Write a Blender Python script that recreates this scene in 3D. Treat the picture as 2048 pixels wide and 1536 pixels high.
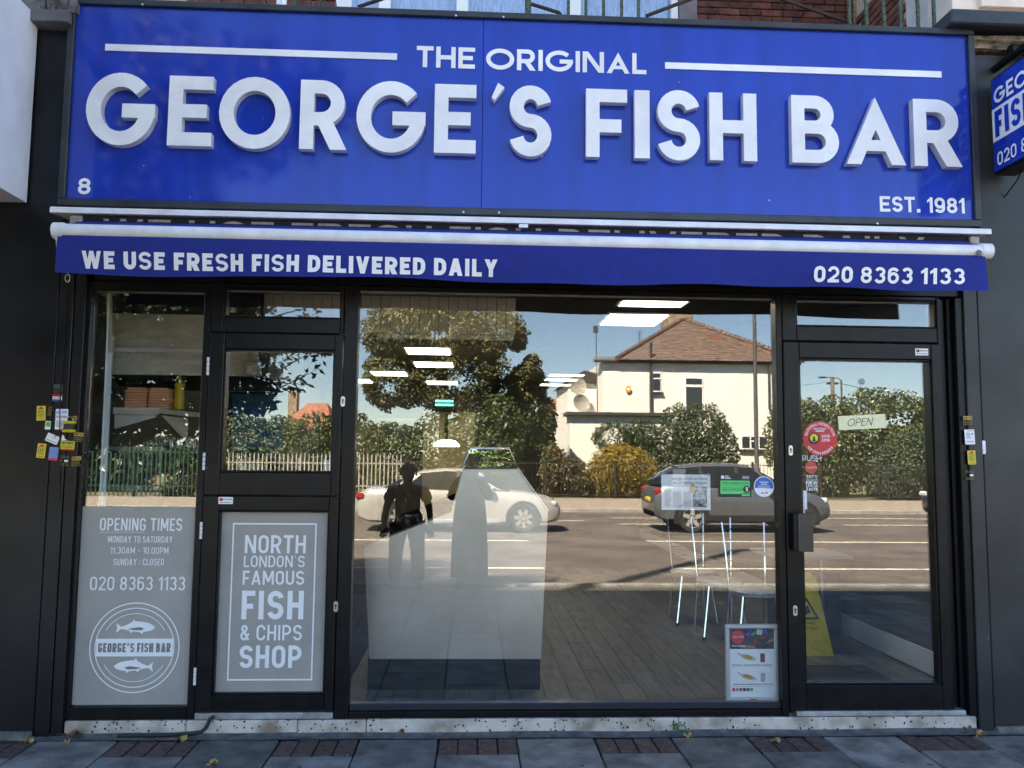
import bpy, bmesh, math, random
from mathutils import Vector, Matrix
from mathutils.geometry import delaunay_2d_cdt
random.seed(7)
R_ = math.radians
for o in list(bpy.data.objects):
    bpy.data.objects.remove(o)
SC = bpy.context.scene
COL = SC.collection

# ------------------------------------------------------------ camera
cam_d = bpy.data.cameras.new('camera')
cam = bpy.data.objects.new('camera', cam_d)
COL.objects.link(cam)
SC.camera = cam
cam_d.sensor_width = 36.0
cam_d.lens = 29.18
cam_d.clip_start = 0.02
cam_d.clip_end = 2000
def aim(pitch, yaw, roll):
    cy, sy, cp, sp = math.cos(yaw), math.sin(yaw), math.cos(pitch), math.sin(pitch)
    fwd = Vector((sy*cp, cy*cp, sp))
    r0 = Vector((cy, -sy, 0))
    u0 = r0.cross(fwd)
    r = math.cos(roll)*r0 + math.sin(roll)*u0
    u = r.cross(fwd)
    return Matrix((r, u, -fwd)).transposed().to_4x4()
cam.matrix_world = Matrix.Translation((0, -5.104, 1.62)) @ aim(R_(5.10), R_(2.78), R_(0.55))

# ------------------------------------------------------------ sky and sun (high, behind the shop, so the front is in shade)
SUN_EL = R_(52)
SUN_AZ = Vector((-0.6, 0.8))
world = bpy.data.worlds.new('World')
SC.world = world
world.use_nodes = True
wn = world.node_tree
sky = wn.nodes.new('ShaderNodeTexSky')
sky.sky_type = 'NISHITA'
sky.sun_disc = False
sky.sun_elevation = SUN_EL
sky.sun_rotation = math.atan2(SUN_AZ.x, SUN_AZ.y)
sky.altitude = 30
sky.air_density = 0.9
sky.dust_density = 0.0
sky.ozone_density = 5.0
wn.links.new(sky.outputs[0], wn.nodes['Background'].inputs[0])
wn.nodes['Background'].inputs[1].default_value = 0.06
sun_d = bpy.data.lights.new('sun', 'SUN')
sun_d.energy = 5.0
sun_d.angle = R_(0.5)
sun_d.color = (1.0, 0.965, 0.91)
sun = bpy.data.objects.new('sun', sun_d)
COL.objects.link(sun)
sun_dir = Vector((SUN_AZ.x*math.cos(SUN_EL), SUN_AZ.y*math.cos(SUN_EL), math.sin(SUN_EL)))
sun.rotation_euler = sun_dir.to_track_quat('Z', 'Y').to_euler()
sun.location = (-20, 26, 45)
SC.view_settings.view_transform = 'Standard'
SC.view_settings.look = 'None'
SC.view_settings.gamma = 1
SC.view_settings.use_curve_mapping = False
SC.view_settings.exposure = 3.35
SC.view_settings.use_white_balance = True
SC.view_settings.white_balance_temperature = 7900
SC.cycles.max_bounces = 9
SC.cycles.diffuse_bounces = 4
SC.cycles.glossy_bounces = 4
SC.cycles.transmission_bounces = 4
SC.cycles.transparent_max_bounces = 12
SC.cycles.caustics_reflective = False
SC.cycles.caustics_refractive = False
SC.cycles.use_denoising = True
SC.cycles.sample_clamp_indirect = 6

# ------------------------------------------------------------ materials
MATS = {}
def lin(c):
    return tuple(((v/255)/12.92 if v/255 <= .04045 else ((v/255+.055)/1.055)**2.4) for v in c)
def mat(name, col, rough=.5, metal=0., var=0., scale=6., bump=0., bscale=None, rand=0., col2=None, spec=.5, detail=6, coat=0., emit=0., rvar=0., stretch=None, thr=None, trans=0., chips=None):
    """procedural surface: base colour with noise variation in world space, per-object tint, bump and gloss variation"""
    if name in MATS:
        return MATS[name]
    m = bpy.data.materials.new(name)
    m.use_nodes = True
    nt = m.node_tree
    N, L = nt.nodes, nt.links
    b = N['Principled BSDF']
    col = tuple(col)[:3]
    b.inputs['Roughness'].default_value = rough
    b.inputs['Metallic'].default_value = metal
    b.inputs['Specular IOR Level'].default_value = spec
    b.inputs['Coat Weight'].default_value = coat
    b.inputs['Base Color'].default_value = (*col, 1)
    m.diffuse_color = (*col, 1)
    if emit:
        b.inputs['Emission Color'].default_value = (*col, 1)
        b.inputs['Emission Strength'].default_value = emit
    src = None
    if var or bump or rvar:
        geo = N.new('ShaderNodeNewGeometry')
        mp = N.new('ShaderNodeMapping')
        if stretch:
            mp.inputs['Scale'].default_value = stretch
        L.new(geo.outputs['Position'], mp.inputs[0])
    if var:
        nz = N.new('ShaderNodeTexNoise')
        nz.inputs['Scale'].default_value = scale
        nz.inputs['Detail'].default_value = detail
        nz.inputs['Roughness'].default_value = .6
        L.new(mp.outputs[0], nz.inputs['Vector'])
        rp = N.new('ShaderNodeValToRGB')
        c2 = tuple(col2)[:3] if col2 else tuple(max(0, v*(1-var)) for v in col)
        c1 = col if col2 else tuple(min(1, v*(1+var*.6)) for v in col)
        e0, e1 = thr if thr else (.35, .65)
        rp.color_ramp.elements[0].position = e0
        rp.color_ramp.elements[1].position = e1
        rp.color_ramp.elements[0].color = (*c2, 1)
        rp.color_ramp.elements[1].color = (*c1, 1)
        L.new(nz.outputs['Fac'], rp.inputs[0])
        src = rp.outputs[0]
    if rand:
        oi = N.new('ShaderNodeObjectInfo')
        mr = N.new('ShaderNodeMapRange')
        mr.inputs['To Min'].default_value = 1-rand
        mr.inputs['To Max'].default_value = 1+rand
        L.new(oi.outputs['Random'], mr.inputs['Value'])
        mx = N.new('ShaderNodeVectorMath')
        mx.operation = 'SCALE'
        if src:
            L.new(src, mx.inputs[0])
        else:
            mx.inputs[0].default_value = col
        L.new(mr.outputs[0], mx.inputs['Scale'])
        src = mx.outputs[0]
    if src:
        L.new(src, b.inputs['Base Color'])
    if chips:   # scattered specks of another colour: (scale, size, share, colour)
        g2 = N.new('ShaderNodeNewGeometry')
        vo = N.new('ShaderNodeTexVoronoi'); vo.inputs['Scale'].default_value = chips[0]
        nd = N.new('ShaderNodeTexNoise'); nd.inputs['Scale'].default_value = chips[0]*2.2
        sc_ = N.new('ShaderNodeVectorMath'); sc_.operation = 'MULTIPLY_ADD'; sc_.inputs[1].default_value = (.35/chips[0],)*3
        L.new(g2.outputs['Position'], nd.inputs['Vector']); L.new(nd.outputs['Color'], sc_.inputs[0]); L.new(g2.outputs['Position'], sc_.inputs[2]); L.new(sc_.outputs[0], vo.inputs['Vector'])
        lt = N.new('ShaderNodeMath'); lt.operation = 'LESS_THAN'; lt.inputs[1].default_value = chips[1]
        L.new(vo.outputs['Distance'], lt.inputs[0])
        se = N.new('ShaderNodeSeparateColor'); L.new(vo.outputs['Color'], se.inputs[0])
        l2 = N.new('ShaderNodeMath'); l2.operation = 'LESS_THAN'; l2.inputs[1].default_value = chips[2]
        L.new(se.outputs[0], l2.inputs[0])
        mm = N.new('ShaderNodeMath'); mm.operation = 'MULTIPLY'; L.new(lt.outputs[0], mm.inputs[0]); L.new(l2.outputs[0], mm.inputs[1])
        mc = N.new('ShaderNodeMix'); mc.data_type = 'RGBA'
        L.new(mm.outputs[0], mc.inputs['Factor'])
        if src: L.new(src, mc.inputs['A'])
        else: mc.inputs['A'].default_value = (*col, 1)
        mc.inputs['B'].default_value = (*chips[3], 1)
        L.new(mc.outputs['Result'], b.inputs['Base Color'])
    if rvar:
        n2 = N.new('ShaderNodeTexNoise')
        n2.inputs['Scale'].default_value = scale*1.7
        n2.inputs['Detail'].default_value = 4
        L.new(mp.outputs[0], n2.inputs['Vector'])
        m2 = N.new('ShaderNodeMapRange')
        m2.inputs['To Min'].default_value = max(0.02, rough-rvar)
        m2.inputs['To Max'].default_value = min(1, rough+rvar)
        L.new(n2.outputs['Fac'], m2.inputs['Value'])
        L.new(m2.outputs[0], b.inputs['Roughness'])
    if bump:
        n3 = N.new('ShaderNodeTexNoise')
        n3.inputs['Scale'].default_value = bscale or scale*3
        n3.inputs['Detail'].default_value = 5
        L.new(mp.outputs[0], n3.inputs['Vector'])
        bp = N.new('ShaderNodeBump')
        bp.inputs['Strength'].default_value = bump
        bp.inputs['Distance'].default_value = .01
        L.new(n3.outputs['Fac'], bp.inputs['Height'])
        L.new(bp.outputs[0], b.inputs['Normal'])
    if trans:
        out = N['Material Output']
        tb = N.new('ShaderNodeBsdfTransparent')
        ms = N.new('ShaderNodeMixShader')
        ms.inputs[0].default_value = trans
        L.new(b.outputs[0], ms.inputs[1])
        L.new(tb.outputs[0], ms.inputs[2])
        L.new(ms.outputs[0], out.inputs['Surface'])
    MATS[name] = m
    return m
def glass_mat(name, base, tint, rough=0.0):
    if name in MATS:
        return MATS[name]
    m = bpy.data.materials.new(name)
    m.use_nodes = True
    nt = m.node_tree
    N, L = nt.nodes, nt.links
    N.remove(N['Principled BSDF'])
    t = N.new('ShaderNodeBsdfTransparent')
    t.inputs[0].default_value = (*tint, 1)
    g = N.new('ShaderNodeBsdfGlossy')
    g.inputs['Roughness'].default_value = rough
    g.inputs[0].default_value = (1, 1, 1, 1)
    lw = N.new('ShaderNodeLayerWeight')
    p = N.new('ShaderNodeMath'); p.operation = 'POWER'; p.inputs[1].default_value = 4
    a = N.new('ShaderNodeMath'); a.operation = 'MULTIPLY_ADD'; a.inputs[1].default_value = .8; a.inputs[2].default_value = base
    lw.inputs[0].default_value = .5
    L.new(lw.outputs['Facing'], p.inputs[0]); L.new(p.outputs[0], a.inputs[0])
    x = N.new('ShaderNodeMixShader')
    L.new(a.outputs[0], x.inputs[0]); L.new(t.outputs[0], x.inputs[1]); L.new(g.outputs[0], x.inputs[2])
    L.new(x.outputs[0], N['Material Output'].inputs['Surface'])
    MATS[name] = m
    return m
def emit_mat(name, col, strength):
    if name in MATS:
        return MATS[name]
    m = bpy.data.materials.new(name)
    m.use_nodes = True
    b = m.node_tree.nodes['Principled BSDF']
    b.inputs['Base Color'].default_value = (*col, 1)
    b.inputs['Emission Color'].default_value = (*col, 1)
    b.inputs['Emission Strength'].default_value = strength
    MATS[name] = m
    return m

# ------------------------------------------------------------ mesh builder
class MB:
    def __init__(s):
        s.v = []; s.f = []; s.m = []
    def add(s, vs, fs, m=0):
        o = len(s.v)
        s.v += [tuple(v) for v in vs]
        s.f += [tuple(o+i for i in f) for f in fs]
        s.m += [m]*len(fs)
        return s
    def box(s, x0, x1, y0, y1, z0, z1, m=0, c=0.):
        if x0 > x1: x0, x1 = x1, x0
        if y0 > y1: y0, y1 = y1, y0
        if z0 > z1: z0, z1 = z1, z0
        if not c:
            return s.add([(x, y, z) for x in (x0, x1) for y in (y0, y1) for z in (z0, z1)],
                         [(0, 1, 3, 2), (4, 6, 7, 5), (0, 4, 5, 1), (2, 3, 7, 6), (0, 2, 6, 4), (1, 5, 7, 3)], m)
        c = min(c, (x1-x0)*.45, (y1-y0)*.45, (z1-z0)*.45)
        vs, idx = [], {}
        lo, hi = (x0, y0, z0), (x1, y1, z1)
        for a in (0, 1):
            for b in (0, 1):
                for d in (0, 1):
                    for ax in range(3):
                        p = []
                        for k, sd in enumerate((a, b, d)):
                            base = hi[k] if sd else lo[k]
                            p.append(base if k == ax else base+(-c if sd else c))
                        idx[(a, b, d, ax)] = len(vs)
                        vs.append(p)
        fs = []
        for ax in range(3):
            u, w = [k for k in range(3) if k != ax]
            for sd in (0, 1):
                q = []
                for (i, j) in ((0, 0), (1, 0), (1, 1), (0, 1)):
                    t = [0, 0, 0]; t[ax] = sd; t[u] = i; t[w] = j
                    q.append(idx[(*t, ax)])
                fs.append(tuple(q))
            for i in (0, 1):
                for j in (0, 1):
                    q = []
                    for (e, axx) in ((0, u), (1, u), (1, w), (0, w)):
                        t = [0, 0, 0]; t[ax] = e; t[u] = i; t[w] = j
                        q.append(idx[(*t, axx)])
                    fs.append(tuple(q))
        for a in (0, 1):
            for b in (0, 1):
                for d in (0, 1):
                    fs.append((idx[(a, b, d, 0)], idx[(a, b, d, 1)], idx[(a, b, d, 2)]))
        return s.add(vs, fs, m)
    def cyl(s, p0, p1, r0, r1=None, n=12, caps=True, m=0):
        r1 = r0 if r1 is None else r1
        p0, p1 = Vector(p0), Vector(p1)
        d = (p1-p0).normalized()
        a = d.orthogonal().normalized()
        b = d.cross(a)
        vs = []
        for p, r in ((p0, r0), (p1, r1)):
            for i in range(n):
                t = 2*math.pi*i/n
                vs.append(p+a*math.cos(t)*r+b*math.sin(t)*r)
        fs = [(i, (i+1) % n, n+(i+1) % n, n+i) for i in range(n)]
        if caps:
            fs += [tuple(range(n-1, -1, -1)), tuple(range(n, 2*n))]
        return s.add(vs, fs, m)
    def tube(s, pts, r, n=8, m=0, caps=True):
        pts = [Vector(p) for p in pts]
        rs = r if isinstance(r, (list, tuple)) else [r]*len(pts)
        vs, fs = [], []
        a = None
        for i, p in enumerate(pts):
            d = (pts[min(i+1, len(pts)-1)]-pts[max(i-1, 0)])
            d = d.normalized() if d.length > 1e-9 else Vector((0, 0, 1))
            a = d.orthogonal().normalized() if a is None else (a-d*a.dot(d)).normalized()
            b = d.cross(a)
            for k in range(n):
                t = 2*math.pi*k/n
                vs.append(p+a*math.cos(t)*rs[i]+b*math.sin(t)*rs[i])
        for i in range(len(pts)-1):
            for k in range(n):
                fs.append((i*n+k, i*n+(k+1) % n, (i+1)*n+(k+1) % n, (i+1)*n+k))
        if caps:
            fs += [tuple(range(n-1, -1, -1)), tuple(range((len(pts)-1)*n, len(pts)*n))]
        return s.add(vs, fs, m)
    def ell(s, c, rx, ry, rz, nu=12, nv=8, m=0, z0=-1., z1=1.):
        vs, fs = [], []
        for j in range(nv+1):
            a = math.asin(max(-1, min(1, z0)))+(math.asin(max(-1, min(1, z1)))-math.asin(max(-1, min(1, z0))))*j/nv
            for i in range(nu):
                t = 2*math.pi*i/nu
                vs.append((c[0]+rx*math.cos(a)*math.cos(t), c[1]+ry*math.cos(a)*math.sin(t), c[2]+rz*math.sin(a)))
        for j in range(nv):
            for i in range(nu):
                fs.append((j*nu+i, j*nu+(i+1) % nu, (j+1)*nu+(i+1) % nu, (j+1)*nu+i))
        return s.add(vs, fs, m)
    def lathe(s, prof, c=(0, 0, 0), axis='z', n=16, m=0):
        vs, fs = [], []
        for r, h in prof:
            for i in range(n):
                t = 2*math.pi*i/n
                u, w = r*math.cos(t), r*math.sin(t)
                p = (u, w, h) if axis == 'z' else ((u, h, w) if axis == 'y' else (h, u, w))
                vs.append((c[0]+p[0], c[1]+p[1], c[2]+p[2]))
        for j in range(len(prof)-1):
            for i in range(n):
                fs.append((j*n+i, j*n+(i+1) % n, (j+1)*n+(i+1) % n, (j+1)*n+i))
        return s.add(vs, fs, m)
    def prism(s, poly, f, d0, d1, m=0):
        """poly: 2-D outline; f(u, w, d) -> 3-D point"""
        n = len(poly)
        vs = [f(u, w, d0) for u, w in poly]+[f(u, w, d1) for u, w in poly]
        fs = [tuple(range(n)), tuple(range(2*n-1, n-1, -1))]+[(i, n+i, n+(i+1) % n, (i+1) % n) for i in range(n)]
        return s.add(vs, fs, m)
    def quad(s, a, b, c, d, m=0):
        return s.add([a, b, c, d], [(0, 1, 2, 3)], m)
    def grid(s, f, nu, nv, m=0):
        vs = [f(i/nu, j/nv) for j in range(nv+1) for i in range(nu+1)]
        fs = [(j*(nu+1)+i, j*(nu+1)+i+1, (j+1)*(nu+1)+i+1, (j+1)*(nu+1)+i) for j in range(nv) for i in range(nu)]
        return s.add(vs, fs, m)

def loc_of(o):
    p = Vector((0, 0, 0))
    while o:
        p += o.location
        o = o.parent
    return p
def tag(o, label=None, cat=None, group=None, kind=None):
    if label: o['label'] = label
    if cat: o['category'] = cat
    if group: o['group'] = group
    if kind: o['kind'] = kind
    return o
def mk(name, mb, mats, parent=None, smooth=False, label=None, cat=None, group=None, kind=None, local=False, flip=True, ang=38):
    """link a builder as one mesh object; coordinates are world metres unless local"""
    me = bpy.data.meshes.new(name)
    if not isinstance(mats, (list, tuple)):
        mats = [mats]
    if local:
        org = Vector((0, 0, 0))
    elif parent:
        org = loc_of(parent)
    else:
        xs, ys, zs = zip(*mb.v)
        org = Vector(((min(xs)+max(xs))/2, (min(ys)+max(ys))/2, min(zs)))
    me.from_pydata([(x-org.x, y-org.y, z-org.z) for x, y, z in mb.v], [], mb.f)
    for m in mats:
        me.materials.append(m)
    if len(mats) > 1:
        me.polygons.foreach_set('material_index', mb.m)
    if flip:
        bm = bmesh.new(); bm.from_mesh(me)
        bmesh.ops.recalc_face_normals(bm, faces=bm.faces)
        bm.to_mesh(me); bm.free()
    if smooth:
        me.shade_smooth()
        me.set_sharp_from_angle(angle=R_(ang))
    me.update()
    o = bpy.data.objects.new(name, me)
    COL.objects.link(o)
    if parent:
        o.parent = parent
    elif not local:
        o.location = org
    tag(o, label, cat, group, kind)
    return o
def thing(name, label, cat, loc=(0, 0, 0), rz=0., group=None):
    o = bpy.data.objects.new(name, None)
    o.empty_display_size = .1
    COL.objects.link(o)
    o.location = loc
    o.rotation_euler = (0, 0, rz)
    return tag(o, label, cat, group)
def copy_tree(o, parent=None):
    c = o.copy()
    COL.objects.link(c)
    c.parent = parent
    for ch in o.children:
        copy_tree(ch, c)
    return c
def inst(o, loc, parent=None, name=None, rz=0., scale=None):
    """one more piece sharing the mesh of o; loc is world metres"""
    c = bpy.data.objects.new(name or o.name.split('.')[0], o.data)
    COL.objects.link(c)
    c.parent = parent
    c.location = Vector(loc)-(loc_of(parent) if parent else Vector((0, 0, 0)))
    c.rotation_euler = (0, 0, rz)
    if scale: c.scale = scale
    return c

# ------------------------------------------------------------ lettering: strokes joined into clean outlines
def _arc(cx, cy, rx, ry, a0, a1, n=10):
    return [(cx+rx*math.cos(R_(a0+(a1-a0)*i/n)), cy+ry*math.sin(R_(a0+(a1-a0)*i/n))) for i in range(n+1)]
def glyph_polys(ch, w, t, geo):
    """outline pieces of one capital letter of height 1, width w, stroke t"""
    P = []
    L, Rr, B, T, M = t/2, w-t/2, t/2, 1-t/2, .5
    cx = w/2
    def S(pts, closed=False):
        q = [Vector(p) for p in pts]
        n = len(q)
        off = []
        for i in range(n):
            if closed or 0 < i < n-1:
                d0 = (q[i]-q[i-1]).normalized(); d1 = (q[(i+1) % n]-q[i]).normalized()
                nn = Vector((-(d0.y+d1.y), d0.x+d1.x))
                if nn.length < 1e-6: nn = Vector((-d0.y, d0.x))
                nn.normalize()
                k = max(.35, nn.dot(Vector((-d0.y, d0.x))))
                off.append(nn*(t/2/k))
            else:
                d = (q[1]-q[0]) if i == 0 else (q[-1]-q[-2])
                d.normalize()
                off.append(Vector((-d.y, d.x))*t/2)
        for i in range(n if closed else n-1):
            j = (i+1) % n
            P.append([tuple(q[i]+off[i]), tuple(q[i]-off[i]), tuple(q[j]-off[j]), tuple(q[j]+off[j])])
    def Rct(x0, y0, x1, y1):
        P.append([(x0, y0), (x1, y0), (x1, y1), (x0, y1)])
    def D(x0, y0, x1, y1, k=1.):
        h = t*k/2*math.hypot(x1-x0, y1-y0)/abs(y1-y0)
        P.append([(x0-h, y0), (x0+h, y0), (x1+h, y1), (x1-h, y1)])
    def hw(dx, dy, k=1.):
        return t*k/2*math.hypot(dx, dy)/abs(dy)
    def bowl(y0, y1, r, x0=L):
        ry = (y1-y0)/2
        rx = min(ry, (r-x0)*.9) if geo else min(ry, (r-x0)*.6)
        S([(x0, y1), (r-rx, y1)]+_arc(r-rx, (y0+y1)/2 if rx >= ry-1e-6 else y1-rx, rx, ry if rx >= ry-1e-6 else rx, 90, 0, 7)[1:] +
          ([] if rx >= ry-1e-6 else []) + _arc(r-rx, (y0+y1)/2 if rx >= ry-1e-6 else y0+rx, rx, ry if rx >= ry-1e-6 else rx, 0, -90, 7)[(1 if rx >= ry-1e-6 else 0):]+[(x0, y0)])
    rx = (Rr-L)/2
    ry = min(rx, (T-B)/2)
    if geo and abs((T-B)/2-rx) < .25: ry = (T-B)/2
    def stad(y0=B, y1=T):
        r = min(ry, (y1-y0)/2)
        return _arc(cx, y1-r, rx, r, 0, 180, 14)+_arc(cx, y0+r, rx, r, 180, 360, 14)
    c = ch
    if c in 'O0': 
        pts = stad(); S([p for i, p in enumerate(pts) if i == 0 or (Vector(p)-Vector(pts[i-1])).length > 1e-4][:-1] if (Vector(pts[0])-Vector(pts[-1])).length < 1e-4 else pts, True)
    elif c == 'C':
        if geo: S(_arc(cx, M, rx, (T-B)/2, 45, 315, 26))
        else: S([(Rr, .68)]+_arc(cx, T-ry, rx, ry, 0, 180, 14)+_arc(cx, B+ry, rx, ry, 180, 360, 14)+[(Rr, .32)])
    elif c == 'G':
        if geo:
            S(_arc(cx, M, rx, (T-B)/2, 42, 352, 30)+[(Rr, M+t*.02)])
            Rct(cx+.02, M-t*.5-.02, w, M+t*.5-.02)
        else:
            S([(Rr, .7)]+_arc(cx, T-ry, rx, ry, 0, 180, 14)+_arc(cx, B+ry, rx, ry, 180, 360, 14)+[(Rr, .5)])
            Rct(cx, .5-t, w, .5)
    elif c == 'D': Rct(0, 0, t, 1); bowl(B, T, Rr)
    elif c == 'E': Rct(0, 0, t, 1); Rct(t*.5, 1-t, w, 1); Rct(t*.5, .5-t/2, w*.87, .5+t/2); Rct(t*.5, 0, w, t)
    elif c == 'F': Rct(0, 0, t, 1); Rct(t*.5, 1-t, w, 1); Rct(t*.5, .46-t/2, w*.86, .46+t/2)
    elif c == 'H': Rct(0, 0, t, 1); Rct(w-t, 0, w, 1); Rct(t*.5, .5-t/2, w-t*.5, .5+t/2)
    elif c in 'Il|': Rct(0, 0, w, 1)
    elif c == 'J': S([(Rr, 1), (Rr, B+ry)]+_arc(cx, B+ry, rx, ry, 0, -180, 12))
    elif c == 'L': Rct(0, 0, t, 1); Rct(t*.5, 0, w, t)
    elif c == 'T': Rct(0, 1-t, w, 1); Rct(cx-t/2, 0, cx+t/2, 1-t*.5)
    elif c == 'U': S([(L, 1)]+_arc(cx, B+ry, rx, ry, 180, 360, 14)+[(Rr, 1)])
    elif c == 'N':
        Rct(0, 0, t, 1); Rct(w-t, 0, w, 1); h = hw(w-t, 1)
        P.append([(0, 1), (2*h, 1), (w, 0), (w-2*h, 0)])
    elif c == 'M':
        Rct(0, 0, t, 1); Rct(w-t, 0, w, 1); h = hw(cx, .72)
        P.append([(0, 1), (2*h, 1), (cx+h, .2), (cx-h, .2)]); P.append([(w-2*h, 1), (w, 1), (cx+h, .2), (cx-h, .2)])
    elif c == 'W':
        h = hw(w*.25, 1, .86)
        a = [h, w*.26+h*.4, cx, w-w*.26-h*.4, w-h]
        for i in range(4):
            y0, y1 = (1, 0) if i % 2 == 0 else (0, 1)
            P.append([(a[i]-h, y0), (a[i]+h, y0), (a[i+1]+h, y1), (a[i+1]-h, y1)])
    elif c == 'A':
        h = hw(cx, 1)
        if geo:
            y1 = (cx-2*h)/cx
            P.append([(0, 0), (2*h, 0), (cx, y1), (cx, 1)]); P.append([(w, 0), (cx, 1), (cx, y1), (w-2*h, 0)])
        else:
            k = t*.55
            P.append([(0, 0), (2*h, 0), (cx+k, 1), (cx-k, 1)]); P.append([(w-2*h, 0), (w, 0), (cx+k, 1), (cx-k, 1)])
        y0 = .2; y2 = y0+t*.85
        Rct(cx*y0+h, y0, w-cx*y0-h, y2) if cx*y2+h < cx else None
    elif c == 'V': D(t*.55, 1, cx, 0); D(w-t*.55, 1, cx, 0)
    elif c == 'Y': Rct(cx-t/2, 0, cx+t/2, .45); P.append([(0, 1), (t*1.15, 1), (cx+t/2, .42), (cx-t/2, .42)]); P.append([(w-t*1.15, 1), (w, 1), (cx+t/2, .42), (cx-t/2, .42)])
    elif c == 'X': D(t*.6, 0, w-t*.6, 1); D(t*.6, 1, w-t*.6, 0)
    elif c == 'K': Rct(0, 0, t, 1); D(t*.8, .42, w-t*.6, 1); D(w-t*.6, 0, w*.45, .62)
    elif c == 'Z': Rct(0, 1-t, w, 1); Rct(0, 0, w, t); D(t*.6, t*.5, w-t*.6, 1-t*.5)
    elif c == 'P': Rct(0, 0, t, 1); bowl(.42, T, Rr)
    elif c == 'R':
        Rct(0, 0, t, 1); bowl(.42 if not geo else .44, T, Rr-(.04 if geo else 0))
        h = hw(w*.45, .45)
        P.append([(w-2*h, 0), (w, 0), (w*.48+h, .46), (w*.48-h, .46)])
    elif c == 'B':
        Rct(0, 0, t, 1); bowl(M+.03, T, Rr-w*.1); bowl(B, M+.03, Rr)
    elif c == 'S':
        r1 = (T-M)/2
        k = .0
        a0 = 12 if w > .42 else 34
        S(_arc(cx, M+r1, rx, r1, a0, 270, 18)+_arc(cx, B+r1, rx, r1, 90, -180+a0, 18)[1:])
    elif c == '&':
        S(_arc(w*.45, .76, w*.24, .24-t/2, -60, 240, 16)+[(w*.93, t*.2)])
        S([(w*.62, .6)]+_arc(w*.42, .29, w*.42-t/2, .29-t/2, 110, 330, 14)+[(w*.93, .46)])
    elif c == '1': Rct(w-t, 0, w, 1); P.append([(0, .8), (w-t*.5, 1), (w-t*.5, 1-t), (0, .8-t*.8)])
    elif c == '2':
        r2 = min(rx*1.02, .3)
        S(_arc(cx, T-r2, rx, r2, 172, -35, 14)+[(L+t*.25, t*.7)]); Rct(0, 0, w, t)
    elif c == '3':
        S(_arc(cx, M+.01+(T-M)/2, rx*.93, (T-M)/2, 160, -90, 14)); S(_arc(cx, B+(M-B)/2+.01, rx, (M-B)/2+.01, 90, -162, 14))
    elif c == '6':
        r2 = min(rx, .3)
        pts = _arc(cx, .58-r2+t*.2, rx, r2, 0, 180, 12)[:-1]+_arc(cx, B+r2, rx, r2, 180, 360, 12)[:-1]
        S(pts, True); S([(L, .4), (L, T-r2*.8)]+_arc(cx, T-r2*.8, rx, r2*.8, 180, 20, 10)[1:])
    elif c == '9':
        r2 = min(rx, .3)
        pts = _arc(cx, T-r2, rx, r2, 0, 180, 12)[:-1]+_arc(cx, .42+r2-t*.2, rx, r2, 180, 360, 12)[:-1]
        S(pts, True); S([(Rr, .6), (Rr, B+r2*.8)]+_arc(cx, B+r2*.8, rx, r2*.8, 0, -160, 10)[1:])
    elif c == '8':
        r1 = (T-M-.02)/2; r2 = (M+.02-B)/2
        S(_arc(cx, T-r1, rx*.9, r1, 0, 360, 20)[:-1], True); S(_arc(cx, B+r2, rx, r2, 0, 360, 20)[:-1], True)
    elif c == '5': Rct(0, .5, t, 1); Rct(t*.5, 1-t, w, 1); bowl(B, .62, Rr, x0=L*.3)
    elif c == '4': Rct(w*.62, 0, w*.62+t, 1); Rct(0, .22, w, .22+t); D(t*.6, .26, w*.62+t*.4, 1)
    elif c == '7': Rct(0, 1-t, w, 1); D(w*.3, 0, w-t*.6, 1-t*.5)
    elif c == '.': Rct(0, 0, w, t*1.15)
    elif c == ':': Rct(0, .12, w, .12+t*1.1); Rct(0, .55, w, .55+t*1.1)
    elif c == '-': Rct(0, .42, w, .42+t)
    elif c == "'": P.append([(w*.15, .68), (w*.55, .68), (w, 1), (w*.2, 1)])
    elif c == '`': P.append([(w*.6, .82), (w, .82), (w*.45, 1), (0, 1)])
    elif c == '/': D(t*.5, 0, w-t*.5, 1)
    return P
STY = {
 'geo': (dict(A=.84, B=.64, C=.9, D=.8, E=.6, F=.56, G=1.0, H=.7, I=.2, J=.5, K=.7, L=.52, M=.95, N=.78, O=1.02, P=.6, R=.68, S=.6, T=.6, U=.7, V=.8, W=1.15, X=.75, Y=.75, Z=.65), .195, True, .11),
 'geo_digit': ({}, .17, True, .1),
 'cond': ({}, .15, False, .11),
 'condb': ({}, .235, False, .13),
}
CONDW = dict(M=.58, W=.68, N=.48, A=.5, V=.48, K=.47, X=.48, Y=.48, E=.37, F=.36, L=.35, T=.42)
GC = {}
def glyph_tris(ch, w, t, geo):
    key = (ch, round(w, 3), round(t, 3), geo)
    if key in GC:
        return GC[key]
    polys = glyph_polys(ch, w, t, geo)
    vs, fs = [], []
    for p in polys:
        a = sum(p[i][0]*p[(i+1) % len(p)][1]-p[(i+1) % len(p)][0]*p[i][1] for i in range(len(p)))
        if abs(a) < 1e-7: continue
        if a < 0: p = p[::-1]
        fs.append(list(range(len(vs), len(vs)+len(p))))
        vs += [Vector(q) for q in p]
    if not vs:
        GC[key] = ([], []); return GC[key]
    V, E, Fc, _, _, of = delaunay_2d_cdt(vs, [], fs, 0, 1e-5)
    keep = [f for f, o in zip(Fc, of) if o]
    GC[key] = ([(v.x, v.y) for v in V], keep)
    return GC[key]
def gw(ch, style, t, k=1.):
    tab, _, geo, _ = STY[style]
    if ch == 'I': return t
    if ch in ".:'`": return t*1.15 if ch in '.:' else t*1.3
    if ch == '-': return .3*k
    if ch == '1': return t+.15*k
    if geo: return tab.get(ch, .6 if ch.isdigit() else .65)*k
    return (CONDW.get(ch, .44) if style == 'cond' else CONDW.get(ch, .44)*1.1+.03)*k
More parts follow.
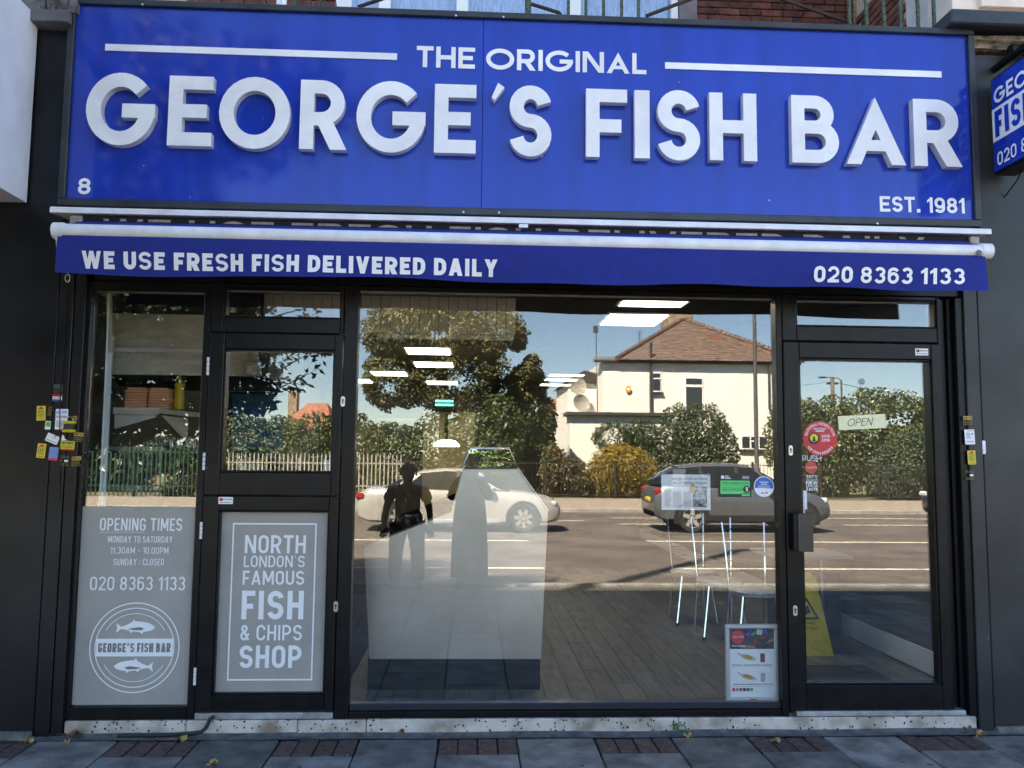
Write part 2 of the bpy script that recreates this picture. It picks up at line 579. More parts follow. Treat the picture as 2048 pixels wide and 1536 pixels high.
def text_chars(txt, style, t=None, gap=None, k=1.):
    """2-D outlines letter by letter, cap height 1; k widens the letters without thickening the strokes"""
    st = STY[style]
    t = t or st[1]; gap = (st[3] if gap is None else gap)*(.5+.5*k)
    x, out = 0., []
    for ch in txt:
        if ch == ' ':
            x += (.26 if not st[2] else .3)*k
            continue
        w = gw(ch, style, t, k)
        tt = t
        if ch in 'S8369&2': tt = min(t, .19, w*.36)
        elif ch in 'BRPDGOC0UA': tt = min(t, w*.42)
        out.append((ch, x, w, tt))
        x += w+gap
    return out, x-gap
def fit_text(txt, style, t, gap, ratio):
    """letters laid out so that the line is ratio times its cap height wide"""
    if ratio is None:
        return text_chars(txt, style, t, gap)
    lo, hi = .3, 3.5
    for _ in range(26):
        k = (lo+hi)/2
        if text_chars(txt, style, t, gap, k)[1] > ratio: hi = k
        else: lo = k
    return text_chars(txt, style, t, gap, k)
def put_text(mb, txt, style, org, u, v, h, width=None, align='l', m=0, t=None, gap=None, each=None):
    """lay a line of lettering: org is the lower left corner, u and v unit vectors, h the cap height"""
    chars, w = fit_text(txt, style, t, gap, width/h if width else None)
    geo = STY[style][2]
    org, u, v = Vector(org), Vector(u), Vector(v)
    sh = 0 if align == 'l' else (-w*h/2 if align == 'c' else -w*h)
    for ch, x, cw, tt in chars:
        V, Fc = glyph_tris(ch, cw, tt, geo)
        tgt = MB() if each else mb
        tgt.add([org+u*(sh+(x+a)*h)+v*(b*h) for a, b in V], Fc, m)
        if each: each(tgt)
    return w*h
EX, EZ, EY = Vector((1, 0, 0)), Vector((0, 0, 1)), Vector((0, 1, 0))
def disc(mb, c, r, n=32, m=0, u=EX, v=EZ, r0=0., a0=0., a1=360.):
    c, u, v = Vector(c), Vector(u), Vector(v)
    k = n
    full = abs(a1-a0) >= 359.9
    if r0 <= 0:
        mb.add([c+u*r*math.cos(R_(a0+(a1-a0)*i/k))+v*r*math.sin(R_(a0+(a1-a0)*i/k)) for i in range(k if full else k+1)], [tuple(range(k if full else k+1))], m)
    else:
        vs = []
        for i in range(k+1):
            a = R_(a0+(a1-a0)*i/k)
            d = u*math.cos(a)+v*math.sin(a)
            vs += [c+d*r0, c+d*r]
        mb.add(vs, [(2*i, 2*i+1, 2*i+3, 2*i+2) for i in range(k)], m)
def arc_text(mb, txt, style, c, r, h, mid, span, m=0, inward=False, t=None):
    """lettering bent round a circle centre c radius r (baseline); mid angle and span in degrees"""
    chars, w = text_chars(txt, style, t)
    V, Fc = [], []
    for ch, x, cw, tt in chars:
        a, f = glyph_tris(ch, cw, tt, STY[style][2])
        Fc += [tuple(len(V)+i for i in q) for q in f]
        V += [(x+p, q) for p, q in a]
    pts = []
    for a, b in V:
        f = a/w-.5
        ang = R_(mid+f*span) if inward else R_(mid-f*span)
        rr = r-b*h if inward else r+b*h
        pts.append((c[0]+rr*math.cos(ang), c[1], c[2]+rr*math.sin(ang)))
    mb.add(pts, Fc, m)
def bfont(txt, size):
    """2-D outline of small lower-case lettering from the built-in face"""
    cu = bpy.data.curves.new('lettering', 'FONT')
    cu.body = txt
    cu.size = size
    cu.resolution_u = 2
    ob = bpy.data.objects.new('lettering', cu)
    me = ob.to_mesh()
    vs = [(v.co.x, v.co.y) for v in me.vertices]
    fs = [tuple(p.vertices) for p in me.polygons]
    ob.to_mesh_clear()
    bpy.data.objects.remove(ob)
    bpy.data.curves.remove(cu)
    return vs, fs
def put_bfont(mb, txt, org, h, width=None, m=0, u=EX, v=EZ, align='l'):
    vs, fs = bfont(txt, 1.0)
    if not vs: return
    xs = [a for a, b in vs]
    x0, x1 = min(xs), max(xs)
    sy = h/.73
    sx = width/(x1-x0) if width else sy
    sh = 0 if align == 'l' else -(x1-x0)*sx/2
    org, u, v = Vector(org), Vector(u), Vector(v)
    mb.add([org+u*((a-x0)*sx+sh)+v*(b*sy) for a, b in vs], fs, m)

# ------------------------------------------------------------ shared surfaces
M_black = mat('black powder coat', (.008, .0083, .0095), .32, spec=.2, var=.35, scale=9, rvar=.1, bump=.04, bscale=60, chips=(9, .035, .14, (.2, .2, .2)))
M_pier = mat('charcoal painted panel', (.009, .010, .013), .4, spec=.25, var=.6, scale=2.2, rvar=.14, bump=.12, bscale=14, chips=(6, .03, .25, (.16, .16, .17)))
M_pierg = mat('grey painted panel', (.028, .029, .032), .4, spec=.35, var=.4, scale=2.0, rvar=.12, bump=.12, bscale=14, chips=(6, .03, .25, (.2, .2, .2)))
M_fascia = mat('dark grey sign trim', (.022, .026, .033), .45, var=.4, scale=5, rvar=.1)
M_blue = mat('blue acrylic', lin((17, 56, 166)), .08, var=.14, scale=1.6, stretch=(5, 5, .5), rvar=.03, spec=.5, chips=(7, .05, .2, (.35, .37, .45)))
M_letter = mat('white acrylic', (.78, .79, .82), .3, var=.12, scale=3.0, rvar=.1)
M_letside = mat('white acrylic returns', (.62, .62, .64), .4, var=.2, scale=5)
M_white = mat('white vinyl', (.8, .81, .84), .45)
M_alu = mat('white awning aluminium', (.72, .73, .77), .35, var=.14, scale=6, rvar=.1)
M_fabric = mat('blue awning fabric', lin((9, 37, 130)), .85, var=.12, scale=14, bump=.15, bscale=500)
M_fabdark = mat('dark rolled awning fabric', (.006, .007, .012), .9)
M_ghost = mat('grimy old awning lettering', (.3, .27, .24), .8, var=.3, scale=20)
M_steel = mat('brushed steel', (.55, .55, .53), .32, metal=1, var=.2, scale=14, rvar=.12, stretch=(1, 1, 12))
M_chrome = mat('chrome', (.75, .75, .76), .12, metal=1)
M_screw = mat('screw heads', (.6, .6, .6), .35, metal=.6)
M_glass = glass_mat('double glazing', .088, (.97, .98, .97))
M_film = mat('grey frosted film', (.37, .355, .34), .5, var=.1, scale=3, trans=.10)
M_terr = None

# ------------------------------------------------------------ pavement
slab_m = mat('concrete paving slab', (.155, .15, .146), .8, var=.55, scale=5, bump=.5, bscale=70, rand=.3, rvar=.1, chips=(8, .14, .3, (.07, .068, .065)))
block_m = mat('red brown paving block', (.085, .05, .045), .85, var=.45, scale=22, bump=.4, bscale=90, rand=.2, chips=(60, .2, .3, (.3, .26, .22)))
bed_m = mat('pavement bedding', (.055, .052, .047), .95, var=.5, scale=16, bump=.6, bscale=50)
tar_m = mat('tarmac strip at shop base', (.10, .102, .108), .9, var=.5, scale=12, bump=.6, bscale=90)
mb = MB().quad((-30, -5.75, -.034), (30, -5.75, -.034), (30, 3, -.034), (-30, 3, -.034))
pavement = mk('pavement', mb, bed_m, kind='structure')
sb = MB().box(-.222, .222, -.297, .297, -.03, 0, c=.006)
hb = MB().box(-.222, .222, -.222, .222, -.03, 0, c=.006)
bb = MB().box(-.0525, .0525, -.122, .122, -.03, 0, c=.006)
slab0 = slabh0 = block0 = None
def piece(first, mbp, name, m, loc, scale=None):
    if first is None:
        o = mk(name, mbp, m, pavement, local=True)
        o.location = Vector(loc)-pavement.location
        if scale: o.scale = scale
        return o
    inst(first, loc, pavement, name, scale=scale)
    return first
for ci in range(-9, 12):
    x = .06+ci*.452
    red = ci % 2 == 0
    y = -.13
    if red:
        for k in range(4):
            block0 = piece(block0, bb, 'paving_block', block_m, (x-.165+k*.111+random.uniform(-.002, .002), y-.126, random.uniform(-.005, .002)))
        y -= .254
    rows = 8
    for r in range(rows):
        slab0 = piece(slab0, sb, 'paving_slab', slab_m, (x, y-.3-r*.602, random.uniform(-.004, .003)))
mb = MB()
mb.grid(lambda u, v: (-3.4+7.6*u, -.125+.08*v, .001+.003*math.sin(u*41)+.016*v**4), 60, 6)
mk('mortar_fillet', mb, tar_m, pavement)

# ------------------------------------------------------------ the shop's walls
shop = thing('shop_building', 'three storey brick terrace building with charcoal painted shop piers', 'building', (0, 0, 0))
def bx(name, x0, x1, y0, y1, z0, z1, m, parent, c=.004, **k):
    return mk(name, MB().box(x0, x1, y0, y1, z0, z1, c=c), m, parent, **k)
bx('pier', -3.9, -2.485, -.06, .3, 0, 4.22, M_pier, shop)
bx('pier_strip', -2.478, -2.395, -.064, .3, 0, 3.02, M_pier, shop)
bx('pier_strip', -2.389, -2.325, -.06, .3, 0, 3.02, M_pier, shop)
bx('pier', 3.195, 4.9, -.06, .3, .03, 4.27, M_pierg, shop)
bx('pier_strip', 3.10, 3.188, -.066, .3, .0, 3.02, M_pierg, shop)
bx('pier_backing', -2.486, -2.335, -.045, .3, .0, 4.3, M_pier, shop)
bx('pier_backing', 3.11, 3.3, -.045, .3, .0, 4.3, M_pier, shop)
bx('lintel', -2.295, 3.1, -.03, .3, 2.67, 3.05, M_black, shop)
bx('bressummer', -2.9, 3.5, .0, .3, 3.06, 4.43, M_pier, shop)
bx('flat_roof', -4.2, 5.2, .31, 3.0, 4.18, 4.33, mat('roofing felt', (.05, .05, .05), .9), shop)
# grey kerb of the pier at ground level
bx('pier_base', -3.9, -2.49, -.10, -.05, -.01, .035, mat('grey render kerb', (.16, .155, .145), .9, var=.4, scale=12, bump=.4), shop)
bx('pier_base', 3.2, 4.9, -.09, -.05, -.01, .03, MATS['grey render kerb'], shop)
# left: weathered stone corbel and lead ledge over the pier
M_stone = mat('weathered grey stone', (.24, .225, .22), .9, var=.75, scale=9, bump=1.0, bscale=14, col2=(.05, .045, .045))
bx('ledge', -3.1, -2.47, -.17, .3, 4.225, 4.30, mat('lead grey ledge', (.13, .125, .13), .7, var=.3, scale=6), shop)
def rough_block(x0, x1, y0, y1, z0, z1, amp, seed):
    rnd = random.Random(seed)
    m = MB()
    m.grid(lambda u, v: (x0+(x1-x0)*u, y0-amp*rnd.random(), z0+(z1-z0)*v), 14, 8)
    m.box(x0, x1, y0+.003, y1, z0, z1)
    return m
mk('corbel_stone', rough_block(-3.1, -2.62, -.13, .25, 4.304, 4.8, .03, 3), M_stone, shop)
mk('corbel_stone', rough_block(-2.612, -2.44, -.13, .25, 4.304, 4.8, .03, 4), M_stone, shop)
# right: painted cornice over the pier with crumbling plaster beneath, pink render above
bx('cornice', 3.013, 4.9, -.20, .3, 4.40, 4.50, M_fascia, shop, c=.01)
mk('cornice_bed', rough_block(3.16, 4.9, -.075, .25, 4.29, 4.38, .035, 6), mat('crumbling plaster', (.30, .24, .19), .95, var=.8, scale=18, bump=1., bscale=26, col2=(.06, .05, .045)), shop)
M_pink = mat('pale pink masonry paint', (.72, .62, .55), .8, var=.16, scale=4, bump=.25, bscale=40)
bx('render_panel', 3.205, 4.9, .10, .4, 4.52, 9.0, M_pink, shop)
bx('render_band', 3.382, 4.9, .06, .097, 4.674, 9.0, M_pink, shop)
# upper storeys set back: brick walls built brick by brick where they show
M_brick = mat('red brown brick', (.135, .042, .03), .85, var=.5, scale=11, bump=.35, bscale=60, rand=.35)
M_mortar = mat('lime mortar', (.42, .34, .25), .95, var=.3, scale=20, bump=.4)
UY = 3.0
uz0 = 4.33
x_l = 2.267
x_r = 3.922
bx('upper_wall', -9, -1.35, UY+.02, UY+.3, uz0, 13.35, M_mortar, shop, c=0)
bx('upper_wall', x_l, 9.5, UY+.02, UY+.3, uz0, 13.35, M_mortar, shop, c=0)
bx('upper_wall', -1.35, x_l, UY+.02, UY+.3, 7.4, 13.35, M_mortar, shop, c=0)
bx('parapet_coping', -9, 9.5, UY-.08, UY+.42, 13.355, 13.45, mat('stone coping', (.35, .33, .3), .9, var=.3), shop)
bx('rear_volume', -9, 9.5, UY+.301, 12, 4.34, 13.2, mat('rear brickwork', (.2, .1, .08), .9, var=.3), shop, c=0)
bmb = MB().box(-.107, .107, -.02, .02, -.0325, .0325, c=.004)
brick0 = None
zz = uz0+.04
row = 0
while zz < 6.6:
    off = 0 if row % 2 else .1125
    for (xa, xb) in ((-2.9, -1.36), (x_l, x_r)):
        x = xa+off-.1125
        while x < xb+.05:
            c0, c1 = max(x-.107, xa), min(x+.107, xb)
            if c1-c0 > .03:
                loc = ((c0+c1)/2, UY+.008+random.uniform(-.003, .003), zz)
                sc = ((c1-c0)/.214, 1, 1)
                if brick0 is None:
                    brick0 = mk('brick', bmb, M_brick, shop, local=True)
                    brick0.location = loc; brick0.scale = sc
                else:
                    inst(brick0, loc, shop, 'brick', scale=sc)
            x += .225
    row += 1
    zz += .075
# projecting wing on the right: side wall seen at a slant
wx = x_r+.02
bx('wing_wall', wx+.012, wx+.25, 1.99, UY-.02, uz0, 9, M_mortar, shop, c=0)
zz = uz0+.04
row = 0
bms = MB().box(-.02, .02, -.107, .107, -.0325, .0325, c=.004)
bs0 = None
while zz < 6.2:
    y = UY-.14-(.1125 if row % 2 else 0)
    while y > 2.05:
        loc = (wx+.004, y, zz)
        if bs0 is None:
            bs0 = mk('brick', bms, M_brick, shop, local=True); bs0.location = loc
        else:
            inst(bs0, loc, shop, 'brick')
        y -= .225
    row += 1
    zz += .075
bx('render_pier', wx-.02, wx+.5, 1.3, 1.98, uz0, 9, mat('grey white masonry paint', (.5, .49, .5), .8, var=.15, scale=5), shop)
# upper windows
M_pvc = mat('white window frame', (.8, .8, .8), .35)
M_curtain = mat('pale blue net curtain', (.5, .6, .78), .9, var=.25, scale=16, stretch=(3, 3, .5))
M_upglass = glass_mat('upper window glass', .12, (.9, .93, .97))
def upper_window(x0, x1, mull, label):
    t = thing('upper_window', label, 'window', ((x0+x1)/2, UY, uz0+.05))
    za, zb = uz0+.05, 7.4
    f = .07
    mk('frame', MB().box(x0, x0+f, UY-.03, UY+.06, za, zb, c=.006), M_pvc, t)
    mk('frame', MB().box(x1-f, x1, UY-.03, UY+.06, za, zb, c=.006), M_pvc, t)
    for q in mull:
        mk('mullion', MB().box(q-.06, q+.06, UY-.025, UY+.055, za+.004, zb-.08, c=.006), M_pvc, t)
    mk('frame', MB().box(x0+f, x1-f, UY-.028, UY+.058, zb-f, zb, c=.006), M_pvc, t)
    mk('sill', MB().box(x0-.05, x1+.05, UY-.09, UY+.06, za-.05, za-.002, c=.006), M_pvc, t)
    mk('pane', MB().box(x0+f, x1-f, UY+.01, UY+.016, za, zb-f), M_upglass, t)
    mk('curtain', MB().grid(lambda u, v: (x0+f+(x1-x0-2*f)*u, UY+.12+.025*math.sin(u*60+math.sin(u*23)), za+(zb-za)*v), 120, 2), M_curtain, t, smooth=True, flip=False)
upper_window(-1.985, 2.068, [-0.934, -0.149, 1.004], 'wide white framed upstairs window with pale blue net curtains above the sign')
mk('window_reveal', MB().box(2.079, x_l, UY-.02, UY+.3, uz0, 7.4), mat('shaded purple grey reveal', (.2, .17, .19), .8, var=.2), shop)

# ------------------------------------------------------------ iron balcony railing over the sign
rail = thing('balcony_railing', 'rusty green painted iron railing above the blue sign', 'railing', (.3, .1, 4.44))
M_iron = mat('flaking green paint on iron', (.05, .12, .075), .7, var=1, scale=55, col2=(.035, .018, .012), thr=(.42, .55), bump=.5, bscale=120)
M_ironb = mat('rusty black iron', (.03, .02, .018), .75, var=.6, scale=40, bump=.4)
ry = .10
RB = [-1.179, -1.019, 0.334, 0.601, 0.717, 0.834, 0.954, 1.067, 2.492, 2.609, 2.729, 2.843, 2.964, 3.075]
for i, x in enumerate(RB):
    thick = .02 if i in (2,) else .009
    mk('baluster', MB().box(x-thick, x+thick, ry-.01, ry+.01, 4.35, 5.4), M_iron, rail)
mk('bottom_rail', MB().box(-2.1, 3.05, ry-.035, ry-.012, 4.385, 4.432), M_iron, rail)
mk('top_rail', MB().box(-2.2, 3.2, ry-.02, ry+.02, 5.41, 5.45), M_ironb, rail)
def brace(a, b):
    mk('brace', MB().tube([a, b], .012, 6), M_ironb, rail)
brace((0.356, 0.130, 4.613), (0.549, 0.130, 4.558)); brace((0.549, 0.130, 4.558), (0.549-.02, .13, 4.38))
brace((1.125, 0.140, 4.564), (1.628, 0.140, 4.779)); brace((1.969, 0.140, 4.743), (2.514, 0.140, 4.569))
brace((-0.781, 0.130, 4.549), (-0.507, 0.130, 4.656))
# stretched end frames of white boards leaning on the railing
board = mk('estate_board', MB().prism([(-0.964, 4.85), (-0.899, 4.499), (-0.809, 4.499), (-0.811, 4.85)], lambda u, w, d: (u, d, w), .045, .06), M_white, label='white board corner hanging over the railing above the sign', cat='board')
board2 = mk('board_strut', MB().prism([(-1.279, 4.85), (-1.284, 4.498), (-1.255, 4.499), (-1.234, 4.85)], lambda u, w, d: (u, d, w), .045, .06), M_white, label='slim white strut end above the sign left of the white board', cat='strut')

# ------------------------------------------------------------ fascia sign
SY = -.10
sign = thing('fascia_sign', 'long blue fascia sign with raised white letters over the shop', 'sign', (.35, SY, 3.12))
sx0, sx1, sz0, sz1 = -2.454, 3.165, 3.147, 4.368
seam = 0.043
mk('panel', MB().box(sx0, seam-.0015, SY, SY+.03, sz0, sz1, c=.001), M_blue, sign)
mk('panel', MB().box(seam+.0015, sx1, SY, SY+.03, sz0, sz1, c=.001), M_blue, sign)
fw = .042
for nm, a in (('frame', (sx0-fw, sx1+fw, sz1, sz1+.04)), ('frame', (sx0-fw, sx1+fw, sz0-.045, sz0)), ('frame', (sx0-fw, sx0, sz0+.0005, sz1-.0005)), ('frame', (sx1, sx1+fw, sz0+.0005, sz1-.0005))):
    mk(nm, MB().box(a[0], a[1], SY-.025, SY+.12, a[2], a[3], c=.004), M_fascia, sign)
mk('backing_box', MB().box(sx0-.03, sx1+.03, SY+.035, .02, sz0-.04, sz1+.03), M_fascia, sign)
for p in ((-2.053, -0.126, 4.373), (-0.131, -0.126, 4.373), (0.166, -0.126, 4.375), (-0.066, -0.126, 3.118), (0.152, -0.126, 3.120), (2.527, -0.126, 3.108)):
    mk('screw', MB().lathe([(0, -.004), (.006, -.003), (.007, 0)], p, 'y', 10), M_screw, sign, smooth=True)
LZ0, LZ1 = 3.476, 3.912
LD = .058
BIG = [('G', -2.341, -1.935), ('E', -1.855, -1.593), ('O', -1.553, -1.128),
       ('R', -1.068, -0.782), ('G', -0.727, -0.307), ('E', -0.252, 0.003),
       ('S', 0.209, 0.469), ('F', 0.684, 0.940), ('I', 0.987, 1.081),
       ('S', 1.131, 1.398), ('H', 1.458, 1.757), ('B', 1.979, 2.280),
       ('A', 2.328, 2.708), ('R', 2.764, 3.073)]
for ch, xa, xb in BIG:
    m = MB()
    h = LZ1-LZ0
    ov = .008 if ch in 'GOS' else 0
    w = (xb-xa)/(h+2*ov)
    t = .192
    if ch == 'I': t = w
    v, f = glyph_tris(ch, w, t, True)
    hh = h+2*ov
    pts = [(xa+a*hh, LZ0-ov+b*hh) for a, b in v]
    yf, yb = SY-LD, SY-.006
    m.add([(x, yf, z) for x, z in pts], f, 0)
    cnt = {}
    for q in f:
        for i in range(3):
            e = (q[i], q[(i+1) % 3]); k = tuple(sorted(e)); cnt[k] = cnt.get(k, 0)+1
    for (a, b), n in cnt.items():
        if n == 1:
            m.add([(pts[a][0], yf, pts[a][1]), (pts[b][0], yf, pts[b][1]), (pts[b][0], yb, pts[b][1]), (pts[a][0], yb, pts[a][1])], [(0, 1, 2, 3)], 1)
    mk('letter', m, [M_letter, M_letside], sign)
ap = MB().prism([(0.097, 3.836), (0.115, 3.818), (0.176, 3.903), (0.136, 3.931)], lambda u, w, d: (u, d, w), SY-LD, SY-.006)
mk('apostrophe', ap, M_letter, sign)
m = MB()
put_text(m, 'THE ORIGINAL', 'geo', (-0.372, SY-.004, 4.042), EX, EZ, .137, width=1.074--0.372, t=.2, each=lambda q: mk('small_letter', q, M_letter, sign))
for a, b in ((-2.271, -0.494), (1.193, 2.988)):
    mk('rule', MB().box(a, b, SY-.008, SY-.0005, 4.082, 4.124), M_letter, sign)
m = MB()
put_text(m, '8', 'geo', (-2.387, SY-.004, 3.178), EX, EZ, .10, width=-2.313--2.387, t=.2)
mk('house_number', m, M_letter, sign)
m = MB()
put_text(m, 'EST. 1981', 'geo', (2.557, SY-.004, 3.192), EX, EZ, .10, width=3.108-2.557, t=.19, each=lambda q: mk('date_letter', q, M_letter, sign))

# ------------------------------------------------------------ awning
AY = -.47
aw = thing('awning', 'rolled blue awning with white bar and lettered valance under the sign', 'awning', (.35, AY, 2.617))
mk('cover_rail', MB().prism([(-.06, 3.06), (-.06, 3.02), (-.34, 2.99), (-.352, 2.992), (-.352, 3.018), (-.345, 3.026)], lambda u, w, d: (d, u, w), -2.418, 3.115), M_alu, aw)
for x, w in ((-2.318, .14), (2.996, .12)):
    mk('bracket', MB().box(x, x+w*.5, -.33, -.10, 2.93, 2.985, c=.008), mat('grimy bracket', (.3, .27, .25), .6, var=.5, scale=20), aw)
mk('bracket', MB().box(0.263, 0.316, -.352, -.30, 2.966, 2.986), M_alu, aw)
mk('roller', MB().cyl((-2.28, -.27, 2.93), (3.0, -.27, 2.93), .055, n=20), M_fabdark, aw, smooth=True)
mk('rolled_cloth', MB().box(-2.25, 2.97, -.315, -.30, 2.80, 2.985), M_fabdark, aw)
m = MB()
put_text(m, 'WE USE FRESH FISH DELIVERED DAILY', 'condb', (-2.134, -.3175, 2.837), EX, EZ, .135, width=2.720--2.134, each=lambda q: mk('old_letter', q, M_ghost, aw))
mk('canopy_cloth', MB().grid(lambda u, v: (-2.27+5.24*u, -.325-.14*v, 2.95-.066*v-.004*math.sin(v*math.pi)*(1+.4*math.sin(u*9))), 40, 4), M_fabric, aw, smooth=True, flip=False)
bx0, bx1 = -2.291, 2.980
mk('front_bar', MB().cyl((bx0, AY, 2.853), (bx1, AY, 2.849), .04, n=24), M_alu, aw, smooth=True)
for a, b in ((-2.326, bx0+.02), (bx1-.02, 3.022)):
    mk('end_cap', MB().cyl((a, AY, 2.852), (b, AY, 2.852), .047, n=20), M_alu, aw, smooth=True)
mk('end_plate', MB().prism([(-.5, 2.83), (-.46, 2.70), (-.44, 2.83)], lambda u, w, d: (d, u, w), -2.299-.008, -2.299+.01), M_alu, aw)
disc(m2 := MB(), (2.928, -0.514, 2.831), .019, 20)
mk('maker_badge', m2, mat('grey badge', (.12, .11, .13), .5, var=.8, scale=120), aw)
vx0, vx1 = -2.294, 2.974
def val(u, v):
    x = vx0+(vx1-vx0)*u
    s = (1-v)**1.4
    y = AY-.028+s*(.016*math.sin(x*3.3+1)+.008*math.sin(x*8.1))+.02*s
    z = 2.822-(1-v)*(.207+.007*math.sin(x*2.6)+.004*math.sin(x*7.3+2))
    return (x+(-.012 if u == 0 else .012 if u == 1 else 0)*(1-v), y, z)
mk('valance', MB().grid(val, 110, 8), M_fabric, aw, smooth=True, flip=False)
def on_val(mb_):
    out = []
    for (x, y, z) in mb_.v:
        u = (x-vx0)/(vx1-vx0); v = 1-(2.822-z)/.207
        out.append((x, val(u, v)[1]-.004, z))
    mb_.v = out
    return mb_
m = MB()
put_text(m, 'WE USE FRESH FISH DELIVERED DAILY', 'condb', (-2.162, -.5, 2.642), EX, EZ, .096, width=0.136--2.162, t=.25, each=lambda q: mk('valance_letter', on_val(q), M_white, aw, flip=False))
m = MB()
put_text(m, '020 8363 1133', 'condb', (1.962, -.5, 2.648), EX, EZ, .092, width=2.845-1.962, t=.22, each=lambda q: mk('valance_digit', on_val(q), M_white, aw, flip=False))
hook = thing('awning_hook', 'small steel crank eye hanging under the left end of the awning', 'hook', (-2.322, -0.300, 2.612))
mk('ring', MB().tube([(-2.322+.014*math.cos(a*.5), -.3, 2.623+.022*math.sin(a*.5)) for a in range(13)], .004, 6), M_steel, hook, smooth=True)
mk('shank', MB().cyl((-2.322, -.3, 2.623+.02), (-2.322, -.3, 2.75), .003, n=6), M_steel, hook)

# ------------------------------------------------------------ neighbour's white sign box on the left, projecting sign on the right
nb = thing('sign_box', 'plain white projecting sign box of the neighbouring shop at far left', 'sign', (-2.694-.4, -.5, 2.97))
xr = -2.695
mk('casing', MB().prism([(-.08, 3.125), (-.95, 3.125-.0), (-.95, 4.290+.0), (-.08, 4.290)], lambda u, w, d: (d, u, w), xr-1.0, xr), mat('white painted sheet metal', (.66, .67, .72), .45, var=.12, scale=2.2, rvar=.1, bump=.1, bscale=3), nb)
ps = thing('projecting_sign', 'blue and white projecting sign hanging from the right pier', 'sign', (3.316, -.5, 3.3))
px_ = 3.300
za, zb = 3.436, 4.070
mk('casing', MB().box(px_, px_+.14, -.98, -.12, za, zb, c=.008), M_black, ps)
mk('face', MB().box(px_-.006, px_-.0005, -.965, -.135, za+.018, zb-.018), M_blue, ps)
q0, q1 = 3.645, 3.859
mk('white_band', MB().box(px_-.0085, px_-.0062, -.965, -.137, q0, q1), M_letter, ps)
for txt, z0, h, mm, sty, yy, wd in (('GEORGE\'S', q1+.022, .10, M_letter, 'geo', -.165, .72), ('FISH BAR', q0+.022, q1-q0-.044, M_blue, 'condb', -.165, .74), ('020 8363 1133', za+.045, .085, M_letter, 'cond', -.175, .72)):
    m = MB()
    put_text(m, txt, sty, (px_-.011, yy, z0), (0, -1, 0), EZ, h, width=wd, each=lambda q: mk('letter', q, mm, ps))
mk('bracket', MB().tube([(px_+.07, -.06, zb+.10), (px_+.07, -.5, zb+.10)], .025, 8), M_black, ps)
mk('bracket', MB().tube([(px_+.07, -.5, zb+.10), (px_+.07, -.5, zb-.01)], .012, 8), M_black, ps)
mk('cable', MB().tube([(px_+.1, -.055, za-.12), (px_+.12, -.16, za-.04), (px_+.1, -.25, za+.01)], .004, 5), M_black, ps)
fl = thing('flood_light', 'black wall lamp end above the projecting sign at top right', 'lamp', (3.468, -0.200, 4.236))
mk('housing', MB().cyl((3.427, -.14, 4.266), (3.427+.4, -.14, 4.266), .035, n=16), M_black, fl, smooth=True)
mk('mount', MB().box(3.427+.03, 3.427+.09, -.14, -.06, 4.266-.02, 4.266+.02), M_black, fl)

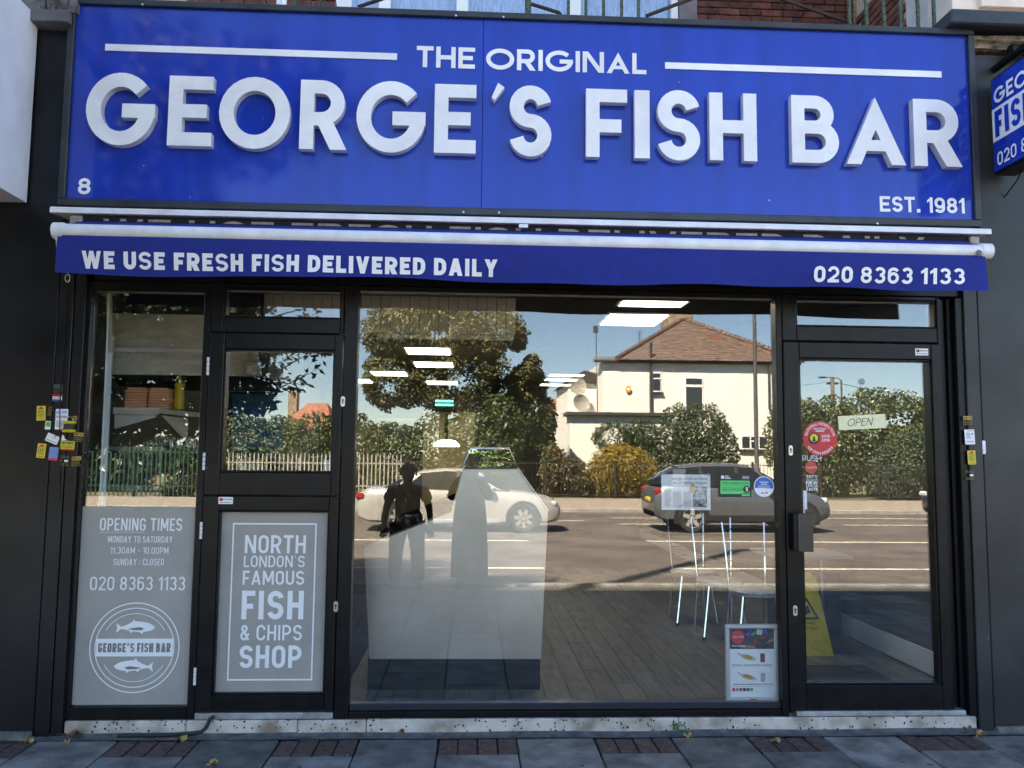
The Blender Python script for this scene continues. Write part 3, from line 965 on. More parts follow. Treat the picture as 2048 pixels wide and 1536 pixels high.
# ------------------------------------------------------------ terrazzo sill under the shopfront
def terrazzo():
    m = bpy.data.materials.new('white terrazzo')
    m.use_nodes = True
    N, L = m.node_tree.nodes, m.node_tree.links
    b = N['Principled BSDF']
    b.inputs['Roughness'].default_value = .6
    geo = N.new('ShaderNodeNewGeometry')
    v = N.new('ShaderNodeTexVoronoi'); v.inputs['Scale'].default_value = 44
    nz = N.new('ShaderNodeTexNoise'); nz.inputs['Scale'].default_value = 30; nz.inputs['Detail'].default_value = 4
    n2 = N.new('ShaderNodeTexNoise'); n2.inputs['Scale'].default_value = 7; n2.inputs['Detail'].default_value = 6
    dv = N.new('ShaderNodeVectorMath'); dv.operation = 'MULTIPLY_ADD'; dv.inputs[1].default_value = (.03, .03, .03)
    for q in (nz, n2): L.new(geo.outputs['Position'], q.inputs['Vector'])
    L.new(nz.outputs['Color'], dv.inputs[0]); L.new(geo.outputs['Position'], dv.inputs[2]); L.new(dv.outputs[0], v.inputs['Vector'])
    r = N.new('ShaderNodeValToRGB')
    r.color_ramp.elements[0].position = .26; r.color_ramp.elements[1].position = .31
    r.color_ramp.elements[0].color = (1, 1, 1, 1); r.color_ramp.elements[1].color = (0, 0, 0, 1)
    L.new(v.outputs['Distance'], r.inputs[0])
    g = N.new('ShaderNodeMath'); g.operation = 'GREATER_THAN'; g.inputs[1].default_value = .5
    sp = N.new('ShaderNodeSeparateColor')
    L.new(v.outputs['Color'], sp.inputs[0]); L.new(sp.outputs[0], g.inputs[0])
    mu = N.new('ShaderNodeMath'); mu.operation = 'MULTIPLY'
    L.new(r.outputs[0], mu.inputs[0]); L.new(g.outputs[0], mu.inputs[1])
    base = N.new('ShaderNodeValToRGB')
    base.color_ramp.elements[0].position = .3; base.color_ramp.elements[1].position = .6
    base.color_ramp.elements[0].color = (.24, .19, .15, 1); base.color_ramp.elements[1].color = (.60, .54, .48, 1)
    L.new(n2.outputs['Fac'], base.inputs[0])
    n4 = N.new('ShaderNodeTexNoise'); n4.inputs['Scale'].default_value = 3.5; n4.inputs['Detail'].default_value = 3
    L.new(geo.outputs['Position'], n4.inputs['Vector'])
    g4 = N.new('ShaderNodeMath'); g4.operation = 'GREATER_THAN'; g4.inputs[1].default_value = .44
    L.new(n4.outputs['Fac'], g4.inputs[0])
    m4 = N.new('ShaderNodeMath'); m4.operation = 'MULTIPLY'; L.new(mu.outputs[0], m4.inputs[0]); L.new(g4.outputs[0], m4.inputs[1])
    mu = m4
    mx = N.new('ShaderNodeMix'); mx.data_type = 'RGBA'
    L.new(mu.outputs[0], mx.inputs['Factor']); L.new(base.outputs[0], mx.inputs['A'])
    mx.inputs['B'].default_value = (.02, .018, .018, 1)
    L.new(mx.outputs['Result'], b.inputs['Base Color'])
    bp = N.new('ShaderNodeBump'); bp.inputs['Strength'].default_value = .5; bp.inputs['Distance'].default_value = .006; bp.invert = True
    L.new(mu.outputs[0], bp.inputs['Height']); L.new(bp.outputs[0], b.inputs['Normal'])
    return m
M_terr = terrazzo()
sill = thing('terrazzo_sill', 'pitted white terrazzo sill along the foot of the shopfront', 'sill', (.4, -.02, 0))
js = [-2.32, -1.630, -0.988, -0.591, 1.259, 3.095]
for a, b in zip(js, js[1:]):
    mk('sill_slab', MB().box(a+.0015, b-.0015, -.05+random.uniform(-.003, .003), .1, -.03, .084+random.uniform(-.0015, .0015), c=.006), M_terr, sill)

# ------------------------------------------------------------ shopfront framing and glass
FY0, FY1 = -.035, .045
front = thing('shopfront_frame', 'black aluminium frame posts and rails of the shopfront', 'shopfront', (.4, 0, .085))
def fr(name, x0, x1, z0, z1, parent, y0=FY0, y1=FY1, m=None, c=.004):
    return mk(name, MB().box(x0, x1, y0, y1, z0, z1, c=c), m or M_black, parent)
fr('jamb', -2.33, -2.301, .087, 2.66, front)
fr('post', -1.632, -1.588, .087, 2.66, front)
fr('post', -.782, -.70, .087, 2.66, front, y0=-.042)
fr('post', 1.897, 1.936, .087, 2.66, front, y0=-.042)
fr('head_rail', -2.3, -1.634, 2.605, 2.665, front)
fr('head_rail', -.698, 1.895, 2.635, 2.667, front)
fr('bottom_rail', -2.3, -1.634, .0875, .158, front)
fr('bottom_rail', -.698, 1.895, .0875, .125, front)
fr('bottom_rail', -.698, 1.895, .127, .168, front, y0=-.02, m=mat('blue black sill trim', (.02, .024, .034), .3))
for i, (a, b, y) in enumerate(((2.955, 2.985, -.01), (2.987, 3.02, .02), (3.022, 3.05, -.005), (3.052, 3.098, -.05))):
    fr('reveal_strip', a, b, .087, 2.66, front, y0=y, y1=.12)
# fixed window at left
lw = thing('side_window', 'narrow left shop window with grey frosted lower half', 'window', (-1.95, 0, .16))
mk('pane', MB().box(-2.3, -1.631, 0, .008, .157, 2.606), M_glass, lw)
FZ1 = 1.309
mk('frosted_film', MB().box(-2.2995, -1.6315, -.0075, -.006, .165, FZ1), M_film, lw)
mt = MB()
def line(txt, xa, xb, za, zb, st='cond', t=None, y=-.0105):
    put_text(mt, txt, st, (xa, y, za), EX, EZ, zb-za, width=xb-xa, t=t)
line('OPENING TIMES', -2.192, -1.713, 1.169, 1.243, t=.13)
line('MONDAY TO SATURDAY', -2.141, -1.766, 1.099, 1.137, t=.12)
line('11.30AM - 10.00PM', -2.124, -1.786, 1.034, 1.072, t=.12)
line('SUNDAY : CLOSED', -2.103, -1.809, 0.967, 1.005, t=.12)
line('020 8363 1133', -2.231, -1.680, 0.821, 0.900, t=.12)
mt.box(-2.191, -1.932, -.0105, -.0095, 1.158, 1.160)
mk('lettering', mt, M_white, lw)
lc = (-1.956, -0.011, 0.491)
lr = -1.700--1.960
ml = MB()
disc(ml, lc, lr, 64, r0=lr-.007)
disc(ml, lc, lr*.885, 64, r0=lr*.885-.006)
disc(ml, lc, lr*.76, 40, r0=lr*.76-.004, a0=30, a1=150)
disc(ml, lc, lr*.76, 40, r0=lr*.76-.004, a0=210, a1=330)
bw = lr*.85
hb_ = lr*.195
z_ = lc[2]
ml2 = MB()
ml2.box(lc[0]-bw, lc[0]+bw, -.0115, -.0098, z_-hb_, z_+hb_)
mk('logo_ring', ml, M_white, lw)
mk('logo_band', ml2, M_white, lw)
mg = MB()
put_text(mg, "GEORGE'S FISH BAR", 'condb', (lc[0]-bw*.94, -.0135, z_-hb_*.52), EX, EZ, hb_*1.04, width=bw*1.88, t=.19)
mk('logo_lettering', mg, mat('grey film lettering', (.19, .18, .17), .6), lw)
def fish(cx, cz, s, flip):
    up = [(-1, .03), (-.9, .13), (-.7, .24), (-.45, .3), (-.15, .34), (.02, .34), (.1, .46), (.16, .32), (.45, .16), (.72, .06), (.98, .26), (.92, .02)]
    dn = [(.98, -.24), (.72, -.04), (.45, -.1), (.3, -.14), (.22, -.26), (.12, -.17), (-.2, -.2), (-.35, -.3), (-.4, -.19), (-.6, -.17), (-.85, -.1)]
    o = MB()
    n = 12
    pts = [(cx+flip*s*a, cz+s*b*1.0) for a, b in up+dn]
    V, E, Fc, _, _, of = delaunay_2d_cdt([Vector(p) for p in pts], [], [list(range(len(pts)))[::(1 if flip < 0 else -1)]], 1, 1e-6)
    o.add([(v.x, -.0105, v.y) for v in V], [tuple(f) for f in Fc])
    return o
fs = lr*.44
mk('logo_fish', fish(lc[0]-.0, z_+lr*.43, fs, -1), M_white, lw)
mk('logo_fish', fish(lc[0]-.0, z_-lr*.43, fs, 1), M_white, lw)
# belly patches of the fishes
for sg, fl in ((.40, -1), (-.46, 1)):
    o = MB()
    o.add([(lc[0]+fl*fs*a, -.0130, z_+lr*sg+fs*b) for a, b in ((-.45, .06), (-.2, .12), (.1, .08), (.4, .03), (.1, -.03), (-.3, -.04))], [(0, 1, 2, 3, 4, 5)])
    mk('fish_belly', o, MATS['grey film lettering'], lw)

# hatch unit: transom, upper leaf, lower leaf
def leaf(parent, x0, x1, z0, z1, gx0, gx1, gz0, gz1, y0=-.05, y1=.04):
    mk('stile', MB().box(x0, gx0, y0, y1, z0, z1, c=.004), M_black, parent)
    mk('stile', MB().box(gx1, x1, y0, y1, z0, z1, c=.004), M_black, parent)
    mk('rail', MB().box(gx0+.0005, gx1-.0005, y0+.002, y1, z0, gz0, c=.004), M_black, parent)
    mk('rail', MB().box(gx0+.0005, gx1-.0005, y0+.002, y1, gz1, z1, c=.004), M_black, parent)
    b = .012
    for a in ((gx0, gx0+b, gz0+b, gz1-b), (gx1-b, gx1, gz0+b, gz1-b), (gx0, gx1, gz0, gz0+b), (gx0, gx1, gz1-b, gz1)):
        mk('glazing_bead', MB().box(a[0]+.0008, a[1]-.0008, y0+.012, y1-.01, a[2]+.0008, a[3]-.0008, c=.003), M_black, parent)
hl_x0, hl_x1 = -1.583, -.787
tr1 = thing('transom_window', 'small transom window above the stable door', 'window', (-1.18, 0, 2.43))
TZ0, TZ1 = 2.457, 2.636
leaf(tr1, hl_x0, hl_x1, 2.364+.002, 2.664, -1.513, -0.805, TZ0, TZ1, y0=-.04)
mk('pane', MB().box(-1.513, -0.805, 0, .008, TZ0, TZ1), M_glass, tr1)
hd = thing('stable_door', 'black two part door with glazed top leaf and frosted lower leaf', 'door', (-1.18, 0, .09))
zmid = 1.382
GX0, GX1 = -1.497, -.834
leaf(hd, hl_x0, hl_x1, zmid+.003, 2.358, GX0, GX1, 1.52, 2.263)
mk('pane', MB().box(GX0, GX1, 0, .008, 1.52, 2.263), M_glass, hd)
leaf(hd, hl_x0, hl_x1, 0.134, zmid-.003, -1.492, -.84, .225, 1.295)
mk('pane', MB().box(-1.492, -.84, 0, .008, .225, 1.295), M_glass, hd)
mk('frosted_film', MB().box(-1.4915, -.8405, -.0075, -.006, .2255, 1.2945), M_film, hd)
mt = MB()
for txt, xa, xb, za, zb, t in (('NORTH', -1.340, -0.980, 1.040, 1.147, .15), ('LONDON`S', -1.343, -0.983, 0.958, 1.026, .14),
                               ('FAMOUS', -1.345, -0.983, 0.855, 0.937, .15), ('FISH', -1.346, -0.982, 0.653, 0.820, .18),
                               ('& CHIPS', -1.347, -0.987, 0.531, 0.621, .14), ('SHOP', -1.347, -0.985, 0.372, 0.502, .18)):
    line(txt, xa, xb, za, zb, t=t)
mk('lettering', mt, M_white, hd)
mb_ = MB()
ba, bb_, bz0, bz1 = -1.415, -0.918, 0.300, 1.218
lw_ = .009
for a in ((ba, bb_, bz1-lw_, bz1), (ba, bb_, bz0, bz0+lw_), (ba, ba+lw_, bz0+lw_, bz1-lw_), (bb_-lw_, bb_, bz0+lw_, bz1-lw_)):
    mb_.quad((a[0], -.0105, a[2]), (a[1], -.0105, a[2]), (a[1], -.0105, a[3]), (a[0], -.0105, a[3]))
mk('lettering_border', mb_, M_white, hd)
def hinge(z0, z1, parent):
    n = 4
    for k in range(n):
        a = z0+(z1-z0)*k/n
        mk('hinge_knuckle', MB().cyl((hl_x0-.004, -.056, a+.001), (hl_x0-.004, -.056, a+(z1-z0)/n-.002), .008, n=10), M_alu, parent, smooth=True)
for a, b in ((2.099, 2.209), (1.531, 1.636), (1.127, 1.227), (0.287, 0.388)):
    hinge(a, b, hd)
def lockset(p, parent):
    x, y, z = p
    m = MB()
    m.prism([(x+.013*math.cos(R_(a)), z+(.018 if a < 180 else -.018)+.013*math.sin(R_(a))) for a in range(0, 360, 20)], lambda u, w, d: (u, d, w), y-.006, y)
    o = mk('escutcheon', m, M_steel, parent)
    k = MB().cyl((x, y-.009, z+.008), (x, y-.006, z+.008), .007, n=12)
    k.box(x-.003, x+.003, y-.009, y-.0065, z-.014, z+.004)
    mk('keyhole', k, mat('dark brass', (.1, .08, .06), .4, metal=.7), o)
lockset((-0.777, -0.050, 1.951), hd)
lockset((-0.785, -0.050, 0.735), hd)
mk('threshold', MB().box(hl_x0, hl_x1, -.045, .05, .0875, 0.126, c=.004), mat('worn aluminium', (.5, .52, .55), .4, metal=.8, var=.3, scale=14), hd)
# main window
mw = thing('display_window', 'large plate glass shop window between stable door and entrance', 'window', (.6, 0, .17))
mk('pane', MB().box(-.7, 1.897, 0, .008, .167, 2.637), M_glass, mw)
# entrance
tr2 = thing('transom_window', 'transom window above the entrance door', 'window', (2.45, 0, 2.4))
leaf(tr2, 1.94, 2.953, 2.368+.004, 2.664, 2.031, 2.938, 2.464, 2.64, y0=-.04)
mk('pane', MB().box(2.031, 2.938, 0, .008, 2.464, 2.64), M_glass, tr2)
ed = thing('entrance_door', 'black glazed entrance door with red round sticker', 'door', (2.45, 0, .09))
DX0, DX1, DZ0, DZ1 = 2.04, 2.888, .27, 2.262
leaf(ed, 1.94, 2.953, .123, 2.361, DX0, DX1, DZ0, DZ1)
mk('pane', MB().box(DX0, DX1, 0, .008, DZ0, DZ1), M_glass, ed)
mk('threshold', MB().box(1.981, 3.03, -.048, .06, .0875, .119, c=.005), MATS['worn aluminium'], ed)
hx0, hx1, hz0, hz1 = 1.947, 2.074, 1.073, 1.305
mk('handle', MB().box(hx0+.035, hx1, -.125, -.11, hz0, hz1, c=.003), mat('bronze black handle', (.03, .027, .025), .35, var=.3), ed)
mk('handle_mount', MB().box(hx0+.01, hx0+.034, -.118, -.051, hz0+.004, hz1-.004, c=.003), M_black, ed)
lockset((1.972, -0.050, 1.683), ed)
lockset((1.980, -0.050, 0.714), ed)

# ============================================================ inside the shop
FZ, CZ, IX0, IX1, IY1 = .10, 3.0, -2.85, 3.33, 11.2
M_wall = mat('dark slate wall paint', (.055, .058, .066), .7, var=.15, scale=3)
M_cream = mat('cream wall tiles', (.24, .2, .13), .5, var=.15, scale=4)
M_plank = mat('grey brown floor plank', (.17, .15, .115), .45, var=.35, scale=4, stretch=(7, .8, 1), rand=.14, rvar=.1)
M_grout = mat('dark grout', (.03, .028, .025), .9)
room = tag(mk('shop_floor', MB().box(IX0, IX1, .05, IY1, FZ-.06, FZ-.004), M_grout), kind='structure')
pl0 = None
for ci in range(25):
    x = -.72+ci*.163
    for r in range(-1, 7):
        y = .12+r*.9-(.45 if ci % 2 else 0)+((ci*37) % 5)*.06
        if pl0 is None and r >= 0:
            pl0 = mk('floor_plank', MB().box(-.0795, .0795, -.4475, .4475, -.012, 0, c=.0015), M_plank, room, local=True)
            pl0.location = Vector((x, y+.45, FZ))-room.location
        elif pl0:
            y0 = max(.06, y); y1 = y+.895
            if y1 < .1: continue
            inst(pl0, (x, (y0+y1)/2, FZ), room, 'floor_plank', scale=(1, (y1-y0)/.895, 1))
mk('shop_wall_left', MB().box(IX0-.15, IX0, .1, IY1, 0, CZ+.2), M_wall, kind='structure')
mk('shop_wall_right', MB().box(IX1, IX1+.15, .1, IY1, 0, CZ+.2), M_wall, kind='structure')
mk('shop_wall_back', MB().box(IX0-.15, IX1+.15, IY1+.001, IY1+.15, 0, CZ+.2), mat('back wall paint', (.045, .042, .036), .7, var=.2), kind='structure')
sk = mk('skirting', MB().box(IX1-.02, IX1-.001, .1, IY1-.01, FZ, FZ+.17, c=.004), mat('white skirting', (.6, .62, .66), .5), bpy.data.objects['shop_wall_right'])
M_ctile = mat('ceiling tile', (.13, .12, .1), .9, var=.1, scale=20, rand=.06)
ceil = tag(mk('shop_ceiling', MB().box(IX0-.15, IX1+.15, .09, IY1+.15, CZ+.012, CZ+.2), mat('ceiling grid', (.16, .15, .13), .7)), kind='structure')
LIGHTS = [(1.575, 1.84), (1.575, 2.9), (-.565, 5.56), (-.565, 7.12), (-1.355, 8.55), (-.545, 10.1), (-2.1, 9.95), (1.55, 8.4), (1.55, 9.2), (1.55, 10.2)]
c0 = None
nx_, ny_ = 10, 18
for i in range(nx_):
    for k in range(ny_):
        x, y = IX0+.31+i*.617, .42+k*.617
        if c0 is None:
            c0 = mk('ceiling_tile', MB().box(-.3, .3, -.3, .3, 0, .01), M_ctile, ceil, local=True)
            c0.location = Vector((x, y, CZ))-ceil.location
        else:
            inst(c0, (x, y, CZ), ceil, 'ceiling_tile')
M_lit = emit_mat('lit ceiling panel', (1.0, .98, .92), 1.15)
where = ['nearest the display window on the right', 'second from the display window on the right', 'first above the counter', 'second above the counter', 'left of the counter row', 'last above the counter', 'far left at the back', 'far right back row, first', 'far right back row, second', 'far right back row, last']
for (x, y), wname in zip(LIGHTS, where):
    l = thing('ceiling_light', 'lit square ceiling light panel '+wname, 'light', (x, y, CZ-.03), group='lit ceiling panels inside the shop')
    hy = .12 if x > 1 and y > 8 else .31
    mk('frame', MB().box(x-.31, x+.31, y-hy-.03, y+hy+.03, CZ-.018, CZ-.002), M_alu, l)
    mk('diffuser', MB().box(x-.275, x+.275, y-hy, y+hy, CZ-.024, CZ-.0185), M_lit, l)
# bulkhead clad in narrow boards over the range
bk = thing('bulkhead', 'board clad bulkhead hanging over the fryers behind the window', 'bulkhead', (-.6, 1.5, 2.4))
BX0, BX1, BZ = -1.6, 0.270, 2.447
mk('core', MB().box(BX0, BX1, .72, 1.0, BZ, CZ-.002), mat('bulkhead lining', (.1, .095, .08), .8), bk)
M_board = mat('painted match boards', (.5, .47, .4), .6, var=.12, scale=3, stretch=(1, 1, .3))
bd0 = None
x = BX0
while x < BX1-.03:
    if bd0 is None:
        bd0 = mk('board', MB().box(-.0325, .0325, -.012, 0, BZ+.04, CZ-.004, c=.003), M_board, bk, local=True)
        bd0.location = Vector((x+.034, .72, 0))-bk.location
    else:
        inst(bd0, (x+.034, .72, 0), bk, 'board')
    x += .068
mk('ledge', MB().box(-0.665, BX1+.01, .67, .719, BZ-.004, BZ+.034, c=.004), mat('cream ledge', (.42, .38, .3), .6), bk)
mk('side_panel', MB().box(BX1, BX1+.02, .7, 1.0, BZ, CZ-.003), M_board, bk)
# serving counter: painted steel end panel, plinth, glass hood
ct = thing('serving_counter', 'steel serving counter with pale angular end panel and black plinth', 'counter', (-.1, 1.8, FZ))
CYF = .50
def cp(px_, py_): return (px_, py_)
prof = [(-0.643, 0.500, 0.303), (-0.697, 0.500, 1.032), (-0.124, 0.500, 1.264), (-0.051, 0.500, 1.547), (0.318, 0.500, 1.551), (0.522, 0.500, 1.269), (0.481, 0.500, 0.300)]
prof2 = [(a, c) for a, b, c in prof]
M_panel = mat('brushed stainless panel', (.55, .555, .56), .36, metal=1, var=.14, scale=2.2, rvar=.07, bump=.05, bscale=4)
mk('end_panel', MB().prism(prof2, lambda u, w, d: (u, d, w), CYF, CYF+.02), M_panel, ct)
inner = [(a+(.012 if i < 3 else -.012), c-.012) for i, (a, c) in enumerate(prof2)]
mk('carcass', MB().prism(inner, lambda u, w, d: (u, d, w), CYF+.021, 3.6), mat('dull steel carcass', (.28, .28, .27), .4, metal=.6, var=.2), ct)
mk('edge_trim', MB().tube([(a, CYF-.004, c) for a, c in prof2[1:6]], .007, 6), M_steel, ct)
mk('plinth', MB().box(-0.656, 0.477, CYF+.02, 3.6, FZ, prof2[0][1]-.002), mat('black tiled plinth', (.014, .015, .018), .6, spec=.1, var=.3, scale=5), ct)
hz = [(-0.055, 0.500, 1.547), (0.000, 0.500, 1.682), (0.259, 0.500, 1.681), (0.318, 0.500, 1.551)]
hd_g = MB()
hd_g.prism([(a, c) for a, b, c in hz], lambda u, w, d: (u, d, w), CYF-.002, CYF+.006)
mk('hood_glass', hd_g, glass_mat('counter hood glass', .25, (.8, .85, .8)), ct)
mk('hood_trim', MB().tube([(a, CYF-.006, c) for a, b, c in hz]+[(hz[0][0], CYF-.006, hz[0][2])], .006, 6), M_chrome, ct)
mk('hood_top', MB().box(hz[1][0], hz[2][0], CYF, 3.5, hz[1][2]-.003, hz[1][2]+.01), M_steel, ct)
mk('sneeze_glass', MB().quad((prof2[1][0], CYF+.02, prof2[1][1]+.002), (prof2[2][0], CYF+.02, prof2[2][1]+.002), (prof2[2][0], 3.5, prof2[2][1]+.002), (prof2[1][0], 3.5, prof2[1][1]+.002)), mat('dark fryer top', (.008, .008, .008), .95, spec=.0), ct)
# back of shop: pale tiled wall with insect killer and heat lamp
ptn = thing('tiled_partition', 'pale cream tiled wall panel at the back above the counter', 'wall', (-.3, 6.2, 0))
mk('panel', MB().box(-0.652, 0.058, 6.2, 6.35, FZ, 2.243), M_cream, ptn)
mk('panel', MB().box(-1.633, -1.258, 6.2, 6.35, FZ, 2.080), M_cream, ptn)
mk('shelf_rail', MB().box(-1.261, -0.547, 6.1, 6.2, 2.106, 2.133), M_steel, ptn)
ik = thing('insect_killer', 'black electric insect killer with teal tubes at the back of the shop', 'insect killer', (-0.370, 6.100, 2.230))
xa, xb, za, zb = -0.519, -0.216, 2.230, 2.466
mk('casing', MB().box(xa, xb, 6.1, 6.22, za, zb, c=.01), M_black, ik)
for k in (.4, .62): mk('tube', MB().cyl((xa+.03, 6.085, za+(zb-za)*k), (xb-.03, 6.085, za+(zb-za)*k), .014, n=8), emit_mat('teal lamp tube', (.05, .6, .55), .5), ik)
hl = thing('heat_lamp', 'glowing white dome heat lamp hanging over the counter', 'lamp', (-0.314, 5.600, 1.766))
c_ = (-0.314, 5.600, 1.760)
mk('shade', MB().lathe([(.17, 0), (.165, .025), (.11, .075), (.03, .09)], c_, 'z', 20), emit_mat('glowing lamp shade', (1.0, .93, .72), .9), hl, smooth=True)
mk('stem', MB().cyl((c_[0], c_[1], c_[2]+.09), (c_[0], c_[1], c_[2]+.42), .02, n=8), M_black, hl)
mk('cable', MB().tube([(c_[0]-.16, 5.6, c_[2]+.4), (c_[0]-.14, 5.6, c_[2]+.17), (c_[0]-.07, 5.6, c_[2]+.11), (c_[0]-.02, 5.6, c_[2]+.2), (c_[0]-.03, 5.6, c_[2]+.42)], .008, 6), M_black, hl)
# kitchen behind the left window
M_hood = mat('satin steel sheet', (.6, .57, .5), .4, metal=.1, var=.2, scale=5, stretch=(1, 1, 6))
hood = thing('extraction_hood', 'brushed steel extraction hood behind the left window', 'extractor', (-1.8, 1.3, 2.0))
hz0, hz1 = 2.157, 2.574
hxa, hxb = IX0+.02, -1.461
mk('upper_sheet', MB().box(hxa, hxb, .6, .63, 2.324, hz1), M_hood, hood)
mk('lower_sheet', MB().box(hxa, hxb, .585, .62, hz0, 2.317), M_hood, hood)
mk('seam_strip', MB().box(hxa, hxb, .57, .5845, 2.310, 2.334), M_alu, hood)
mk('canopy', MB().box(hxa, hxb, .631, 2.2, hz0+.02, CZ-.01), mat('sooty canopy', (.02, .02, .022), .6), hood)
for (x0, x1) in ((-1.492, -1.403), (-1.416, -1.336)):
    mk('light_box', MB().prism([(x0, 2.190), (x1, 2.151), (x1, 2.321), (x0, 2.349)], lambda u, w, d: (u, d, w), .9, .94), mat('grey unlit light box', (.3, .31, .32), .4), hood)
eb = thing('switch_box', 'pale electrical switch box on the extraction hood', 'switch box', (-1.479, 0.550, 2.155))
mk('casing', MB().box(-1.528, -1.425, .5, .583, 2.152, 2.257, c=.012), mat('grey plastic', (.42, .43, .42), .5), eb)
mk('switch', MB().box(-1.501, -1.471, .492, .4995, 2.172, 2.216), mat('cream switch', (.65, .64, .55), .5), eb)
mk('conduit', MB().tube([(-1.490, 0.540, 2.255), (-1.488, 0.540, 2.289), (-1.512, 0.540, 2.313)], .014, 6), MATS['grey plastic'], eb)
bw_ = thing('blue_panel', 'tall blue tiled panel behind the stable door pane', 'panel', (-1.944, 2.600, 1.626))
bxa, bxb, bza, bzb = -2.191, -1.722, 1.626, 2.184
mk('backing', MB().box(bxa-.1, bxb, 2.62, 2.7, FZ, bzb+.02), mat('deep blue grout', (.006, .02, .05), .6), bw_)
n_ = 6
for i in range(n_):
    for k in range(7):
        xx = bxa+(bxb-bxa)*i/n_; zz_ = bzb-(bzb-bza)*(k+1)/7
        mk('tile', MB().box(xx+.003, xx+(bxb-bxa)/n_-.003, 2.605, 2.62, zz_+.003, zz_+(bzb-bza)/7-.003), mat('blue glazed tile', (.03, .2, .5), .4, rand=.12), bw_)
mk('steel_rail', MB().box(bxa-.1, bxb+.2, 2.5, 2.6, bzb+.03, bzb+.06), M_steel, bw_)
sh = thing('wall_shelf', 'steel shelf on triangular brackets behind the left window', 'shelf', (-2.188, 0.450, 1.894))
sz = 1.911
mk('board', MB().prism([(-2.339, .45), (-2.044, .45), (-1.946, 1.0), (-2.339, 1.0)], lambda u, w, d: (u, w, d), sz-.02, sz+.012), M_hood, sh)
mk('front_lip', MB().box(-2.339, -2.044, .435, .449, sz-.03, sz+.014), M_hood, sh)
mk('bracket', MB().prism([(-2.335, sz-.031), (-2.066, sz-.031), (-2.066, sz-.045), (-2.330, 1.785)], lambda u, w, d: (u, d, w), .45, .453), M_hood, sh)
mk('bracket', MB().prism([(.47, sz-.03), (1.0, sz-.03), (1.0, sz-.2)], lambda u, w, d: (d, u, w), -2.047, -2.047+.004), M_hood, sh)
M_foam = mat('peach foam', (.85, .42, .25), .8, var=.1, scale=10)
for i, (xa, xb, lab) in enumerate(((-2.307, -2.162, 'left stack of peach foam takeaway boxes on the steel shelf'), (-2.152, -2.016, 'right stack of peach foam takeaway boxes on the steel shelf'))):
    s = thing('foam_box_stack', lab, 'takeaway boxes', ((xa+xb)/2, .6, sz+.012), group='stacks of foam boxes')
    h = 2.067-sz-.012
    for k in range(8):
        mk('foam_box', MB().box(xa+(.012 if k == 7 else 0), xb-(.012 if k == 7 else 0), .52, .68, sz+.013+h*k/8, sz+.013+h*(k+1)/8-.003, c=.006), M_foam, s)
bt = thing('sauce_bottle', 'tall yellow squeezy bottle on the steel shelf', 'bottle', (-1.976, .6, sz+.012))
mk('bottle', MB().lathe([(0, 0), (.032, .002), (.034, .08), (.03, .14), (.036, .17), (.012, .2), (.005, .235), (0, .236)], (-1.976, .6, sz+.013), 'z', 16), mat('yellow plastic', (.5, .36, .01), .4), bt, smooth=True)
cdt = thing('conduit', 'white vertical cable trunking just inside the left window', 'conduit', (-2.215, 0.120, 1.311))
mk('trunking', MB().prism([(-2.250, 0.120, 2.634)[::2], (-2.218, 0.120, 2.245)[::2], (-2.249, 0.120, 2.245)[::2], (-2.281, 0.120, 2.634)[::2]], lambda u, w, d: (u, d, w), .10, .12), mat('cream trunking', (.35, .33, .28), .6), cdt)
mk('trunking', MB().prism([(-2.224, 0.120, 2.245)[::2], (-2.216, 0.120, 1.101)[::2], (-2.249, 0.120, 1.100)[::2], (-2.255, 0.120, 2.245)[::2]], lambda u, w, d: (u, d, w), .10, .118), mat('pale blue white trunking', (.55, .6, .62), .6), cdt)
mk('cable', MB().tube([(-2.258, 0.090, 2.666), (-2.252, 0.090, 2.384), (-2.248, 0.090, 2.074), (-2.247, 0.090, 1.767), (-2.243, 0.090, 1.463), (-2.253, 0.090, 1.193)], .006, 6), M_alu, cdt)
ff = thing('steel_cabinet', 'dark cabinet with cream trim below the shelf', 'cabinet', (-2.313, 0.800, 1.307))
mk('body', MB().box(IX0+.05, -2.136, .8, 1.6, FZ, 1.685), M_wall, ff)
for (a, b, c, d) in ((-2.513, -2.139, 1.647, 1.675), (-2.515, -2.150, 1.369, 1.403), (-2.160, -2.150, 1.406, 1.644)):
    mk('trim', MB().box(a, b, .785, .7995, c, d), MATS['cream ledge'], ff)
rb = thing('paper_roll', 'pale paper roll in patterned wrapping on the worktop', 'paper roll', (-2.093, 0.900, 1.672))
mk('worktop', MB().box(-2.179, -1.4, .8, 1.6, 1.665-.02, 1.665), M_black, ff)
mk('roll', MB().cyl((-2.211, 0.950, 1.725), (-1.978, 0.950, 1.699), .045, n=16), mat('cream paper', (.45, .42, .33), .8), rb, smooth=True)
def wrap(u, v):
    a = R_(150+150*v)
    x = -2.230+(-1.950--2.230)*u
    return (x, .95+.056*math.cos(a)+.01*math.sin(u*31), 1.704+.056*math.sin(a)+.012*math.sin(u*17+v*5)+(-.06*max(0, u-.75)*4*v))
mk('wrapping', MB().grid(wrap, 24, 6), mat('patterned wrap', (.5, .52, .55), .7, var=1, scale=40, col2=(.05, .05, .06), thr=(.46, .5)), rb, smooth=True, flip=False)
oil = thing('oil_carton', 'yellow oil carton behind the frosted film of the left window', 'carton', (-2.058, 0.300, 0.135))
mk('carton', MB().box(-2.239, -1.919, .3, .6, FZ, 0.499, c=.005), mat('yellow carton', (.6, .42, .03), .6), oil)
mk('label_patch', MB().box(-2.189, -1.976, .2985, .2995, 0.226, 0.438), M_white, oil)
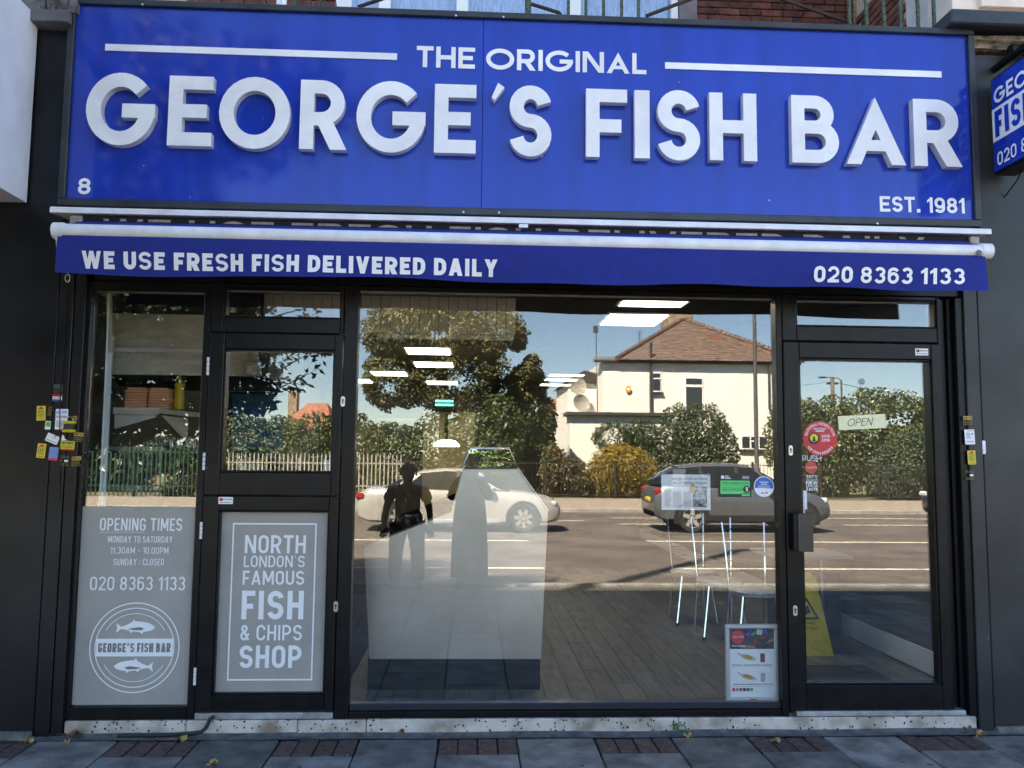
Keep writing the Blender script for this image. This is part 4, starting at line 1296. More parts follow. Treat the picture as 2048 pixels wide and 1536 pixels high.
# round seated chrome chairs
def chair(x, y, label):
    t = thing('bistro_chair', label, 'chair', (x, y, FZ), group='chrome bistro chairs by the window')
    mk('seat', MB().lathe([(0, .44), (.185, .44), (.203, .452), (.203, .48), (.19, .49), (0, .492)], (x, y, FZ), 'z', 28), mat('grey marbled seat', (.62, .65, .68), .35, var=.3, scale=30), t, smooth=True)
    mk('seat_ring', MB().lathe([(.198, .45), (.206, .465), (.198, .48)], (x, y, FZ), 'z', 28), M_steel, t, smooth=True)
    for sx, sy in ((-1, -1), (1, -1)):
        l = mk('leg', MB().cyl((x+sx*.13, y+sy*.13, FZ+.45), (x+sx*.19, y+sy*.17, FZ+.015), .0135, n=8), M_chrome, t, smooth=True)
        mk('foot', MB().cyl((x+sx*.19, y+sy*.17, FZ), (x+sx*.189, y+sy*.169, FZ+.03), .015, n=8), M_trim_in, l)
    # back legs run up into the backrest tubes
    for sx in (-1, 1):
        mk('back_tube', MB().tube([(x+sx*.17, y+.2, FZ+.01), (x+sx*.15, y+.16, FZ+.45), (x+sx*.165, y+.2, FZ+.75), (x+sx*.18, y+.25, FZ+1.0)], .0135, 8), M_chrome, t, smooth=True)
    for k in range(5):
        z = FZ+.6+k*.085
        mk('back_rung', MB().tube([(x-.165-.002*k, y+.175+.016*k, z), (x, y+.2+.016*k, z), (x+.165+.002*k, y+.175+.016*k, z)], .005, 6), M_trim_in, t)
M_trim_in = mat('black rubber', (.012, .012, .012), .6)
for x, y, lab in ((2.3, 1.62, 'chrome bistro chair nearest the window behind the framed price poster'), (2.18, 2.15, 'second chrome bistro chair from the window'), (2.1, 2.75, 'third chrome bistro chair from the window')):
    chair(x, y, lab)
tb = thing('side_table', 'white topped table on a single leg behind the entrance door', 'table', (2.85, 1.9, FZ))
mk('top', MB().box(2.45, 3.1, 1.55, 2.15, FZ+.73, FZ+.76, c=.006), mat('white laminate', (.5, .5, .5), .4), tb)
mk('leg', MB().tube([(2.86, 1.62, FZ+.73), (2.87, 1.62, FZ+.02)], .016, 8), M_chrome, tb, smooth=True)
mk('leg', MB().tube([(2.86, 2.08, FZ+.73), (2.87, 2.08, FZ+.02)], .016, 8), M_chrome, tb, smooth=True)
cr = thing('storage_crate', 'dark crate with crumpled plastic under the table behind the door', 'crate', (2.95, 2.4, FZ))
mk('crate', MB().box(2.75, 3.28, 2.2, 2.7, FZ, FZ+.55, c=.01), mat('dark crate', (.02, .022, .027), .6, var=.3), cr)
dm = mk('door_mat', MB().box(2.0, 2.95, .25, 1.1, FZ+.001, FZ+.012, c=.003), mat('brown door mat', (.03, .026, .022), .95, var=.4, scale=60, bump=.5), label='dark brown door mat inside the entrance', cat='mat')
wf = thing('wet_floor_sign', 'yellow folding wet floor sign inside beside the entrance door', 'floor sign', (2.72, 1.6, FZ))
M_yel = mat('yellow plastic sign', (.85, .62, .03), .45, var=.15, scale=8)
def wfp(sy):
    m_ = MB()
    pts = [(2.5, 0), (2.86, 0), (2.79, .58), (2.75, .62), (2.61, .62), (2.57, .58)]
    m_.prism(pts, lambda u, z, d: (u, 1.6+sy*(.16*(1-z/.62)+.012)+d, FZ+z), -.006, .006)
    return m_
f1 = mk('panel', wfp(-1), M_yel, wf)
mk('panel', wfp(1), M_yel, wf)
def onp(x, z): return (x, 1.6-(.16*(1-z/.62)+.012)-.009, FZ+z)
w_ = MB()
a, b, c = (2.6, .27), (2.78, .27), (2.69, .44)
ia, ib, ic = (2.625, .285), (2.755, .285), (2.69, .41)
for p, q, r_, s_ in ((a, b, ib, ia), (b, c, ic, ib), (c, a, ia, ic)):
    w_.add([onp(*p), onp(*q), onp(*r_), onp(*s_)], [(0, 1, 2, 3)])
w_.add([onp(2.68, .37), onp(2.70, .37), onp(2.715, .32), onp(2.67, .3)], [(0, 1, 2, 3)])
mk('warning_symbol', w_, M_trim_in, f1)
w_ = MB()
put_bfont(w_, 'Caution', (0, 0, 0), .022, m=0, align='c'); put_bfont(w_, 'Wet Floor', (0, 0, -.04), .022, m=0, align='c')
w_.v = [onp(2.69+x, .235+z) for x, y, z in w_.v]
mk('sign_lettering', w_, M_trim_in, f1)

# ============================================================ the street behind the camera (seen in the glass)
from mathutils import noise as mnoise
M_road = mat('worn asphalt', (.105, .088, .076), .85, var=.35, scale=.7, bump=.3, bscale=60, rvar=.1, detail=10)
M_paint = mat('worn white road paint', (.62, .58, .5), .7, var=.3, scale=5, col2=(.3, .26, .22), thr=(.3, .5))
M_kerb = mat('granite kerb', (.30, .27, .235), .85, var=.3, scale=5, rand=.15, bump=.3)
M_fpave = mat('sunlit concrete footway', (.27, .23, .185), .85, var=.25, scale=1.6, bump=.2)
M_earth = mat('dry grass and earth', (.15, .125, .06), .95, var=.5, scale=.9, col2=(.09, .085, .035), bump=.4, bscale=8)
mb = MB().quad((-400, -500, -.16), (400, -500, -.16), (400, 400, -.16), (-400, 400, -.16))
mk('ground', mb, M_earth, kind='structure', flip=False)
mb = MB().quad((-120, -21.5, -.08), (120, -21.5, -.08), (120, -5.9, -.08), (-120, -5.9, -.08))
road = mk('road', mb, M_road, kind='structure', flip=False)
def mark(x0, x1, y, w=.11):
    mk('road_marking', MB().box(x0, x1, y-w/2, y+w/2, -.0795, -.076), M_paint, road)
for x0, x1 in ((-9.5, -4.6), (-3.3, 1.15), (3.21, 7.6)): mark(x0, x1, -7.95)
for x0, x1 in ((-9, -5.2), (-3.6, 1.2), (3.68, 9.9)): mark(x0, x1, -12.25, .13)
mark(2.3, 3.15, -17.9); mark(-2.6, .8, -17.9); mark(4.1, 5.8, -19.0); mark(3.95, 5.9, -16.8); mark(10.3, 14.6, -19.4); mark(10.0, 14.2, -16.9)
mk('kerb_near', MB().box(-30, 30, -5.9, -5.76, -.12, .002, c=.01), mat('near granite kerb', (.2, .19, .18), .85, var=.3, scale=6), kind='structure')
fp = mk('far_pavement', MB().box(-120, 120, -28.4, -21.63, -.15, .03), M_fpave, kind='structure')
k0 = None
x = -19.
while x < 21:
    if k0 is None:
        k0 = mk('kerbstone', MB().box(-.455, .455, -.065, .065, -.15, .036, c=.015), M_kerb, fp, local=True)
        k0.location = Vector((x, -21.56, 0))-fp.location
    else:
        inst(k0, (x, -21.56, random.uniform(-.006, .004)), fp, 'kerbstone')
    x += .92
mk('verge', MB().box(-120, 120, -60, -28.42, -.15, .02), M_earth, kind='structure')

# ------------------------------------------------------------ foliage
def leaf_mat(name, c1, c2, scale=1.2, rough=.55, trans=.25):
    m = bpy.data.materials.new(name)
    m.use_nodes = True
    N, L = m.node_tree.nodes, m.node_tree.links
    b = N['Principled BSDF']
    b.inputs['Roughness'].default_value = rough
    geo = N.new('ShaderNodeNewGeometry')
    nz = N.new('ShaderNodeTexNoise'); nz.inputs['Scale'].default_value = scale; nz.inputs['Detail'].default_value = 5
    wn_ = N.new('ShaderNodeTexWhiteNoise')
    L.new(geo.outputs['Position'], nz.inputs['Vector'])
    L.new(geo.outputs['Random Per Island'], wn_.inputs['Vector'])
    av = N.new('ShaderNodeMath'); av.operation = 'MULTIPLY_ADD'; av.inputs[1].default_value = .35
    ad = N.new('ShaderNodeMath'); ad.operation = 'SUBTRACT'; ad.inputs[1].default_value = .17
    L.new(wn_.outputs['Value'], av.inputs[0]); L.new(nz.outputs['Fac'], ad.inputs[0]); L.new(ad.outputs[0], av.inputs[2])
    r = N.new('ShaderNodeValToRGB')
    r.color_ramp.elements[0].position = .32; r.color_ramp.elements[1].position = .68
    r.color_ramp.elements[0].color = (*c1, 1); r.color_ramp.elements[1].color = (*c2, 1)
    L.new(av.outputs[0], r.inputs[0]); L.new(r.outputs[0], b.inputs['Base Color'])
    t = N.new('ShaderNodeBsdfTranslucent'); L.new(r.outputs[0], t.inputs[0])
    x_ = N.new('ShaderNodeMixShader'); x_.inputs[0].default_value = trans
    L.new(b.outputs[0], x_.inputs[1]); L.new(t.outputs[0], x_.inputs[2])
    L.new(x_.outputs[0], N['Material Output'].inputs['Surface'])
    return m
def crown(lobes, n, size, seed, hole=.0, freq=1.0, flat=.5, narrow=.55, shell=.55):
    """leaf faces spread through the outer volume of a set of ellipsoids"""
    rnd = random.Random(seed)
    tot = sum((l[3]*l[4]*l[5])**(2/3) for l in lobes)
    vs, fs = [], []
    off = Vector((seed*3.1, seed*1.7, 0))
    for (cx, cy, cz, rx, ry, rz) in lobes:
        k = int(n*(rx*ry*rz)**(2/3)/tot)
        for _ in range(k):
            d = Vector((rnd.gauss(0, 1), rnd.gauss(0, 1), rnd.gauss(0, 1))).normalized()
            rr = shell+(1-shell)*rnd.random()**.6
            bumpy = 1+.16*mnoise.noise(Vector((cx+d.x*2.2, cy+d.y*2.2, cz+d.z*2.2))+off)
            p = Vector((cx+d.x*rx*rr*bumpy, cy+d.y*ry*rr*bumpy, cz+d.z*rz*rr*bumpy))
            if p.z < .02: continue
            if hole and mnoise.noise(p*freq+off) < -.5+hole*.9: continue
            nn = (d*flat+Vector((rnd.gauss(0, .6), rnd.gauss(0, .6), rnd.gauss(.25, .6)))).normalized()
            a = nn.orthogonal().normalized()
            ang = rnd.random()*6.28
            a = a*math.cos(ang)+nn.cross(a)*math.sin(ang)
            b = nn.cross(a)
            s = size*(.6+.8*rnd.random())
            o = len(vs)
            vs += [tuple(p-a*s), tuple(p+b*s*narrow-a*s*.1+nn*s*.12), tuple(p+a*s), tuple(p-b*s*narrow-a*s*.1+nn*s*.12)]
            fs.append((o, o+1, o+2, o+3))
    m = MB(); m.v = vs; m.f = fs; m.m = [0]*len(fs)
    return m
M_bark = mat('bark', (.09, .07, .05), .9, var=.5, scale=9, bump=.6, stretch=(1, 1, .3))
def plant(name, label, cat, base, lobes, n, size, leafm, seed, trunk=None, limbs=(), group=None, **k):
    t = thing(name, label, cat, base, group=group)
    mk('crown' if cat == 'tree' else 'foliage', crown(lobes, n, size, seed, **k), leafm, t, flip=False)
    if trunk:
        h, r = trunk
        rnd = random.Random(seed+5)
        pts = [(base[0]+rnd.uniform(-.1, .1)*i/4, base[1]+rnd.uniform(-.1, .1)*i/4, base[2]+h*i/4) for i in range(5)]
        mt_ = MB().tube(pts, [r*(1-.15*i) for i in range(5)], 10)
        for l in lobes:
            s = pts[2+rnd.randint(0, 2)]
            mid = [(s[i]+l[i])/2+rnd.uniform(-.2, .2) for i in range(3)]
            mt_.tube([s, mid, l[:3]], [r*.45, r*.3, r*.1], 6)
        mk('trunk', mt_, M_bark, t, smooth=True)
    else:
        rnd = random.Random(seed+5)
        ms = MB()
        for i in range(7):
            l = lobes[i % len(lobes)]
            ms.tube([(l[0]+rnd.uniform(-.15, .15), l[1]+rnd.uniform(-.15, .15), base[2]), (l[0]+rnd.uniform(-.3, .3)*l[3], l[1], max(.2, l[2])), (l[0]+rnd.uniform(-.6, .6)*l[3], l[1]+rnd.uniform(-.4, .4)*l[4], l[2]+l[5]*.5)], [.04, .03, .01], 5)
        mk('stems', ms, M_bark, t)
    return t
L_syc = leaf_mat('sycamore leaves', (.055, .075, .022), (.165, .145, .055), .7)
L_dark = leaf_mat('dark evergreen leaves', (.02, .038, .012), (.055, .08, .022), 1.2, .4, .12)
L_ivy = leaf_mat('ivy leaves', (.025, .05, .015), (.07, .11, .025), 1.4, .45, .18)
L_gold = leaf_mat('golden privet leaves', (.16, .12, .02), (.36, .25, .035), 2.2)
L_laur = leaf_mat('laurel leaves', (.05, .072, .022), (.13, .15, .045), 1.3, .35, .15)
L_clip = leaf_mat('clipped hedge leaves', (.035, .06, .024), (.075, .11, .04), 2.5)
L_red = leaf_mat('reddish shrub leaves', (.05, .065, .02), (.15, .1, .045), 2)
L_near = leaf_mat('street tree leaves', (.03, .045, .012), (.05, .075, .02), 2, .5, .15)
plant('sycamore_tree', 'tall browning sycamore behind the grey palisade fence across the road', 'tree', (-1.2, -32, 0),
      [(-3.0, -31.5, 7.2, 2.0, 1.8, 1.5), (-1.1, -31.3, 7.3, 2.1, 1.9, 1.7), (1.0, -31.2, 7.0, 1.5, 1.6, 1.3), (1.75, -31.4, 5.6, 1.35, 1.5, 1.1), (-3.4, -31.6, 5.0, 1.6, 1.6, 1.4), (-.8, -31.6, 5.2, 2.2, 1.8, 1.7), (2.4, -31.8, 4.9, 1.0, 1.2, .9)], 60000, .085, L_syc, 1, trunk=(6.2, .28), hole=.36, freq=.9)
plant('evergreen_tree', 'dark evergreen between the sycamore and the white house across the road', 'tree', (2.1, -32.5, 0),
      [(2.0, -32, 2.0, 1.3, 1.2, 2.0), (2.7, -32, 3.4, 1.15, 1.1, 1.6), (1.6, -32, 3.8, 1.2, 1.1, 1.6), (2.9, -32, 1.6, 1.0, 1.0, 1.6)], 15000, .1, L_dark, 2, trunk=(3.5, .2), hole=.2)
plant('ivy_hedge', 'ivy hedge behind the grey palisade fence below the sycamore', 'hedge', (-2, -30.2, 0),
      [(-5.2, -30.2, 1.7, 1.6, .9, 1.9), (-3.4, -30.2, 1.5, 1.4, .9, 1.7), (-1.6, -30.2, 1.6, 1.5, .9, 1.9), (.2, -30.2, 1.7, 1.4, .9, 2.0), (1.2, -30.1, 2.2, 1.1, .8, 2.2)], 19000, .09, L_ivy, 3, hole=.15)
plant('green_hedge', 'leafy green hedge behind the palisade fence beside the brown roofed house', 'hedge', (-7.5, -30.4, 0),
      [(-9.6, -30.4, 1.6, 1.6, .9, 1.9), (-8.0, -30.4, 1.5, 1.4, .9, 1.8), (-6.6, -30.4, 1.7, 1.5, .9, 1.75)], 15000, .095, leaf_mat('hedge leaves', (.04, .07, .02), (.12, .15, .04), 1.5), 4, hole=.15)
plant('scrub_bush', 'low dry scrub bush behind the green palisade fence', 'bush', (-10.4, -28.0, 0),
      [(-10.2, -27.6, .45, .8, .5, .55), (-11.2, -27.8, .3, .8, .4, .4)], 1600, .09, L_red, 5, hole=.3)
plant('shadowy_tree', 'dark leafy tree far behind the green palisade fence', 'tree', (-13, -33, 0),
      [(-14.5, -32, 1.2, 2.2, 1.2, 1.2), (-12, -32, 1.1, 1.8, 1.2, 1.1), (-16.5, -32, 1.3, 2, 1.2, 1.4)], 5000, .2, L_dark, 6, trunk=(2, .2), hole=.35)
plant('golden_shrub', 'rounded golden yellow shrub behind iron railings across the road', 'shrub', (6.35, -29.8, 0),
      [(6.35, -29.8, 1.15, 1.4, 1.1, 1.2), (5.7, -29.7, .9, .9, .9, 1.0), (7.2, -29.7, .85, .8, .8, .95)], 9000, .085, L_gold, 7, flat=.9, narrow=.3)
plant('clipped_shrub', 'tall dark round clipped shrub in front of the white house', 'shrub', (9.9, -31.4, 0),
      [(9.2, -31.4, 2.6, 1.0, 1.0, 1.5), (10.2, -31.4, 2.6, 1.25, 1.1, 1.6), (9.8, -31.3, 1.2, 1.75, 1.2, 1.4), (11.0, -31.3, 1.9, .85, .9, 1.5)], 12000, .075, L_dark, 8, flat=.9, shell=.75)
plant('bamboo_shrub', 'spiky long leaved shrub beside the golden shrub', 'shrub', (6.9, -31.6, 0),
      [(6.4, -31.5, 2.5, 1.1, .7, .75), (7.6, -31.5, 2.6, .9, .7, .8), (7.4, -31.4, 1.5, 1.2, .7, 1.2)], 3800, .17, L_clip, 9, narrow=.16, hole=.2)
plant('autumn_shrub', 'reddish green shrub left of the golden shrub behind the railings', 'shrub', (4.3, -29.8, 0),
      [(4.2, -29.9, .8, .8, .7, .95), (3.5, -30, 1.1, .6, .7, 1.2), (4.8, -29.7, .5, .5, .6, .65)], 3500, .09, L_red, 10, hole=.2)
plant('laurel_hedge', 'tall unclipped laurel hedge across the road seen in the entrance door', 'hedge', (16.5, -31.5, 0),
      [(14.6, -31.4, 2.5, 1.5, 1.2, 2.1), (16.3, -31.6, 2.4, 1.6, 1.2, 2.2), (17.9, -31.6, 2.7, 1.6, 1.2, 2.25), (19.6, -31.6, 2.6, 1.5, 1.2, 2.2), (21, -31.5, 2.4, 1.3, 1, 2.2), (15.4, -31.2, 1.0, 2, 1, 1.2)], 30000, .09, L_laur, 11, hole=.12)
plant('rounded_hedge', 'smooth rounded clipped hedge in front of the laurels', 'hedge', (19.2, -29.6, 0),
      [(19.0, -29.6, 1.3, 1.9, .9, 1.75), (20.3, -29.6, 1.5, 1.5, .9, 1.8), (18.1, -29.5, .7, 1.3, .8, 1.0)], 12000, .07, L_clip, 12, flat=1.0, shell=.8)
# the street tree beside the shop, in the building's shade
tr = thing('street_tree', 'leafy street tree on the near pavement whose branches show dark in the left panes', 'tree', (-6.0, -4.3, 0))
nl = [(-5.2, -3.9, 4.6, 2.0, 1.5, 1.5), (-6.6, -4.2, 4.0, 1.8, 1.5, 1.8), (-4.6, -3.8, 3.1, 1.3, 1.0, .75), (-6.5, -4, 2.9, 1.3, 1.2, .9), (-4.2, -4.2, 5.6, 1.5, 1.4, 1.2), (-7.4, -4.4, 5.4, 2, 1.6, 1.8),
      (-3.3, -3.9, 2.75, .85, .7, 1.0), (-4.3, -4.0, 2.65, 1.0, .8, 1.0), (-2.85, -3.9, 2.75, .5, .5, .7), (-2.42, -3.9, 2.62, .38, .4, .5), (-2.5, -3.9, 3.15, .45, .4, .5), (-2.3, -3.8, 2.2, .22, .3, .16), (-2.7, -3.8, 2.2, .3, .3, .25),
      (-3.2, -3.9, 2.05, .55, .5, .35), (-3.9, -3.9, 2.0, .6, .5, .35), (-4.6, -3.9, 2.1, .6, .5, .4), (-2.5, -3.1, 5.0, 1.1, .8, .7), (-1.9, -3.2, 5.2, .8, .7, .5), (-2.95, -3.95, 3.55, .65, .7, .75), (-5.3, -4, 2.6, .9, .8, .9), (-3.6, -4, 4.2, 1.0, .9, .9)]  # the two lobes nearest the shop are added overhead to shade the people
mk('crown', crown(nl, 76000, .05, 21, hole=.0, freq=1.4, shell=.1), L_near, tr, flip=False)
rnd = random.Random(33)
mt_ = MB().tube([(-6.0, -4.3, -.03), (-6.05, -4.3, 1.2), (-5.95, -4.25, 2.4), (-6.0, -4.2, 4.4)], [.2, .16, .14, .07], 12)
for l in nl:
    mt_.tube([(-6, -4.25, 2.3), ((l[0]-6)/2, (l[1]-4.25)/2, (l[2]+2.6)/2), l[:3]], [.09, .06, .02], 7)
mk('trunk', mt_, M_bark, tr, smooth=True)
vs, fs = [], []
tw = MB()
for (p0, p1) in (((-2.16, -3.80, 2.80), (-1.64, -3.80, 3.17)), ((-2.09, -3.70, 2.26), (-1.60, -3.70, 2.55)), ((-2.19, -3.90, 3.08), (-1.51, -3.90, 3.31)), ((-2.02, -3.70, 2.49), (-1.58, -3.70, 2.79)), ((-2.22, -3.70, 2.36), (-1.74, -3.70, 2.37)), ((-2.29, -3.90, 2.81), (-1.81, -3.90, 2.76)), ((-2.36, -3.80, 2.63), (-1.85, -3.80, 3.02)), ((-2.16, -3.60, 2.72), (-1.45, -3.60, 2.70))):
    p0, p1 = Vector(p0), Vector(p1)
    p0 = p0+(p0-p1)*.7
    tw.tube([p0, (p0+p1)/2+Vector((0, 0, .03)), p1], [.012, .008, .002], 5)
    n = 46
    for i in range(n):
        f = (i+rnd.random())/n
        spread = .10*(1-f)+.03
        p = p0.lerp(p1, f)+Vector((rnd.gauss(0, spread), rnd.gauss(0, spread), rnd.gauss(-.02, spread)))
        a = Vector((rnd.gauss(0, 1), rnd.gauss(0, 1), rnd.gauss(-.5, .6))).normalized()
        nn = a.orthogonal().normalized(); b = nn.cross(a)
        s = .045*(.6+.7*rnd.random())
        o = len(vs)
        vs += [tuple(p-a*s), tuple(p+b*s*.5), tuple(p+a*s), tuple(p-b*s*.5)]
        fs.append((o, o+1, o+2, o+3))
lm = MB(); lm.v = vs; lm.f = fs; lm.m = [0]*len(fs)
mk('branch_leaves', lm, L_near, tr, flip=False)
mk('twigs', tw, M_bark, tr)

# ------------------------------------------------------------ fences
def palisade(name, label, x0, x1, y, zt, step, m, w=.023):
    f = thing(name, label, 'fence', ((x0+x1)/2, y, 0))
    p0 = None
    x = x0
    while x < x1:
        prof = MB().prism([(-w, .06), (w, .06), (w, zt-.09), (0, zt), (-w, zt-.09)], lambda u, z, d: (u, d, z), -.012, .012) if p0 is None else None
        if p0 is None:
            p0 = mk('pale', prof, m, f, local=True); p0.location = Vector((x, y, 0))-f.location
        else:
            inst(p0, (x, y, random.uniform(-.012, .012)), f, 'pale')
        x += step
    for z in (.45, zt-.4):
        mk('rail', MB().box(x0-.1, x1+.05, y-.065, y-.0125, z-.025, z+.025), m, f)
    x = x0
    while x < x1+.1:
        mk('post', MB().box(x-.04, x+.04, y-.14, y-.066, 0, zt-.2), m, f)
        x += 2.75
palisade('palisade_fence', 'green steel palisade fence seen in the left window', -15.5, -9.7, -27.2, 2.12, .17, mat('green fence paint', (.01, .05, .036), .5, var=.3, scale=3))
palisade('palisade_fence', 'pale grey galvanised palisade fence behind the silver car', -9.6, -2.75, -28.5, 1.75, .166, mat('galvanised steel', (.42, .40, .36), .5, metal=.3, var=.3, scale=3))
rl = thing('iron_railing', 'long low dark iron railing along the far pavement', 'railing', (10, -28.6, 0))
M_rail = mat('dark brown railing paint', (.03, .022, .018), .6, var=.4, scale=6)
b0 = None
x = -2.6
while x < 20.5:
    if b0 is None:
        b0 = mk('bar', MB().cyl((0, 0, .05), (0, 0, 1.5), .011, n=6), M_rail, rl, local=True); b0.location = Vector((x, -28.6, 0))-rl.location
    else:
        inst(b0, (x, -28.6, 0), rl, 'bar')
    x += .142
for z in (.16, 1.42):
    mk('rail', MB().box(-2.7, 20.6, -28.625, -28.575, z-.016, z+.016), M_rail, rl)
x = -2.65
while x < 20.6:
    mk('post', MB().box(x-.03, x+.03, -28.64, -28.56, 0, 1.56), M_rail, rl)
    x += 2.84

# ------------------------------------------------------------ white house
hs = thing('white_house', 'white rendered house with brown hipped tile roof across the road', 'house', (11.3, -36, 0))
M_rend = mat('white masonry paint', (.8, .775, .71), .85, var=.1, scale=1.3, bump=.15, bscale=12, col2=(.66, .61, .54), thr=(.2, .42))
M_tile = mat('brown roof tiles', (.145, .095, .075), .85, var=.5, scale=4, rand=.0, bump=.3, bscale=10)
M_dark = mat('dark fascia paint', (.045, .042, .04), .6)
HX0, HX1, HY = 6.53, 16.25, -36.
mk('wall', MB().box(HX0, HX1, HY-10, HY, 0, 6.5), M_rend, hs)
mk('gutter', MB().box(HX0-.25, HX1+.35, HY-.02, HY+.28, 6.44, 6.56, c=.02), M_dark, hs)
apx, apy, apz = 11.80, -40.5, 9.44
e0, e1, ey, ez = 7.2, HX1+.45, HY+.36, 6.57
rows = 22
rf = MB()
def roofpt(side, t, s):
    if side == 0:   # front slope
        a = Vector((e0+(apx-e0)*t, ey+(apy-ey)*t, ez+(apz-ez)*t)); b = Vector((e1+(apx-e1)*t, ey+(apy-ey)*t, ez+(apz-ez)*t))
    elif side == 1:  # right slope
        a = Vector((e1+(apx-e1)*t, ey+(apy-ey)*t, ez+(apz-ez)*t)); b = Vector((e1+(apx-e1)*t, -47, ez+(apz-ez)*t))
    else:
        a = Vector((e0+(apx-e0)*t, -47, ez+(apz-ez)*t)); b = Vector((e0+(apx-e0)*t, ey+(apy-ey)*t, ez+(apz-ez)*t))
    return a+(b-a)*s
for side in range(3):
    for i in range(rows):
        t0, t1 = i/rows, (i+1)/rows
        n = max(2, int(28*(1-t0)))
        lift = Vector((0, .0, .035))
        for j in range(n):
            jit = Vector((0, 0, random.uniform(-.012, .012)))
            a, b, c, d = roofpt(side, t0, j/n), roofpt(side, t0, (j+1)/n), roofpt(side, t1, (j+1)/n), roofpt(side, t1, j/n)
            rf.add([a+lift+jit, b+lift+jit, c+jit, d+jit, a, b], [(0, 1, 2, 3), (4, 5, 1, 0)])
rfo = mk('roof', rf, M_tile, hs, flip=False, kind='stuff')
for s in (0, 1):
    pts = [Vector((e0 if s == 0 else e1, ey, ez+.05)).lerp(Vector((apx, apy, apz+.05)), i/26) for i in range(27)]
    hip = MB()
    for i in range(26):
        hip.tube([pts[i]+Vector((0, 0, .03)), pts[i+1]], [.13, .10], 6)
    mk('hip_tiles', hip, M_tile, rfo)
mk('ridge', MB().tube([(apx, apy, apz+.03), (apx, -47, apz+.03)], .12, 6), M_tile, hs)
mk('ceiling_deck', MB().quad((e0, ey, ez-.005), (e1, ey, ez-.005), (e1, -47, ez-.005), (e0, -47, ez-.005)), M_dark, hs, flip=False)
ch = mk('chimney', MB().box(11.01, 12.64, -42.6, -41.5, 7.6, 10.01, c=.03), mat('stock brick chimney', (.26, .2, .13), .9, var=.4, scale=5), hs)
for dx in (.4, 1.1): mk('chimney_pot', MB().lathe([(.12, 0), (.1, .5), (.12, .52)], (11.01+dx, -42, 10.01), 'z', 12), mat('terracotta', (.4, .17, .09), .8), ch)
mk('stair_dormer', MB().box(12.64, 13.23, -39.4, -37.9, 6.9, 8.18), mat('tile hung dormer', (.24, .1, .07), .85, var=.3, scale=6), hs)
M_win = mat('dark window pane', (.03, .035, .04), .08)
def hwin(x0, x1, z0, z1, bars, label=None, fcol=None):
    w = mk('window', MB().box(x0, x1, HY+.005, HY+.05, z0, z1, c=.01), M_pvc, hs)
    for (a, b, c, d) in bars:
        mk('pane', MB().box(x0+(x1-x0)*a, x0+(x1-x0)*b, HY+.045, HY+.06, z0+(z1-z0)*c, z0+(z1-z0)*d), M_win, w)
    mk('sill', MB().box(x0-.06, x1+.06, HY+.005, HY+.16, z0-.08, z0-.002), M_dark, w)
hwin(9.01, 9.52, 4.99, 6.00, [(.15, .85, .72, .92), (.15, .85, .08, .64)])
hwin(10.68, 11.62, 4.06, 5.78, [(.07, .93, .78, .95), (.07, .93, .05, .7)])
hwin(13.50, 14.90, 2.17, 2.87, [(.05, .32, .1, .9), (.38, .62, .1, .55), (.38, .62, .65, .9), (.68, .95, .1, .9)])
mk('soil_pipe', MB().tube([(8.95, HY+.12, 3.85), (8.95, HY+.12, 6.6), (8.95, HY+.2, 7.5)], .075, 8), M_dark, hs)
mk('drain_pipe', MB().tube([(14.95, HY+.12, 6.4), (14.95, HY+.12, 4.2), (15.2, HY+.12, 4.05)], .05, 8), M_dark, hs)
al = mk('alarm_box', MB().prism([(.16*math.cos(R_(a))+7.82, .18*math.sin(R_(a))+5.12) for a in range(0, 360, 60)], lambda u, z, d: (u, d, z), HY, HY+.1), mat('orange alarm casing', (.7, .3, .04), .5), hs)
mk('alarm_label', MB().box(7.74, 7.9, HY+.1005, HY+.105, 5.07, 5.17), M_white, al)
# single storey extension and the rear wing
ext = mk('extension_wall', MB().box(4.73, 9.7, -35.998, -34.6, 0, 3.68), M_rend, hs)
mk('extension_roof', MB().box(4.55, 9.85, -36, -34.35, 3.69, 3.86, c=.02), M_dark, hs)
mk('wing_wall', MB().box(5.05, 6.52, -44, -38.2, 0, 5.6), M_rend, hs)
mk('wing_roof', MB().prism([(4.85, 5.61), (6.52, 5.61), (6.52, 6.1), (5.9, 6.25)], lambda u, z, d: (u, d, z), -44, -38), M_dark, hs)
mk('parapet', MB().box(6.2, 7.4, -37, -35.9, 6.565, 6.72), mat('lead flashing', (.2, .2, .2), .6), hs)
def dish(p, r):
    d = thing('satellite_dish', None, 'dish', p, group=None)
    m_ = MB()
    vs_ = []
    ax = Vector((.35, .9, .25)).normalized()
    a = ax.orthogonal().normalized(); b = ax.cross(a)
    c = Vector(p)
    for j in range(5):
        rr = r*j/4
        for i in range(18):
            t_ = 2*math.pi*i/18
            vs_.append(c+ax*(.35*rr*rr/r)+a*rr*math.cos(t_)+b*rr*math.sin(t_))
    m_.add(vs_, [(j*18+i, j*18+(i+1) % 18, (j+1)*18+(i+1) % 18, (j+1)*18+i) for j in range(4) for i in range(18)])
    mk('reflector', m_, mat('pale dish paint', (.3, .28, .25), .5), d, smooth=True)
    mk('arm', MB().tube([c-b*r*.9, c+ax*r*.9], .015, 5), M_dark, d)
    mk('mount', MB().tube([c, c-ax*.25, c-ax*.25+Vector((.35, -.1, -.5))], .025, 6), M_dark, d)
    return d
tag(dish((5.38, -37.40, 5.33), .52), 'upper of two satellite dishes on the white house wing', 'dish', 'satellite dishes on the white house')
tag(dish((5.56, -37.20, 4.42), .48), 'lower of two satellite dishes on the white house wing', 'dish', 'satellite dishes on the white house')
an = thing('aerial_mast', 'tall thin aerial mast left of the white house roof', 'aerial', (6.53, -37.50, 6.22))
